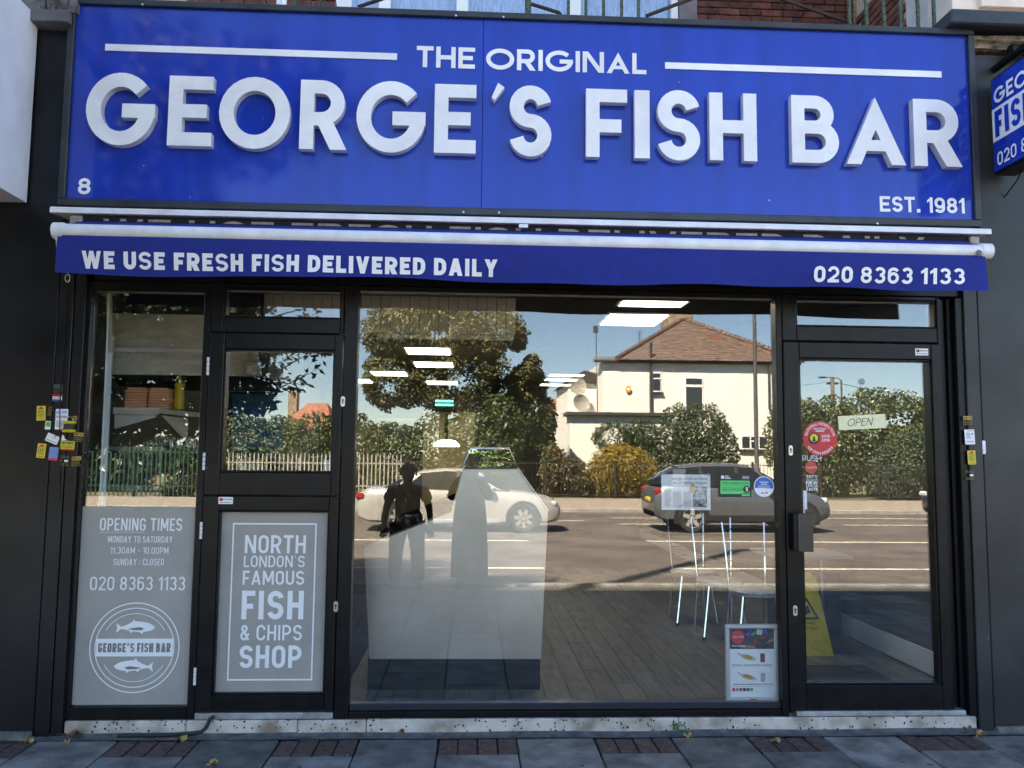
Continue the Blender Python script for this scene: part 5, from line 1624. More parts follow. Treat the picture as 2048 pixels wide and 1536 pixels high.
p = (6.43, -37.50, 8.45)
mk('mast', MB().cyl((p[0]+.08, -37.5, 3.9), p, .022, n=6), M_rail, an)
mk('antenna', MB().box(p[0]-.14, p[0]+.1, -37.55, -37.45, p[2]-.3, p[2]+.08), M_dark, an)
an = thing('tv_aerial', 'small television aerial on the white house roof', 'aerial', (9.02, -39.00, 7.64))
p = (9.02, -39.00, 8.48)
mk('mast', MB().cyl((p[0], -39, 6.8), p, .02, n=6), M_rail, an)
for i in range(5): mk('element', MB().cyl((p[0]-.2+.02*i, -39, p[2]-.12*i), (p[0]+.2-.02*i, -39, p[2]+.1-.12*i), .012, n=5), M_rail, an)
# other houses further back
def small_house(name, label, x0, x1, y0, y1, zw, zr, wallm, ridge_x=None, chim=None):
    t = thing(name, label, 'house', ((x0+x1)/2, (y0+y1)/2, 0))
    mk('wall', MB().box(x0, x1, y0, y1, 0, zw), wallm, t)
    r = MB()
    cx_ = (x0+x1)/2
    o = .3
    r.add([(x0-o, y1+o, zw), (x1+o, y1+o, zw), (x1+o, y0-o, zw), (x0-o, y0-o, zw), (x0+(x1-x0)*.28, (y0+y1)/2, zr), (x1-(x1-x0)*.28, (y0+y1)/2, zr)], [(0, 1, 5, 4), (1, 2, 5), (2, 3, 4, 5), (3, 0, 4)])
    ro = mk('roof', r, M_tile2, t)
    if chim:
        mk('chimney', MB().box(chim[0], chim[1], (y0+y1)/2-.4, (y0+y1)/2+.4, zr-1.2, zr+chim[2]), MATS['stock brick chimney'], ro)
    for k in range(2):
        wx_ = x0+(x1-x0)*(.25+.5*k)
        w = mk('window', MB().box(wx_-.6, wx_+.6, y1+.004, y1+.06, zw-1.7, zw-.5), M_pvc, t)
        mk('pane', MB().box(wx_-.52, wx_+.52, y1+.062, y1+.07, zw-1.62, zw-.58), M_win, w)
M_tile2 = mat('orange brown tiles', (.3, .11, .06), .85, var=.35, scale=5)
small_house('red_roofed_house', 'small far house with orange roof left of the white house', 5.59, 7.57+2, -68, -60, 5.35, 6.63, M_rend)
small_house('brown_roofed_house', 'brown tiled house with chimney seen in the stable door pane', -11.11, -8.37, -52, -44, 3.14, 4.97, mat('house brickwork', (.3, .2, .14), .9, var=.3, scale=3), chim=(-11.53, -10.99, .7))
# lamp columns, telegraph pole, wires
def lamp_post(label, x, y, h, arm, dirx=-1):
    t = thing('street_lamp', label, 'street lamp', (x, y, 0))
    mk('column', MB().lathe([(.11, 0), (.11, 1.3), (.095, 1.33), (.075, 1.5), (.055, h)], (x, y, .02), 'z', 12), mat('grey lamp column', (.07, .068, .065), .6, var=.2), t, smooth=True)
    mk('bracket', MB().tube([(x, y, h-.05), (x+dirx*.2, y, h+.12), (x+dirx*arm, y, h+.16)], .03, 7), MATS['grey lamp column'], t)
    mk('lantern', MB().ell((x+dirx*(arm+.2), y, h+.15), .32, .13, .07, 12, 6), MATS['grey lamp column'], t, smooth=True)
lamp_post('grey lamp column by the far kerb in front of the white house', 9.54, -22.3, 8.6, .9)
lamp_post('slim street lamp above the laurel hedge', 23.30, -46, 6.73, 1.0)
tp = thing('telegraph_pole', 'weathered telegraph pole above the laurel hedge', 'pole', (21.83, -44, 0))
tx, tz = 21.83, 6.71
mk('shaft', MB().cyl((tx, -44, 0), (tx, -44, tz), .16, .11, n=10), mat('grey timber pole', (.2, .17, .13), .9, var=.4, scale=3), tp)
mk('cross_arm', MB().box(tx-.35, tx+.35, -44.06, -43.94, tz-.45, tz-.33), M_rail, tp)
for i, (ex, ez2, ey2) in enumerate(((tx-18, tz-1.2, -40), (tx+16, tz-1.6, -46), (tx+17, tz-.9, -50))):
    a, b = Vector((tx, -44, tz-.3)), Vector((ex, ey2, ez2))
    mk('wire', MB().tube([a.lerp(b, k/12)-Vector((0, 0, .5*math.sin(math.pi*k/12))) for k in range(13)], .012, 4), M_rail, tp)
# unseen steel pole added above the shop's roof to cast the shadow across the road
fx = 1.16-(13.4*.6/math.tan(SUN_EL))-.25
mk('shadow_casting_pole', MB().cyl((fx, 3.4, 13.2), (fx, 3.4, 22.5), .13, n=14), M_steel, shop, smooth=True)

# ------------------------------------------------------------ cars
M_tyre = mat('tyre rubber', (.018, .018, .018), .85)
M_alloy = mat('alloy wheel', (.62, .60, .56), .3, metal=.7)
M_cglass = mat('dark car glass', (.012, .015, .016), .04, spec=.8)
M_trim = mat('black car trim', (.014, .014, .015), .5)
M_tail = mat('red tail lamp', (.28, .01, .012), .15)
M_head = mat('headlamp', (.5, .52, .55), .12)
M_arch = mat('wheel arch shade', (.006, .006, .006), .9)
def loft(mb, secs, m=0, close=True):
    n = len(secs[0])
    vs = [p for s in secs for p in s]
    fs = [(i*n+j, i*n+j+1, (i+1)*n+j+1, (i+1)*n+j) for i in range(len(secs)-1) for j in range(n-1)]
    if close:
        fs += [tuple(range(n)), tuple(range((len(secs)-1)*n, len(secs)*n))[::-1]]
    mb.add(vs, fs, m)
def car(name, label, cat, x0, ynear, z0, body, green, wheels, wr, paint, roofx, pillars, extra, W):
    """all profiles run from the rear (0) to the front; the near side faces the shop"""
    t = thing(name, label, cat, (x0+2.2, ynear-W/2, z0))
    cy = ynear-W/2
    def P3(x, y, z): return (x0+x, cy+y, z0+z)
    b = MB()
    secs = []
    for (x, zb, zs, zt, hw) in body:
        half = [(hw*.84, zb), (hw*.965, zb+.05), (hw*.99, zb+(zs-zb)*.35), (hw, zb+(zs-zb)*.62), (hw*.985, zs-.05), (hw*.93, zs), (hw*.6, zs+(zt-zs)*.75), (0, zt)]
        secs.append([P3(x, y, z) for y, z in half]+[P3(x, -y, z) for y, z in half[-2::-1]])
    loft(b, secs)
    mk('body', b, paint, t, smooth=True, ang=50)
    g = MB(); secs = []
    for (x, zb, zt, hb_, ht) in green:
        half = [(hb_, zb), (hb_+(ht-hb_)*.5+.02, zb+(zt-zb)*.5), (ht, zb+(zt-zb)*.93), (ht*.86, zt), (0, zt+.015)]
        secs.append([P3(x, y, z) for y, z in half]+[P3(x, -y, z) for y, z in half[-2::-1]])
    loft(g, secs)
    mk('windows', g, M_cglass, t, smooth=True, ang=50)
    rp = MB(); secs = []
    for (x, zb, zt, hb_, ht) in green:
        if roofx[0] <= x <= roofx[1]:
            half = [(ht+.012, zb+(zt-zb)*.9), (ht*.98, zt-.015), (ht*.86, zt+.012), (0, zt+.03)]
            secs.append([P3(x, y, z) for y, z in half]+[P3(x, -y, z) for y, z in half[-2::-1]])
    loft(rp, secs)
    mk('roof', rp, paint, t, smooth=True, ang=50)
    def gsurf(x, f):
        for (a, c) in zip(green, green[1:]):
            if a[0] <= x <= c[0]:
                k = (x-a[0])/(c[0]-a[0])
                zb, zt, hb_, ht = [a[i]+(c[i]-a[i])*k for i in (1, 2, 3, 4)]
                f2 = min(f, .93)
                y = hb_+(ht-hb_)*.5+.02 if abs(f-.5) < .01 else (hb_+((ht-hb_)*.5+.02)*f/.5 if f < .5 else hb_+(ht-hb_)*.5+.02+((ht-hb_)*.5-.02)*(f2-.5)/.43)
                return y, zb+(zt-zb)*f
        return 0, 0
    for (xa, xb, wa, m_) in pillars:   # from belt at xa to roof at xb
        for s in (1, -1):
            q = MB(); ring = []
            for k in range(6):
                f = k/5*.94
                xx = xa+(xb-xa)*k/5
                y1, z1 = gsurf(xx-wa/2, f); y2, z2 = gsurf(xx+wa/2, f)
                yy = max(y1, y2)+.012; zz_ = (z1+z2)/2
                ring += [P3(xx-wa/2, s*yy, zz_), P3(xx+wa/2, s*yy, zz_), P3(xx+wa/2, s*(yy-.03), zz_), P3(xx-wa/2, s*(yy-.03), zz_)]
            for k in range(5):
                o = 4*k
                q.add(ring[o:o+8], [(0, 1, 5, 4), (1, 2, 6, 5), (2, 3, 7, 6), (3, 0, 4, 7)])
            mk('pillar', q, m_ or paint, t)
    for xw in wheels:
        for s in (1, -1):
            yy = s*(W/2)
            a = MB()
            a.prism([(xw+(wr+.075)*math.cos(R_(d)), wr+(wr+.075)*math.sin(R_(d))) for d in range(-20, 201, 11)], lambda u, z, d: P3(u, d, z), yy-s*.12, yy+s*.002)
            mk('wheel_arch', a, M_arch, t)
            w = MB().lathe([(wr*.66, -.09), (wr*.93, -.1), (wr, -.06), (wr, .06), (wr*.93, .1), (wr*.66, .09)], P3(xw, yy-s*.075, wr), 'y', 28)
            wo = mk('wheel', w, M_tyre, t, smooth=True)
            r = MB()
            yo = yy+s*.018
            r.lathe([(wr*.70, -.02*s), (wr*.66, .002*s), (wr*.6, -.03*s)], P3(xw, yo, wr), 'y', 28)
            for k in range(extra.get('spokes', 5)):
                an_ = 2*math.pi*k/extra.get('spokes', 5)+.3
                d = Vector((math.cos(an_), 0, math.sin(an_))); e = Vector((-math.sin(an_), 0, math.cos(an_)))
                c = Vector(P3(xw, yo-s*.001, wr))
                r.add([c+d*.02+e*wr*.16, c+d*wr*.64+e*wr*.12, c+d*wr*.64-e*wr*.12, c+d*.02-e*wr*.16], [(0, 1, 2, 3)])
            r.cyl(P3(xw, yo-s*.03, wr), P3(xw, yo+s*.004, wr), wr*.16, n=12)
            mk('rim', r, M_alloy, wo)
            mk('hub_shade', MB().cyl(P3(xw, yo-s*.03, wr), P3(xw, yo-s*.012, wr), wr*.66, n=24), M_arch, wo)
    for (x, y, z, lx, ly, lz, nm, m_) in extra['boxes']:
        for s in ((1, -1) if y else (1,)):
            mk(nm, MB().box(x0+x-lx/2, x0+x+lx/2, cy+s*y-ly/2, cy+s*y+ly/2, z0+z-lz/2, z0+z+lz/2, c=min(lx, ly, lz)*.3), m_, t)
    return t
M_silver = mat('silver car paint', (.5, .485, .46), .26, metal=.4, coat=.6)
M_grey = mat('grey car paint', (.115, .122, .14), .3, metal=.4, coat=.6)
M_navy = mat('dark blue car paint', (.02, .025, .04), .25, metal=.3, coat=.6)
sal_body = [(0, .42, .66, .70, .70), (.06, .30, .86, .92, .82), (.3, .22, .97, 1.02, .88), (.9, .2, .985, 1.03, .905), (1.6, .19, .965, 1.0, .915), (2.6, .19, .935, .98, .915), (3.35, .19, .92, .97, .91), (3.9, .2, .85, .92, .9), (4.4, .22, .75, .82, .86), (4.62, .26, .66, .72, .78), (4.7, .34, .55, .6, .66)]
sal_green = [(.62, .99, 1.0, .72, .7), (1.0, .99, 1.2, .8, .68), (1.45, .98, 1.37, .84, .62), (2.0, .97, 1.43, .85, .6), (2.5, .96, 1.42, .85, .6), (2.9, .95, 1.3, .84, .63), (3.3, .94, 1.06, .8, .69), (3.5, .94, .95, .74, .7)]
DRL = dict(spokes=7, boxes=[(.1, .66, .80, .24, .4, .15, 'tail_lamp', M_tail), (4.46, .66, .66, .3, .3, .12, 'headlamp', M_head), (3.05, .99, .98, .18, .16, .13, 'door_mirror', M_silver), (2.15, .905, .80, .2, .03, .025, 'door_handle', M_silver), (1.3, .905, .82, .2, .03, .025, 'door_handle', M_silver), (2.3, .9, .255, 2.0, .04, .08, 'sill_trim', M_silver), (.02, 0, .5, .1, .52, .11, 'number_plate', mat('yellow number plate', (.6, .42, .03), .5))])
car('silver_saloon', 'silver saloon car passing on the road behind the two people', 'car', -2.6, -14.05, -.08, sal_body, sal_green, (.98, 3.82), .325, M_silver, (1.0, 3.0),
    [(.85, 1.35, .22, None), (2.32, 2.32, .09, M_trim), (3.42, 2.72, .08, None)], DRL, 1.83)
suv_body = [(0, .48, .72, .74, .74), (.05, .36, .98, 1.0, .83), (.22, .28, 1.1, 1.12, .87), (.9, .24, 1.07, 1.1, .895), (1.6, .22, 1.04, 1.08, .9), (2.6, .22, 1.01, 1.06, .9), (3.15, .22, 1.0, 1.06, .895), (3.6, .24, .93, 1.01, .88), (4.0, .28, .82, .9, .84), (4.2, .34, .7, .76, .75), (4.28, .42, .58, .62, .62)]
suv_green = [(.1, 1.1, 1.12, .74, .72), (.35, 1.1, 1.38, .79, .68), (.6, 1.09, 1.53, .82, .64), (1.2, 1.08, 1.6, .84, .62), (1.9, 1.06, 1.61, .845, .62), (2.3, 1.05, 1.57, .845, .63), (2.75, 1.04, 1.36, .83, .66), (3.15, 1.03, 1.12, .79, .7), (3.35, 1.03, 1.04, .73, .7)]
SRL = dict(spokes=5, boxes=[(.12, .74, .95, .24, .2, .15, 'tail_lamp', M_tail), (4.0, .66, .76, .34, .26, .15, 'headlamp', M_head), (2.72, .98, 1.06, .2, .16, .15, 'door_mirror', M_grey), (1.9, .892, .9, .2, .03, .03, 'door_handle', M_grey), (1.1, .892, .92, .2, .03, .03, 'door_handle', M_grey), (2.1, .885, .34, 2.1, .05, .16, 'sill_trim', M_trim), (.02, 0, .74, .08, .52, .11, 'number_plate', MATS['yellow number plate'])])
car('grey_crossover', 'grey crossover car driving past on the road, seen behind the poster', 'car', 4.33, -14.25, -.08, suv_body, suv_green, (.86, 3.49), .345, M_grey, (.6, 2.4),
    [(.55, .62, .3, None), (1.95, 1.98, .09, M_trim), (3.22, 2.45, .09, None), (1.2, 1.1, .07, M_trim)], SRL, 1.8)
DRL2 = dict(DRL, boxes=[(a, b, c, d, e, f, n, M_navy if m_ is M_silver else (M_head if m_ is M_tail else m_)) for a, b, c, d, e, f, n, m_ in DRL['boxes']])
car('dark_saloon', 'dark car of which only one end shows at the right edge of the door glass', 'car', 12.85, -16.5, -.08, sal_body, sal_green, (.98, 3.82), .325, M_navy, (1.0, 3.0),
    [(.85, 1.35, .22, None), (2.32, 2.32, .09, M_trim), (3.42, 2.72, .08, None)], DRL2, 1.83)

# ------------------------------------------------------------ people
def skin(name, joints, edges, parent, m, sub=2, root=0, org=(0, 0, 0)):
    me = bpy.data.meshes.new(name)
    me.from_pydata([j[:3] for j in joints], edges, [])
    ob = bpy.data.objects.new(name, me)
    COL.objects.link(ob)
    md = ob.modifiers.new('s', 'SKIN')
    md.use_smooth_shade = True
    md.branch_smoothing = .6
    if not me.skin_vertices:
        bmm = bmesh.new(); bmm.from_mesh(me)
        bmm.verts.layers.skin.verify(); bmm.to_mesh(me); bmm.free()
    for i, v in enumerate(me.skin_vertices[0].data):
        r = joints[i][3]
        v.radius = r if isinstance(r, tuple) else (r, r)
        v.use_root = i == root
    ss = ob.modifiers.new('d', 'SUBSURF'); ss.levels = sub; ss.render_levels = sub
    dg = bpy.context.evaluated_depsgraph_get()
    nm = bpy.data.meshes.new_from_object(ob.evaluated_get(dg))
    bpy.data.objects.remove(ob)
    nm.materials.clear(); nm.materials.append(m)
    nm.shade_smooth()
    o = bpy.data.objects.new(name, nm)
    COL.objects.link(o)
    o.parent = parent
    return o
M_skin = mat('brown skin', (.08, .042, .028), .55)
M_tee = mat('black cotton', (.012, .012, .014), .9)
M_trou = mat('dark trousers', (.017, .017, .021), .9)
M_hair = mat('black hair', (.008, .007, .007), .6)
def person(label, x, y, arms, garment):
    t = thing('person', label, 'person', (x, y, 0))
    J, E = [], []
    def j(px, py, pz, r, par=None):
        J.append((px, py, pz, r)); i = len(J)-1
        if par is not None: E.append((par, i))
        return i
    pel = j(0, 0, .93, .13)
    wst = j(0, .01, 1.08, .125, pel)
    cst = j(0, .01, 1.25, .14, wst)
    nb_ = j(0, 0, 1.37, .075, cst)
    nk = j(0, .01, 1.43, .052, nb_)
    jaw = j(0, .03, 1.49, .066, nk)
    hd_ = j(0, .015, 1.56, .088, jaw)
    tp_ = j(0, .005, 1.62, .062, hd_)
    for s in (-1, 1):
        sh = j(s*.17, 0, 1.33, .06, nb_)
        el, wr_, pm = arms[s]
        e_ = j(*el, .042, sh); w_ = j(*wr_, .028, e_); p_ = j(*pm, .036, w_)
        d = (Vector(pm)-Vector(wr_)).normalized()
        sd = d.cross(Vector((0, 1, 0)) if abs(d.y) < .8 else Vector((0, 0, 1))).normalized()
        cur = Vector((0, 1, 0)) if abs(d.y) < .8 else Vector((0, .2, -1))
        for k, (o_, ln) in enumerate(((-.03, .06), (-.01, .072), (.01, .068), (.03, .05))):
            b0_ = Vector(pm)+sd*o_+d*.03
            f1 = j(*b0_, .0095, p_); f2 = j(*(b0_+d*ln*.6+cur*.006), .009, f1); j(*(b0_+d*ln+cur*.022), .0075, f2)
        th = Vector(pm)-sd*s*.035
        f1 = j(*th, .011, p_); j(*(th+d*.04-sd*s*.018+cur*.012), .009, f1)
        hp = j(s*.085, 0, .86, .10, pel)
        kn = j(s*.11, .015, .49, .06, hp); an_ = j(s*.125, -.02, .09, .042, kn); j(s*.14, .12, .04, .04, an_)
    skin('body', J, E, t, M_skin)
    # face: nose, ears, eyes, mouth
    f = MB()
    f.add([(0, .135, 1.53), (-.014, .098, 1.525), (.014, .098, 1.525), (0, .098, 1.575)], [(0, 1, 2), (0, 2, 3), (0, 3, 1)])
    mk('nose', f, M_skin, t, local=True, smooth=True)
    for s in (-1, 1):
        mk('ear', MB().ell((s*.088, .01, 1.55), .012, .022, .034, 8, 6), M_skin, t, local=True, smooth=True)
        mk('eye', MB().ell((s*.033, .094, 1.572), .014, .008, .008, 8, 6), mat('eye white', (.1, .09, .08), .3), t, local=True, smooth=True)
    mk('mouth', MB().ell((0, .094, 1.497), .025, .007, .008, 8, 6), mat('lips', (.13, .04, .035), .5), t, local=True, smooth=True)
    mk('hair', MB().ell((0, -.008, 1.585), .098, .106, .092, 18, 8, z0=-.15), M_hair, t, local=True, smooth=True)
    if garment == 'tee':
        J2 = [(0, 0, .88, .15), (0, .01, 1.05, .15), (0, .01, 1.24, .165), (0, 0, 1.36, .10)]
        E2 = [(0, 1), (1, 2), (2, 3)]
        for s in (-1, 1):
            el = Vector(arms[s][0])
            sh = Vector((s*.175, 0, 1.33))
            m_ = sh.lerp(el, .7)
            o_ = len(J2); J2 += [(*sh, .078), (*m_, .068)]; E2 += [(3, o_), (o_, o_+1)]
        skin('t_shirt', J2, E2, t, M_tee)
        J3 = [(0, 0, .95, .145)]; E3 = []
        for s in (-1, 1):
            o_ = len(J3); J3 += [(s*.09, 0, .84, .115), (s*.12, .015, .48, .082), (s*.13, -.02, .08, .075)]; E3 += [(0, o_), (o_, o_+1), (o_+1, o_+2)]
        skin('trousers', J3, E3, t, M_trou)
    else:
        prof = [(.235, .13, 0.12), (.225, .14, .5), (.205, .145, .9), (.185, .14, 1.08), (.205, .145, 1.25), (.185, .1, 1.35), (.07, .07, 1.40)]
        g = MB(); vs_ = []
        for (rx_, ry_, z_) in prof:
            for i in range(28):
                a = 2*math.pi*i/28
                k = 1+.035*math.sin(a*7)*(1 if z_ < .95 else 0)
                vs_.append((rx_*k*math.cos(a), ry_*k*math.sin(a), z_))
        g.add(vs_, [(q*28+i, q*28+(i+1) % 28, (q+1)*28+(i+1) % 28, (q+1)*28+i) for q in range(len(prof)-1) for i in range(28)])
        mk('long_coat', g, mat('charcoal coat', (.02, .021, .027), .9), t, local=True, smooth=True)
        for s in (-1, 1):
            el, wr_, _ = arms[s]
            skin('coat_sleeve', [(s*.15, 0, 1.31, .085), (*el, .062), (*Vector(el).lerp(Vector(wr_), .85), .048)], [(0, 1), (1, 2)], t, MATS['charcoal coat'])
    for s in (-1, 1):
        skin('shoe', [(s*.128, -.05, .055, .048), (s*.135, .04, .05, .05), (s*.142, .14, .035, .038)], [(0, 1), (1, 2)], t, M_trim)
    return t
pw = person('person in black T-shirt and dark trousers standing with arms down, reflected in the window', -0.78, -5.42,
       {-1: ((-.235, -.02, 1.08), (-.25, .05, .86), (-.25, .08, .78)), 1: ((.235, -.02, 1.08), (.255, .06, .86), (.26, .09, .78))}, 'tee')
pw.scale = (1.14, 1.08, .915)
bag = thing('shoulder_bag', 'dark shoulder bag worn by the person in the black T-shirt', 'bag', (-0.78, -5.25, .75))
bx_ = -0.78
mk('pouch', MB().box(bx_-.06, bx_+.2, -5.27, -5.17, .72, .92, c=.03), mat('grey bag fabric', (.05, .05, .052), .8, var=.4, scale=20), bag, smooth=True)
mk('strap', MB().tube([(bx_+.19, -5.22, .9), (bx_+.06, -5.235, 1.1), (bx_-.1, -5.27, 1.28), (bx_-.12, -5.44, 1.31)], .014, 6), M_trim, bag)
ph = person('person in a long dark coat holding up a phone, reflected behind the counter end', 0.0, -5.52,
       {-1: ((-.25, .07, 1.10), (-.09, .29, 1.36), (-.06, .335, 1.43)), 1: ((.25, .07, 1.10), (.09, .29, 1.36), (.06, .335, 1.43))}, 'coat')
mk('smartphone', MB().box(-.037, .037, -5.185, -5.176, 1.50, 1.655, c=.004), mat('black phone', (.01, .01, .012), .15), label='black smartphone held up by the person in the long coat', cat='phone')
# raise the phone hands to it

# ============================================================ stickers, notices and litter
def rrect(x0, x1, z0, z1, r, n=4):
    pts = []
    for cx_, cz_, a0 in ((x1-r, z1-r, 0), (x0+r, z1-r, 90), (x0+r, z0+r, 180), (x1-r, z0+r, 270)):
        pts += [(cx_+r*math.cos(R_(a0+90*i/n)), cz_+r*math.sin(R_(a0+90*i/n))) for i in range(n+1)]
    return pts
def rect(mb, x0, x1, z0, z1, y):
    mb.quad((x0, y, z0), (x1, y, z0), (x1, y, z1), (x0, y, z1))
def turn(mb, cx_, cz_, deg):
    c, s = math.cos(R_(deg)), math.sin(R_(deg))
    mb.v = [(cx_+(x-cx_)*c-(z-cz_)*s, y, cz_+(x-cx_)*s+(z-cz_)*c) for x, y, z in mb.v]
    return mb
P_yel = mat('yellow print', (.72, .6, .05), .6)
P_red = mat('red print', (.55, .03, .03), .6)
P_white = mat('white paper', (.82, .82, .86), .6)
P_ink = mat('black ink', (.02, .02, .022), .6)
P_grey = mat('grey ink', (.3, .3, .32), .6)
P_gold = mat('gold print', (.45, .29, .05), .55)
P_goldd = mat('dull gold lettering', (.2, .14, .03), .6)
P_blue = mat('light blue print', (.16, .3, .62), .6)
P_pink = mat('pink print', (.6, .05, .12), .6)
P_green = mat('green print', (.15, .4, .06), .6)
P_olive = mat('faded olive print', (.05, .065, .05), .7)
P_rust = mat('faded orange print', (.12, .05, .02), .7)
def sticker(label, x0, x1, z0, z1, y, base, prints, tilt=0., r=.004, name='sticker', cat='sticker', group=None):
    """a thin printed label on a wall face y (outward is -y); prints: (kind, data, material)"""
    cx_, cz_ = (x0+x1)/2, (z0+z1)/2
    t = thing(name, label, cat, (cx_, y, z0), group=group)
    if base:
        mk('card', turn(MB().prism(rrect(x0, x1, z0, z1, r), lambda u, w, d: (u, d, w), y-.002, y-.0006), cx_, cz_, tilt), base, t)
    W, H = x1-x0, z1-z0
    for k, d, m_ in prints:
        b = MB()
        if k == 'r':
            rect(b, x0+W*d[0], x0+W*d[1], z0+H*d[2], z0+H*d[3], y-.0032)
        elif k == 't':
            put_text(b, d[0], 'condb', (x0+W*d[1], y-.0042, z0+H*d[3]), EX, EZ, H*(d[4]-d[3]), width=W*(d[2]-d[1]))
        elif k == 'l':   # rows of small print
            n = d[4]
            for i in range(n):
                zz_ = z0+H*(d[2]+(d[3]-d[2])*(i+.5)/n)
                xx = x0+W*d[0]
                rr = random.Random(i*7+int(x0*100))
                while xx < x0+W*d[1]-.002:
                    w = min(rr.uniform(.004, .012), x0+W*d[1]-xx)
                    rect(b, xx, xx+w, zz_-H*(d[3]-d[2])/n*.28, zz_+H*(d[3]-d[2])/n*.28, y-.0032)
                    xx += w+.0025
        elif k == 'p':
            b.add([(x0+W*a, y-.0034, z0+H*c) for a, c in d], [tuple(range(len(d)))])
        mk('print', turn(b, cx_, cz_, tilt), m_, t)
    return t
PY = -.064
sticker('faded olive and orange sticker at the top of the left pier group', -2.480, -2.427, 1.982, 2.030, PY, P_olive, [('r', (.05, .95, .05, .45), P_rust), ('l', (.1, .9, .1, .9, 4), P_olive)])
sticker('red white and blue sticker above the white advert on the left pier', -2.482, -2.427, 1.929, 1.973, PY, P_white, [('r', (0, 1, .66, 1), P_red), ('r', (0, 1, 0, .28), mat('navy print', (.03, .06, .25), .6)), ('l', (.08, .92, .7, .96, 1), P_white), ('l', (.08, .92, .3, .62, 2), P_grey)], tilt=-2)
taxi = lambda: [('p', [(.1, .78), (.9, .78), (.7, .87), (.5, .97), (.3, .87)], P_red), ('l', (.12, .88, .22, .74, 6), P_goldd), ('l', (.12, .88, .05, .16, 1), P_red)]
sticker('upper yellow sticker with red emblem at the left edge of the group', -2.569, -2.518, 1.815, 1.901, PY+.001, P_yel, taxi(), tilt=2)
sticker('lower yellow sticker with red emblem at the left edge of the group', -2.554, -2.505, 1.594, 1.679, PY+.001, P_yel, taxi(), tilt=-5)
sticker('narrow strip of gold lettering left of the white advert', -2.504, -2.480, 1.842, 1.898, PY+.001, None, [('l', (0, 1, 0, 1, 6), P_goldd)], tilt=-4)
sticker('white advert with blue lettering in the middle of the left pier group', -2.458, -2.386, 1.763, 1.884, PY-.002, P_white, [('t', ('ACTIVE', .2, .95, .78, .92), P_blue), ('t', ('PLUMBING', .05, .95, .56, .68), P_grey), ('l', (.1, .9, .12, .45, 5), P_grey), ('p', [(.03, .76), (.2, .76), (.12, .97)], P_blue)])
sticker('small green and white sticker below the gold strip', -2.516, -2.484, 1.762, 1.812, PY+.001, P_white, [('r', (.1, .95, .35, .9), P_green)], tilt=-3)
sticker('tiny gold sticker right of the white advert', -2.357, -2.334, 1.817, 1.844, PY, P_gold, [('l', (.15, .85, .2, .8, 2), P_ink)], tilt=3)
sticker('tilted pale card below the green sticker', -2.506, -2.431, 1.683, 1.733, PY-.001, P_white, [('l', (.4, .75, .6, .72, 1), P_grey), ('l', (.05, .95, .1, .3, 1), P_grey)], tilt=-22)
aa = lambda: [('t', ('AA', .1, .45, .72, .94), P_ink), ('l', (.05, .95, .02, .55, 3), P_goldd), ('l', (.6, .9, .74, .9, 1), P_red)]
def aa_sticker(label, x0, x1, z0, z1, tilt, y=PY):
    t = sticker(label, x0, x1, z0+(z1-z0)*.62, z1, y, P_gold, [('t', ('AA', .1, .45, .25, .8), P_ink), ('l', (.65, .9, .3, .75, 1), P_rust)], tilt=tilt)
    b = MB()
    for i in range(3):
        zz_ = z0+(z1-z0)*(.08+.17*i)
        xx = x0
        while xx < x1-.006:
            w = random.uniform(.006, .012)
            rect(b, xx, min(xx+w, x1), zz_, zz_+(z1-z0)*.1, y-.0032); xx += w+.002
    mk('print', turn(b, (x0+x1)/2, (z0+z1)/2, tilt), P_goldd, t)
aa_sticker('upper gold sticker marked AA on the left pier', -2.345, -2.290, 1.687, 1.746, -3)
aa_sticker('lower gold sticker marked AA on the left pier', -2.351, -2.297, 1.543, 1.605, 4)
sticker('torn scrap of white paper under the padlock', -2.417, -2.379, 1.698, 1.734, PY, None, [('p', [(0, 0), (1, .05), (.5, .3), (.4, .8), (.1, 1)], P_white)])
sticker('bright yellow sticker with red foot below the torn scrap', -2.420, -2.339, 1.640, 1.696, PY-.001, P_yel, [('t', ('SKYTOPS', .08, .92, .64, .9), P_ink), ('l', (.08, .92, .25, .55, 2), P_goldd), ('r', (0, 1, 0, .16), P_red)], tilt=-2)
sticker('light blue sticker with pink foot on the left pier', -2.484, -2.432, 1.580, 1.659, PY-.001, P_blue, [('r', (0, 1, 0, .18), P_pink), ('l', (.1, .9, .25, .85, 6), mat('lilac ink', (.25, .25, .55), .6))], tilt=-4)
sticker('rows of gold lettering right of the light blue sticker', -2.421, -2.369, 1.548, 1.610, PY, None, [('l', (0, 1, 0, .3, 2), P_goldd), ('l', (0, 1, .75, 1, 2), P_goldd), ('r', (.55, .95, .4, .6), P_white), ('r', (0, .25, .4, .65), P_red)], tilt=-3)
aa_sticker('gold sticker marked AA at the top of the right pier group', 3.066, 3.124, 1.847, 1.909, 2, y=-.067)
sticker('white card with small print on the right pier edge', 3.072, 3.136, 1.732, 1.825, -.067, P_white, [('l', (.3, .8, .86, .95, 1), P_grey), ('r', (.7, .84, .65, .75), P_ink), ('l', (.2, .85, .12, .25, 1), P_grey), ('l', (.2, .6, .4, .8, 4), P_grey)], tilt=2)
sticker('yellow sticker with red emblem on the right pier', 3.086, 3.137, 1.608, 1.694, -.067, P_yel, taxi(), tilt=2)
sticker('rows of gold lettering low on the right pier', 3.069, 3.120, 1.512, 1.570, -.067, None, [('l', (0, 1, 0, .3, 2), P_goldd), ('l', (0, 1, .75, 1, 2), P_goldd), ('r', (.5, .95, .4, .6), P_white)], tilt=2)
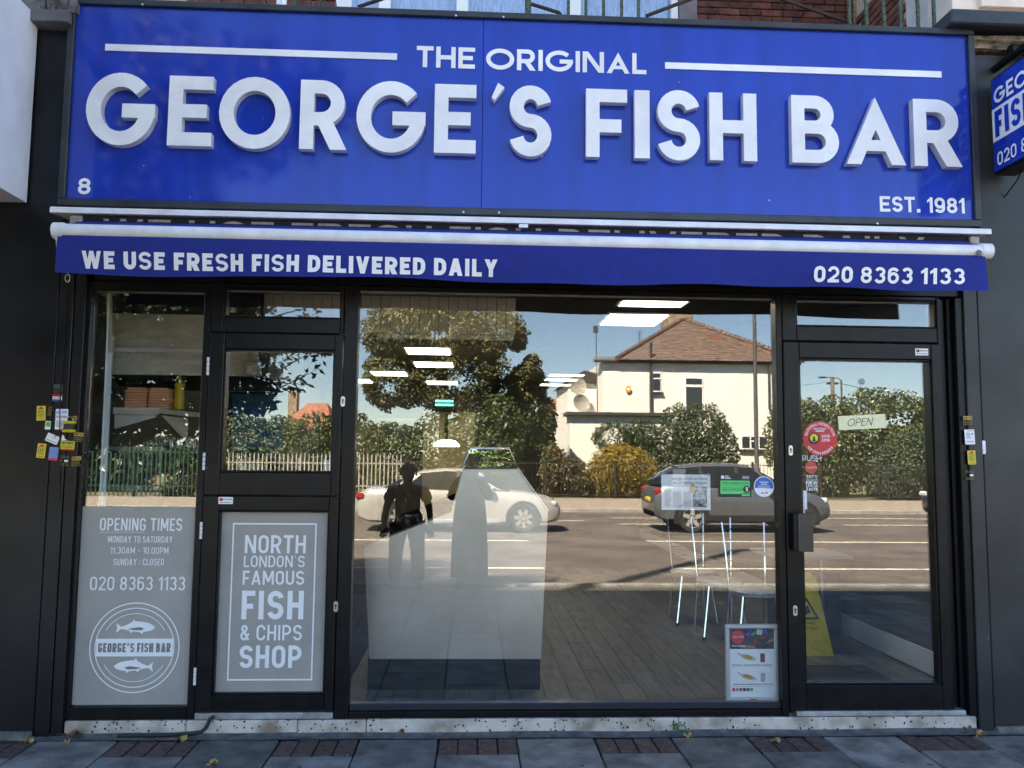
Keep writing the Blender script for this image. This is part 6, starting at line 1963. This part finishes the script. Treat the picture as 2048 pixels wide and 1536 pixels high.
sticker('blank white card on the grey panel of the right pier', 3.153, 3.208, 1.673, 1.757, -.0605, P_white, [('l', (.12, .6, .83, .88, 1), P_grey), ('l', (.2, .8, .2, .3, 1), P_grey)], r=.008)
for nm, lab, p in (('door_label', 'small white maker label on the lower leaf of the stable door', (-1.494, -1.409, 1.332, 1.373, -.0505)), ('door_label', 'small white maker label at the top of the entrance door', (2.783, 2.867, 2.288, 2.332, -.0505))):
    sticker(lab, *p, P_white, [('r', (.08, .32, .45, .85), P_red), ('l', (.36, .95, .5, .85, 1), P_grey), ('l', (.1, .95, .12, .35, 1), P_grey)], name=nm, cat='label', r=.002)
# padlocked cable eye with yellow bands
pk = thing('padlock', 'black padlock with two yellow bands hanging on the left pier', 'padlock', (-2.363, -0.080, 1.745))
kx, kz = -2.365, 1.780
mk('case', MB().box(kx-.029, kx+.029, -.105, -.066, kz-.022, kz+.022, c=.008), mat('black lock case', (.02, .02, .022), .5), pk, smooth=True)
M_lky = mat('yellow lock band', (.6, .45, .02), .45)
for dz in (.024, -.026):
    mk('band', MB().box(kx-.034, kx+.034, -.11, -.065, kz+dz-.009, kz+dz+.009, c=.006), M_lky, pk, smooth=True)
mk('shackle', MB().tube([(kx+.019*math.cos(R_(a)), -.085, kz+.034+.024*math.sin(R_(a))) for a in range(0, 181, 20)], .005, 7), M_steel, pk, smooth=True)
mk('cable', MB().tube([(kx-.03, -.08, kz-.0), (kx-.06, -.075, kz-.04), (kx-.09, -.07, kz-.06)], .0025, 5), M_black, pk)
pk2 = mk('pier_wire', MB().tube([(-2.431, -0.070, 2.614), (-2.431, -0.068, 2.236), (-2.437, -0.068, 1.937), (-2.407, -0.068, 1.350)], .003, 5), M_black, label='thin black wire running down the left pier groove', cat='wire')

# ------------------------------------------------------------ notices inside the glass
GY = .0125
def flat(name, b, m_, parent): return mk(name, b, m_, parent, flip=False)
# newspaper cutting
nx0, nx1, nz0, nz1 = 1.180, 1.486, 1.311, 1.529
np_ = thing('newspaper_cutting', 'newspaper cutting taped inside the display window', 'notice', ((nx0+nx1)/2, GY, nz0))
W, H = nx1-nx0, nz1-nz0
mk('sheet', MB().box(nx0, nx1, GY, GY+.001, nz0, nz1), mat('newsprint', (.86, .88, .92), .7), np_)
b = MB()
put_bfont(b, 'eorge, a full-on feast', (nx0+W*.22, GY-.001, nz0+H*.85), H*.085, width=W*.72)
put_bfont(b, 'us all feeling chipper', (nx0+W*.24, GY-.001, nz0+H*.735), H*.085, width=W*.70)
flat('headline', b, P_ink, np_)
b = MB()
rr = random.Random(4)
for c0_, c1_, ztop in ((.06, .2, .62), (.23, .42, .5), (.45, .62, .5)):
    zz_ = ztop
    while zz_ > .08:
        rect(b, nx0+W*c0_, nx0+W*(c1_-rr.random()*.03), nz0+H*zz_, nz0+H*(zz_+.012), GY-.001)
        zz_ -= .026
flat('columns', b, mat('newsprint text', (.36, .38, .42), .7), np_)
b = MB(); rect(b, nx0+W*.64, nx0+W*.93, nz0+H*.08, nz0+H*.66, GY-.001)
flat('photograph', b, mat('halftone photo', (.32, .4, .44), .7, var=1, scale=60, col2=(.03, .05, .05), thr=(.4, .6)), np_)
b = MB(); disc(b, (nx0+W*.78, GY-.002, nz0+H*.6), H*.07, 14); b.prism([(nx0+W*.68, nz0+H*.3), (nx0+W*.9, nz0+H*.3), (nx0+W*.86, nz0+H*.52), (nx0+W*.71, nz0+H*.52)], lambda u, w, d: (u, d, w), GY-.002, GY-.0015)
flat('photograph_figure', b, mat('pale photo tones', (.5, .55, .6), .7, var=.4, scale=50), np_)
b = MB(); b.add([(nx0+W*a, GY-.0015, nz0+H*c) for a, c in ((.56, .5), (.66, .48), (.71, .6), (.66, .75), (.6, .74), (.57, .62))], [(0, 1, 2, 3, 4, 5)])
flat('food_picture', b, mat('batter tones', (.6, .42, .2), .7), np_)
for xx in (nx0+.005, nx1-.02):
    mk('tape', MB().box(xx, xx+.016, GY-.0016, GY-.0012, nz1-.006, nz1+.008), mat('clear tape', (.5, .5, .48), .2, trans=.5), np_)
# hygiene rating and the door stickers, on the outer face
GY = -.0035
hx0, hx1, hz0, hz1 = 1.534, 1.739, 1.393, 1.538
hg = thing('hygiene_rating', 'green and black food hygiene rating sticker showing 5', 'sticker', ((hx0+hx1)/2, GY, hz0))
W, H = hx1-hx0, hz1-hz0
mk('card', MB().prism(rrect(hx0, hx1, hz0, hz1, .006), lambda u, w, d: (u, d, w), GY, GY+.001), mat('black card', (.012, .014, .014), .5), hg)
b = MB(); b.prism(rrect(hx0+W*.05, hx1-W*.05, hz0+H*.13, hz0+H*.70, .006), lambda u, w, d: (u, d, w), GY-.0012, GY-.0006); b.box(hx0+W*.7, hx1-W*.05, GY-.0012, GY-.0006, hz0+H*.05, hz0+H*.16)
mk('green_panel', b, mat('bright green print', (.07, .62, .18), .5), hg)
b = MB(); put_text(b, 'FOOD HYGIENE RATING', 'cond', (hx0+W*.1, GY-.002, hz0+H*.55), EX, EZ, H*.085, width=W*.8, t=.13)
b.box(hx0+W*.07, hx1-W*.07, GY-.002, GY-.0015, hz0+H*.485, hz0+H*.495)
for i in range(5):
    disc(b, (hx0+W*(.15+.135*i), GY-.002, hz0+H*.33), H*.085, 16, r0=H*.07)
    put_text(b, str(i), 'cond', (hx0+W*(.15+.135*i), GY-.002, hz0+H*.29), EX, EZ, H*.08, align='c')
disc(b, (hx0+W*.85, GY-.002, hz0+H*.33), H*.15, 22)
flat('print', b, P_ink, hg)
b = MB(); put_text(b, '5', 'condb', (hx0+W*.855, GY-.003, hz0+H*.24), EX, EZ, H*.18, align='c')
disc(b, (hx0+W*.12, GY-.002, hz0+H*.84), H*.075, 14)
for k in range(3): rect(b, hx0+W*.19, hx0+W*(.3+.04*k), hz0+H*(.88-.055*k), hz0+H*(.905-.055*k), GY-.002); rect(b, hx0+W*.72, hx0+W*.93, hz0+H*(.87-.045*k), hz0+H*(.885-.045*k), GY-.002)
flat('white_print', b, P_white, hg)
# blue round sticker
bc = (1.818, 0.012, 1.459)
br = (1.881-1.754)/2
bs = thing('round_sticker', 'round blue and white sticker beside the hygiene rating', 'sticker', (bc[0], GY, bc[2]-br))
b = MB(); disc(b, (bc[0], GY, bc[2]), br, 36); flat('disc', b, P_white, bs)
b = MB()
V_ = [(bc[0]+br*.92*math.cos(R_(a)), GY-.0012, bc[2]+br*.92*math.sin(R_(a))) for a in range(-12, 193, 8)]
b.add(V_, [tuple(range(len(V_)))])
flat('blue_field', b, mat('royal blue print', (.03, .13, .48), .5), bs)
b = MB()
put_text(b, 'TRUSTED FISH', 'condb', (bc[0], GY-.0022, bc[2]+br*.36), EX, EZ, br*.13, align='c'); put_text(b, 'SUPPLIER', 'condb', (bc[0], GY-.0022, bc[2]+br*.16), EX, EZ, br*.13, align='c')
for k in range(3): rect(b, bc[0]-br*.6, bc[0]+br*.6, bc[2]-br*(.0+.1*k)+br*.04, bc[2]-br*(.0+.1*k)+br*.07, GY-.0022)
flat('white_print', b, P_white, bs)
b = MB(); rect(b, bc[0]-br*.3, bc[0]+br*.05, bc[2]-br*.68, bc[2]-br*.58, GY-.0014); disc(b, (bc[0]+br*.25, GY-.0014, bc[2]-br*.6), br*.1, 10)
flat('red_print', b, P_pink, bs)
# federation sticker on the door
rc = (2.180, 0.012, 1.761); r0_ = (2.289-2.071)/2
rs = thing('federation_sticker', 'large round red sticker reading National Federation of Fish Friers', 'sticker', (rc[0], GY, rc[2]-r0_))
b = MB(); disc(b, (rc[0], GY, rc[2]), r0_, 48); flat('disc', b, mat('bright red vinyl', (.6, .015, .025), .4), rs)
b = MB()
cc = (rc[0], GY-.0015, rc[2])
arc_text(b, 'NATIONAL FEDERATION', 'geo', cc, r0_*.76, r0_*.15, 90, 158, t=.16)
flat('ring_lettering', b, P_white, rs)
b = MB()
arc_text(b, 'OF FISH FRIERS', 'geo', cc, r0_*.92, r0_*.15, 270, 112, inward=True, t=.16)
flat('ring_lettering', b, P_white, rs)
b = MB()
put_text(b, 'REGISTERED', 'condb', (rc[0], GY-.0015, rc[2]+r0_*.5), EX, EZ, r0_*.1, width=r0_*.74, align='c', t=.18)
put_text(b, 'MEMBER', 'condb', (rc[0], GY-.0015, rc[2]+r0_*.37), EX, EZ, r0_*.1, width=r0_*.5, align='c', t=.18)
flat('member_lettering', b, P_white, rs)
b = MB()
put_text(b, '2015-', 'geo', (rc[0]+r0_*.08, GY-.0015, rc[2]+r0_*.05), EX, EZ, r0_*.16, width=r0_*.55, t=.2)
put_text(b, '2016', 'geo', (rc[0]+r0_*.08, GY-.0015, rc[2]-r0_*.18), EX, EZ, r0_*.16, width=r0_*.48, t=.2)
flat('year_lettering', b, P_white, rs)
b = MB(); disc(b, (rc[0]-r0_*.36, GY-.0013, rc[2]), r0_*.33, 26); flat('badge_rim', b, P_ink, rs)
b = MB(); disc(b, (rc[0]-r0_*.36, GY-.0023, rc[2]+r0_*.02), r0_*.24, 24); flat('badge_field', b, P_yel, rs)
b = MB(); q = r0_*.2; cx_ = rc[0]-r0_*.36
b.add([(cx_+q*a, GY-.0033, rc[2]+q*c) for a, c in ((-.9, -.9), (.9, -.9), (.35, -.55), (.25, .2), (0, .75), (-.25, .2), (-.35, -.55))], [(0, 1, 2, 3, 4, 5, 6)])
flat('badge_mark', b, P_ink, rs)
# push lettering, drink sticker
b = MB()
put_text(b, 'PUSH', 'geo', (2.065, GY, 1.620), EX, EZ, 1.654-1.620, width=2.183-2.065, t=.1, each=None)
tt_ = mk('push_lettering', b, P_white, label='thin white PUSH lettering under the red round sticker', cat='lettering')
tt_['kind'] = 'stuff'
dc = (2.118, 0.012, 1.579); dr = (2.157-2.080)/2
ds = thing('drink_sticker', 'small red round drink sticker with white words zero sugar below', 'sticker', (dc[0], GY, 1.446))
b = MB(); disc(b, (dc[0], GY, dc[2]), dr, 30); flat('disc', b, mat('red drink print', (.6, .05, .03), .4), ds)
def script(b, cx_, cz_, w, y, txt='Coca-Cola'):
    c = MB(); put_bfont(c, txt, (0, 0, 0), w*.2, width=w, align='c')
    b.add([(cx_+x+z*.28, y, cz_+z+x*.05-w*.07) for x, _, z in c.v], c.f)
b = MB(); script(b, dc[0], dc[2], dr*1.75, GY-.0015); flat('script', b, P_white, ds)
b = MB()
zx0, zx1 = 2.085, 2.159
put_bfont(b, 'zero', (zx0, GY, 1.517), .026, width=zx1-zx0)
put_text(b, 'SUGAR', 'geo', (zx0, GY, 1.498), EX, EZ, .013, width=zx1-zx0, t=.12)
put_text(b, 'NEW', 'geo', (zx0, GY, 1.474), EX, EZ, .021, width=zx1-zx0, t=.24)
put_text(b, 'IMPROVED', 'geo', (zx0, GY, 1.460), EX, EZ, .0095, width=zx1-zx0, t=.2)
put_text(b, 'TASTE', 'geo', (zx0, GY, 1.436), EX, EZ, .019, width=zx1-zx0, t=.24)
flat('words', b, P_white, ds)
pv = (2.044, 2.088, 1.322, 1.436)
pl_ = thing('push_label', 'narrow white vertical PUSH label on the door glass', 'label', (pv[0], GY, pv[2]))
mk('strip', MB().box(pv[0], pv[1], GY, GY+.001, pv[2], pv[3]), P_white, pl_)
b = MB()
for i, ch_ in enumerate('PUSH'):
    h = (pv[3]-pv[2])/4
    put_text(b, ch_, 'geo', ((pv[0]+pv[1])/2, GY-.001, pv[3]-h*(i+.85)), EX, EZ, h*.62, align='c', t=.12)
flat('letters', b, P_grey, pl_)
# hanging OPEN sign
oc = (2.447, -0.020, 1.866)
ow, oh = (2.600-2.296)/2, (1.907-1.819)/2
os_ = thing('open_sign', 'cream OPEN sign hanging tilted on the entrance door', 'sign', (oc[0], -.011, oc[2]-oh))
mk('board', turn(MB().prism(rrect(oc[0]-ow, oc[0]+ow, oc[2]-oh, oc[2]+oh, .006), lambda u, w, d: (u, d, w), -.014, -.008), oc[0], oc[2], 3.5), mat('cream plastic', (.8, .76, .48), .4), os_)
b = MB(); put_text(b, 'OPEN', 'geo', (0, 0, 0), EX, EZ, oh*1.05, width=ow*1.05, align='c', t=.085, gap=.16)
b.v = [(oc[0]-.02+x+z*.32, -.0155, oc[2]-oh*.5+z) for x, y, z in b.v]
flat('lettering', turn(b, oc[0], oc[2], 3.5), mat('brown ink', (.07, .055, .03), .6), os_)
hk = (2.460, 0.000, 2.123)
mk('suction_hook', MB().lathe([(0, -.004), (.012, -.003), (.02, 0)], (hk[0], -.001, hk[2]), 'y', 18), mat('clear rubber', (.3, .33, .36), .2), os_, smooth=True)
mk('cord', MB().tube([(oc[0]-.03, -.011, oc[2]+oh), (hk[0], -.008, hk[2]-.01), (oc[0]+.05, -.011, oc[2]+oh)], .0008, 4), P_grey, os_)
# framed price poster standing in the window
fx0, fx1, fz0, fz1 = 1.572, 1.905, 0.153, 0.618
fp_ = thing('poster_frame', 'silver snap frame with drinks and fish price poster in the window corner', 'poster', ((fx0+fx1)/2, .03, fz0))
W, H = fx1-fx0, fz1-fz0
fb = .028
M_snap = mat('silver snap frame', (.6, .62, .66), .35, metal=.5)
for a in ((fx0, fx1, fz0, fz0+fb), (fx0, fx1, fz1-fb, fz1), (fx0, fx0+fb, fz0+fb+.0005, fz1-fb-.0005), (fx1-fb, fx1, fz0+fb+.0005, fz1-fb-.0005)):
    mk('frame_bar', MB().box(a[0], a[1], .022, .045, a[2], a[3], c=.006), M_snap, fp_)
mk('poster', MB().box(fx0+fb, fx1-fb, .036, .04, fz0+fb, fz1-fb), mat('poster white', (.86, .88, .93), .5), fp_)
px0, px1, pz0, pz1 = fx0+fb, fx1-fb, fz0+fb, fz1-fb
W, H = px1-px0, pz1-pz0
yy = .0348
b = MB(); rect(b, px0, px1, pz0+H*.7, pz1, yy); flat('picture', b, mat('night party picture', (.06, .045, .05), .6, var=1, scale=26, col2=(.012, .012, .02)), fp_)
for nm, m_, pts in (('picture_hand', mat('picture skin tone', (.4, .16, .08), .6), [(.22, .72), (.6, .71), (.55, .75), (.25, .76)]), ('picture_hand', MATS['picture skin tone'], [(.82, .78), (1, .82), (1, .87), (.88, .83)]), ('picture_glass', mat('picture purple', (.1, .05, .45), .6), [(.36, .92), (.5, .99), (.55, .95), (.42, .88)]), ('picture_glass', mat('picture green', (.03, .4, .15), .6), [(.45, .9), (.56, .9), (.58, .96), (.5, .97)]), ('picture_glass', mat('picture blue', (.05, .05, .4), .6), [(.74, .88), (.86, .92), (.84, .99), (.74, .99)]), ('picture_can', mat('picture dark red', (.2, .02, .02), .6), [(.48, .74), (.6, .77), (.66, .87), (.56, .86)]), ('picture_can', MATS['picture dark red'], [(.66, .86), (.76, .82), (.86, .89), (.78, .94)]), ('picture_ice', mat('picture pale', (.5, .52, .45), .6), [(.6, .92), (.72, .9), (.76, .98), (.62, .99)])):
    b = MB(); b.add([(px0+W*a, yy-.001, pz0+H*c) for a, c in pts], [tuple(range(len(pts)))]); flat(nm, b, m_, fp_)
b = MB(); disc(b, (px0+W*.19, yy-.0012, pz0+H*.875), W*.145, 26); flat('red_disc', b, mat('poster red', (.62, .03, .04), .5), fp_)
b = MB(); script(b, px0+W*.19, pz0+H*.875, W*.25, yy-.0025)
put_text(b, 'TASTE THE FEELING', 'condb', (px0+W*.05, yy-.0025, pz0+H*.735), EX, EZ, H*.02, width=W*.3); flat('script', b, P_white, fp_)
def plate(cx_, cz_, s, top):
    b = MB(); b.add([(cx_+s*math.cos(R_(a))*1.25+s*.2*math.sin(R_(a))*-1, yy, cz_+s*.42*math.sin(R_(a))-s*.25*math.cos(R_(a))) for a in range(0, 360, 20)], [tuple(range(18))]); flat('plate', b, mat('plate grey', (.5, .53, .58), .5), fp_)
    b = MB(); b.add([(cx_-s*.1+s*.8*math.cos(R_(a)), yy-.001, cz_+s*.05+s*.32*math.sin(R_(a))-s*.15*math.cos(R_(a))) for a in range(0, 360, 30)], [tuple(range(12))]); flat('fried_food', b, mat('fried gold', (.6, .33, .08), .6, var=.5, scale=60), fp_)
    b = MB(); b.add([(cx_-s*1.75, yy, cz_+s*.75), (cx_-s*1.45, yy, cz_+s*.7), (cx_-s*1.05, yy, cz_+s*.3), (cx_-s*1.2, yy, cz_+s*.25)], [(0, 1, 2, 3)]); flat('board_handle', b, P_grey, fp_)
plate(px0+W*.42, pz0+H*.575, W*.145, 0)
plate(px0+W*.42, pz0+H*.29, W*.145, 0)
for cz_, m_ in ((.57, MATS['picture dark red']), (.285, mat('can silver blue', (.4, .45, .5), .4))):
    b = MB(); b.prism(rrect(px0+W*.69, px0+W*.79, pz0+H*(cz_-.065), pz0+H*(cz_+.065), .005), lambda u, w, d: (u, d, w), yy-.001, yy); flat('can', b, m_, fp_)
b = MB()
put_text(b, 'TAKE AWAY 2 FISH GOUJONS, CHIPS & A CAN 6.50'.replace(',', ''), 'condb', (px0+W*.05, yy, pz0+H*.455), EX, EZ, H*.018, width=W*.9)
put_text(b, 'TAKE AWAY SAUSAGE CHIPS & A CAN 4.50', 'condb', (px0+W*.07, yy, pz0+H*.175), EX, EZ, H*.018, width=W*.88)
flat('price_lettering', b, P_ink, fp_)
b = MB(); rect(b, px0+W*.04, px1-W*.05, pz0+H*.435, pz0+H*.439, yy); rect(b, px0+W*.04, px1-W*.05, pz0+H*.152, pz0+H*.156, yy); flat('rules', b, mat('mauve rule', (.45, .35, .42), .6), fp_)
for i, m_ in enumerate((MATS['poster red'], P_grey, P_red, P_ink, P_rust, P_green)):
    b = MB(); rect(b, px0+W*(.05+.08*i), px0+W*(.115+.08*i), pz0+H*.085, pz0+H*.13, yy); flat('brand_square', b, m_, fp_)
b = MB(); b.box((fx0+fx1)/2-.022, (fx0+fx1)/2+.022, .0185, .0215, fz0+.006, fz0+.022); flat('frame_badge', b, MATS['poster red'], fp_)
b = MB(); script(b, (fx0+fx1)/2, fz0+.0135, .036, .0175); flat('frame_badge_script', b, P_white, fp_)
# small paper note in the stable door pane, screen by the till behind it
GY = .0125
nt_ = (-0.893, -0.833, 1.534, 1.598)
nn_ = thing('paper_note', 'small white paper note in the lower right corner of the stable door pane', 'note', (nt_[0], GY, nt_[2]))
mk('sheet', MB().box(nt_[0], nt_[1], GY, GY+.001, nt_[2], nt_[3]), P_white, nn_)
b = MB()
for k in range(2): rect(b, nt_[0]+.012, nt_[1]-.004, nt_[3]-.012-.016*k, nt_[3]-.009-.016*k, GY-.001)
flat('print', b, P_grey, nn_)
vb = (-1.723, -1.554, 1.498, 1.598)
ml_ = thing('menu_leaflet', 'blue and white printed leaflet behind the stable door pane', 'leaflet', (vb[0], 1.2, vb[2]))
mk('sheet', MB().box(vb[0], vb[1], 1.2, 1.204, vb[2]-.1, vb[3]), mat('pale blue leaflet', (.4, .46, .6), .6, var=.5, scale=25), ml_)
b = MB(); rect(b, vb[0], vb[1], vb[3]-.04, vb[3], 1.1985); flat('banner', b, MATS['navy print'], ml_)
b = MB(); put_text(b, 'RECOMMENDED', 'condb', (vb[0]+.01, 1.197, vb[3]-.03), EX, EZ, .02, width=vb[1]-vb[0]-.02); flat('banner_lettering', b, P_white, ml_)

# ------------------------------------------------------------ litter and plants at the foot of the shop
M_leafdry = mat('dry fallen leaf', (.4, .25, .09), .8, var=.4, scale=60)
M_leafbr = mat('brown fallen leaf', (.2, .085, .04), .8, var=.5, scale=60)
def dry_leaf(x, y, s, rz, m_, label, z=.004):
    b = MB()
    pts = []
    for i in range(20):
        a = 2*math.pi*i/20
        r = s*(.55+.45*abs(math.cos(a*2.5)))*(1 if i % 2 else .8)
        pts.append((r*math.cos(a), r*math.sin(a), .006+.014*math.sin(a*2)+.006*math.cos(a*3)))
    b.add([(0, 0, .003)]+pts, [(0, i+1, (i+1) % 20+1) for i in range(20)])
    b.tube([(-s*.5, 0, .006), (-s*1.1, .01, .01), (-s*1.5, .005, .004)], .0018, 4)
    o = mk('fallen_leaf', b, m_, local=True, label=label, cat='leaf', flip=False)
    o.location = (x, y, z); o.rotation_euler = (0, 0, rz)
    tag(o, group='fallen leaves on the pavement')
G = (-1.75, -0.07)
LV = [(-1.629, -.13, .045, .4, M_leafdry, 'yellow fallen leaf by the black cable bend at the terrazzo sill'), ((-1.33, -0.51)[0], (-1.33, -0.51)[1], .035, 1.2, M_leafdry, 'yellow fallen leaf lying on the grey slab left of centre'),
      ((1.29, -0.13)[0], (1.29, -0.13)[1], .03, 2.2, M_leafdry, 'yellow fallen leaf near the green weed'), ((1.78, -0.23)[0], (1.78, -0.23)[1], .035, .2, M_leafdry, 'yellow fallen leaf on the red blocks below the poster'),
      ((-0.56, -0.02)[0], (-0.56, -0.02)[1], .03, 1.9, M_leafbr, 'brown fallen leaf at the sill below the display window left end'), ((-0.38, -0.08)[0], (-0.38, -0.08)[1], .022, .9, M_leafbr, 'small brown fallen leaf right of the larger brown one'),
      ((-2.46, -0.15)[0], (-2.46, -0.15)[1], .03, .5, M_leafdry, 'small pale fallen leaf before the left pier'), ((-2.24, -0.17)[0], (-2.24, -0.17)[1], .02, 2.5, M_leafdry, 'tiny pale fallen leaf at the foot of the left pier corner'),
      ((3.22, -0.00)[0], (3.22, -0.00)[1], .035, 1.5, M_leafbr, 'brown fallen leaf at the foot of the right pier'), (3.07, -.12, .035, .7, M_leafdry, 'yellow fallen leaf in the corner of the sill and right pier'), (3.0, -.1, .03, 2.6, M_leafbr, 'brown fallen leaf in the corner of the sill and right pier'), (3.04, -.16, .028, 3.6, M_leafdry, 'crumpled yellow leaf before the right end of the sill'),
      (-2.27, -.1, .04, .2, M_leafbr, 'rust brown fallen leaf against the left end of the sill'), (-2.24, -.075, .04, 1.4, M_leafbr, 'brown fallen leaf leaning on the left end of the sill')]
for a in LV: dry_leaf(*a, z=.022 if a[1] > -.12 else .006)
wd = thing('weed', 'small green clover like weed growing from the sill joint', 'weed', (1.262, -.075, .01))
rnd = random.Random(8)
for i in range(9):
    a = rnd.uniform(-1.2, 1.2); l = rnd.uniform(.03, .065)
    x, z = 1.265+math.sin(a)*l, .02+math.cos(a)*l*.85
    b = MB().tube([(1.265, -.07, .012), (x*.5+1.265*.5, -.08, z*.6+.01), (x, -.085, z)], .0012, 4)
    st_ = mk('stem', b, mat('weed green', (.05, .14, .03), .6, var=.3, scale=60), wd)
    b = MB()
    for q in range(3):
        an_ = a+q*2.1; s = .013
        b.add([(x, -.088, z), (x+s*math.sin(an_-.5), -.092, z+s*math.cos(an_-.5)), (x+s*1.5*math.sin(an_), -.09, z+s*1.5*math.cos(an_)), (x+s*math.sin(an_+.5), -.092, z+s*math.cos(an_+.5))], [(0, 1, 2, 3)])
    mk('leaflet', b, MATS['weed green'], st_, flip=False)
cb = mk('ground_cable', MB().tube([(-1.469, -0.052, 0.109), (-1.488, -0.062, 0.098), (-1.508, -0.064, 0.051), (-1.535, -0.066, 0.026), (-1.572, -.075, .022), (-1.706, -.08, .016), (-1.873, -.085, .015), (-2.001, -.08, .013)], .011, 8), M_trim_in, label='black cable bent down over the terrazzo sill to the pavement', cat='cable', smooth=True)
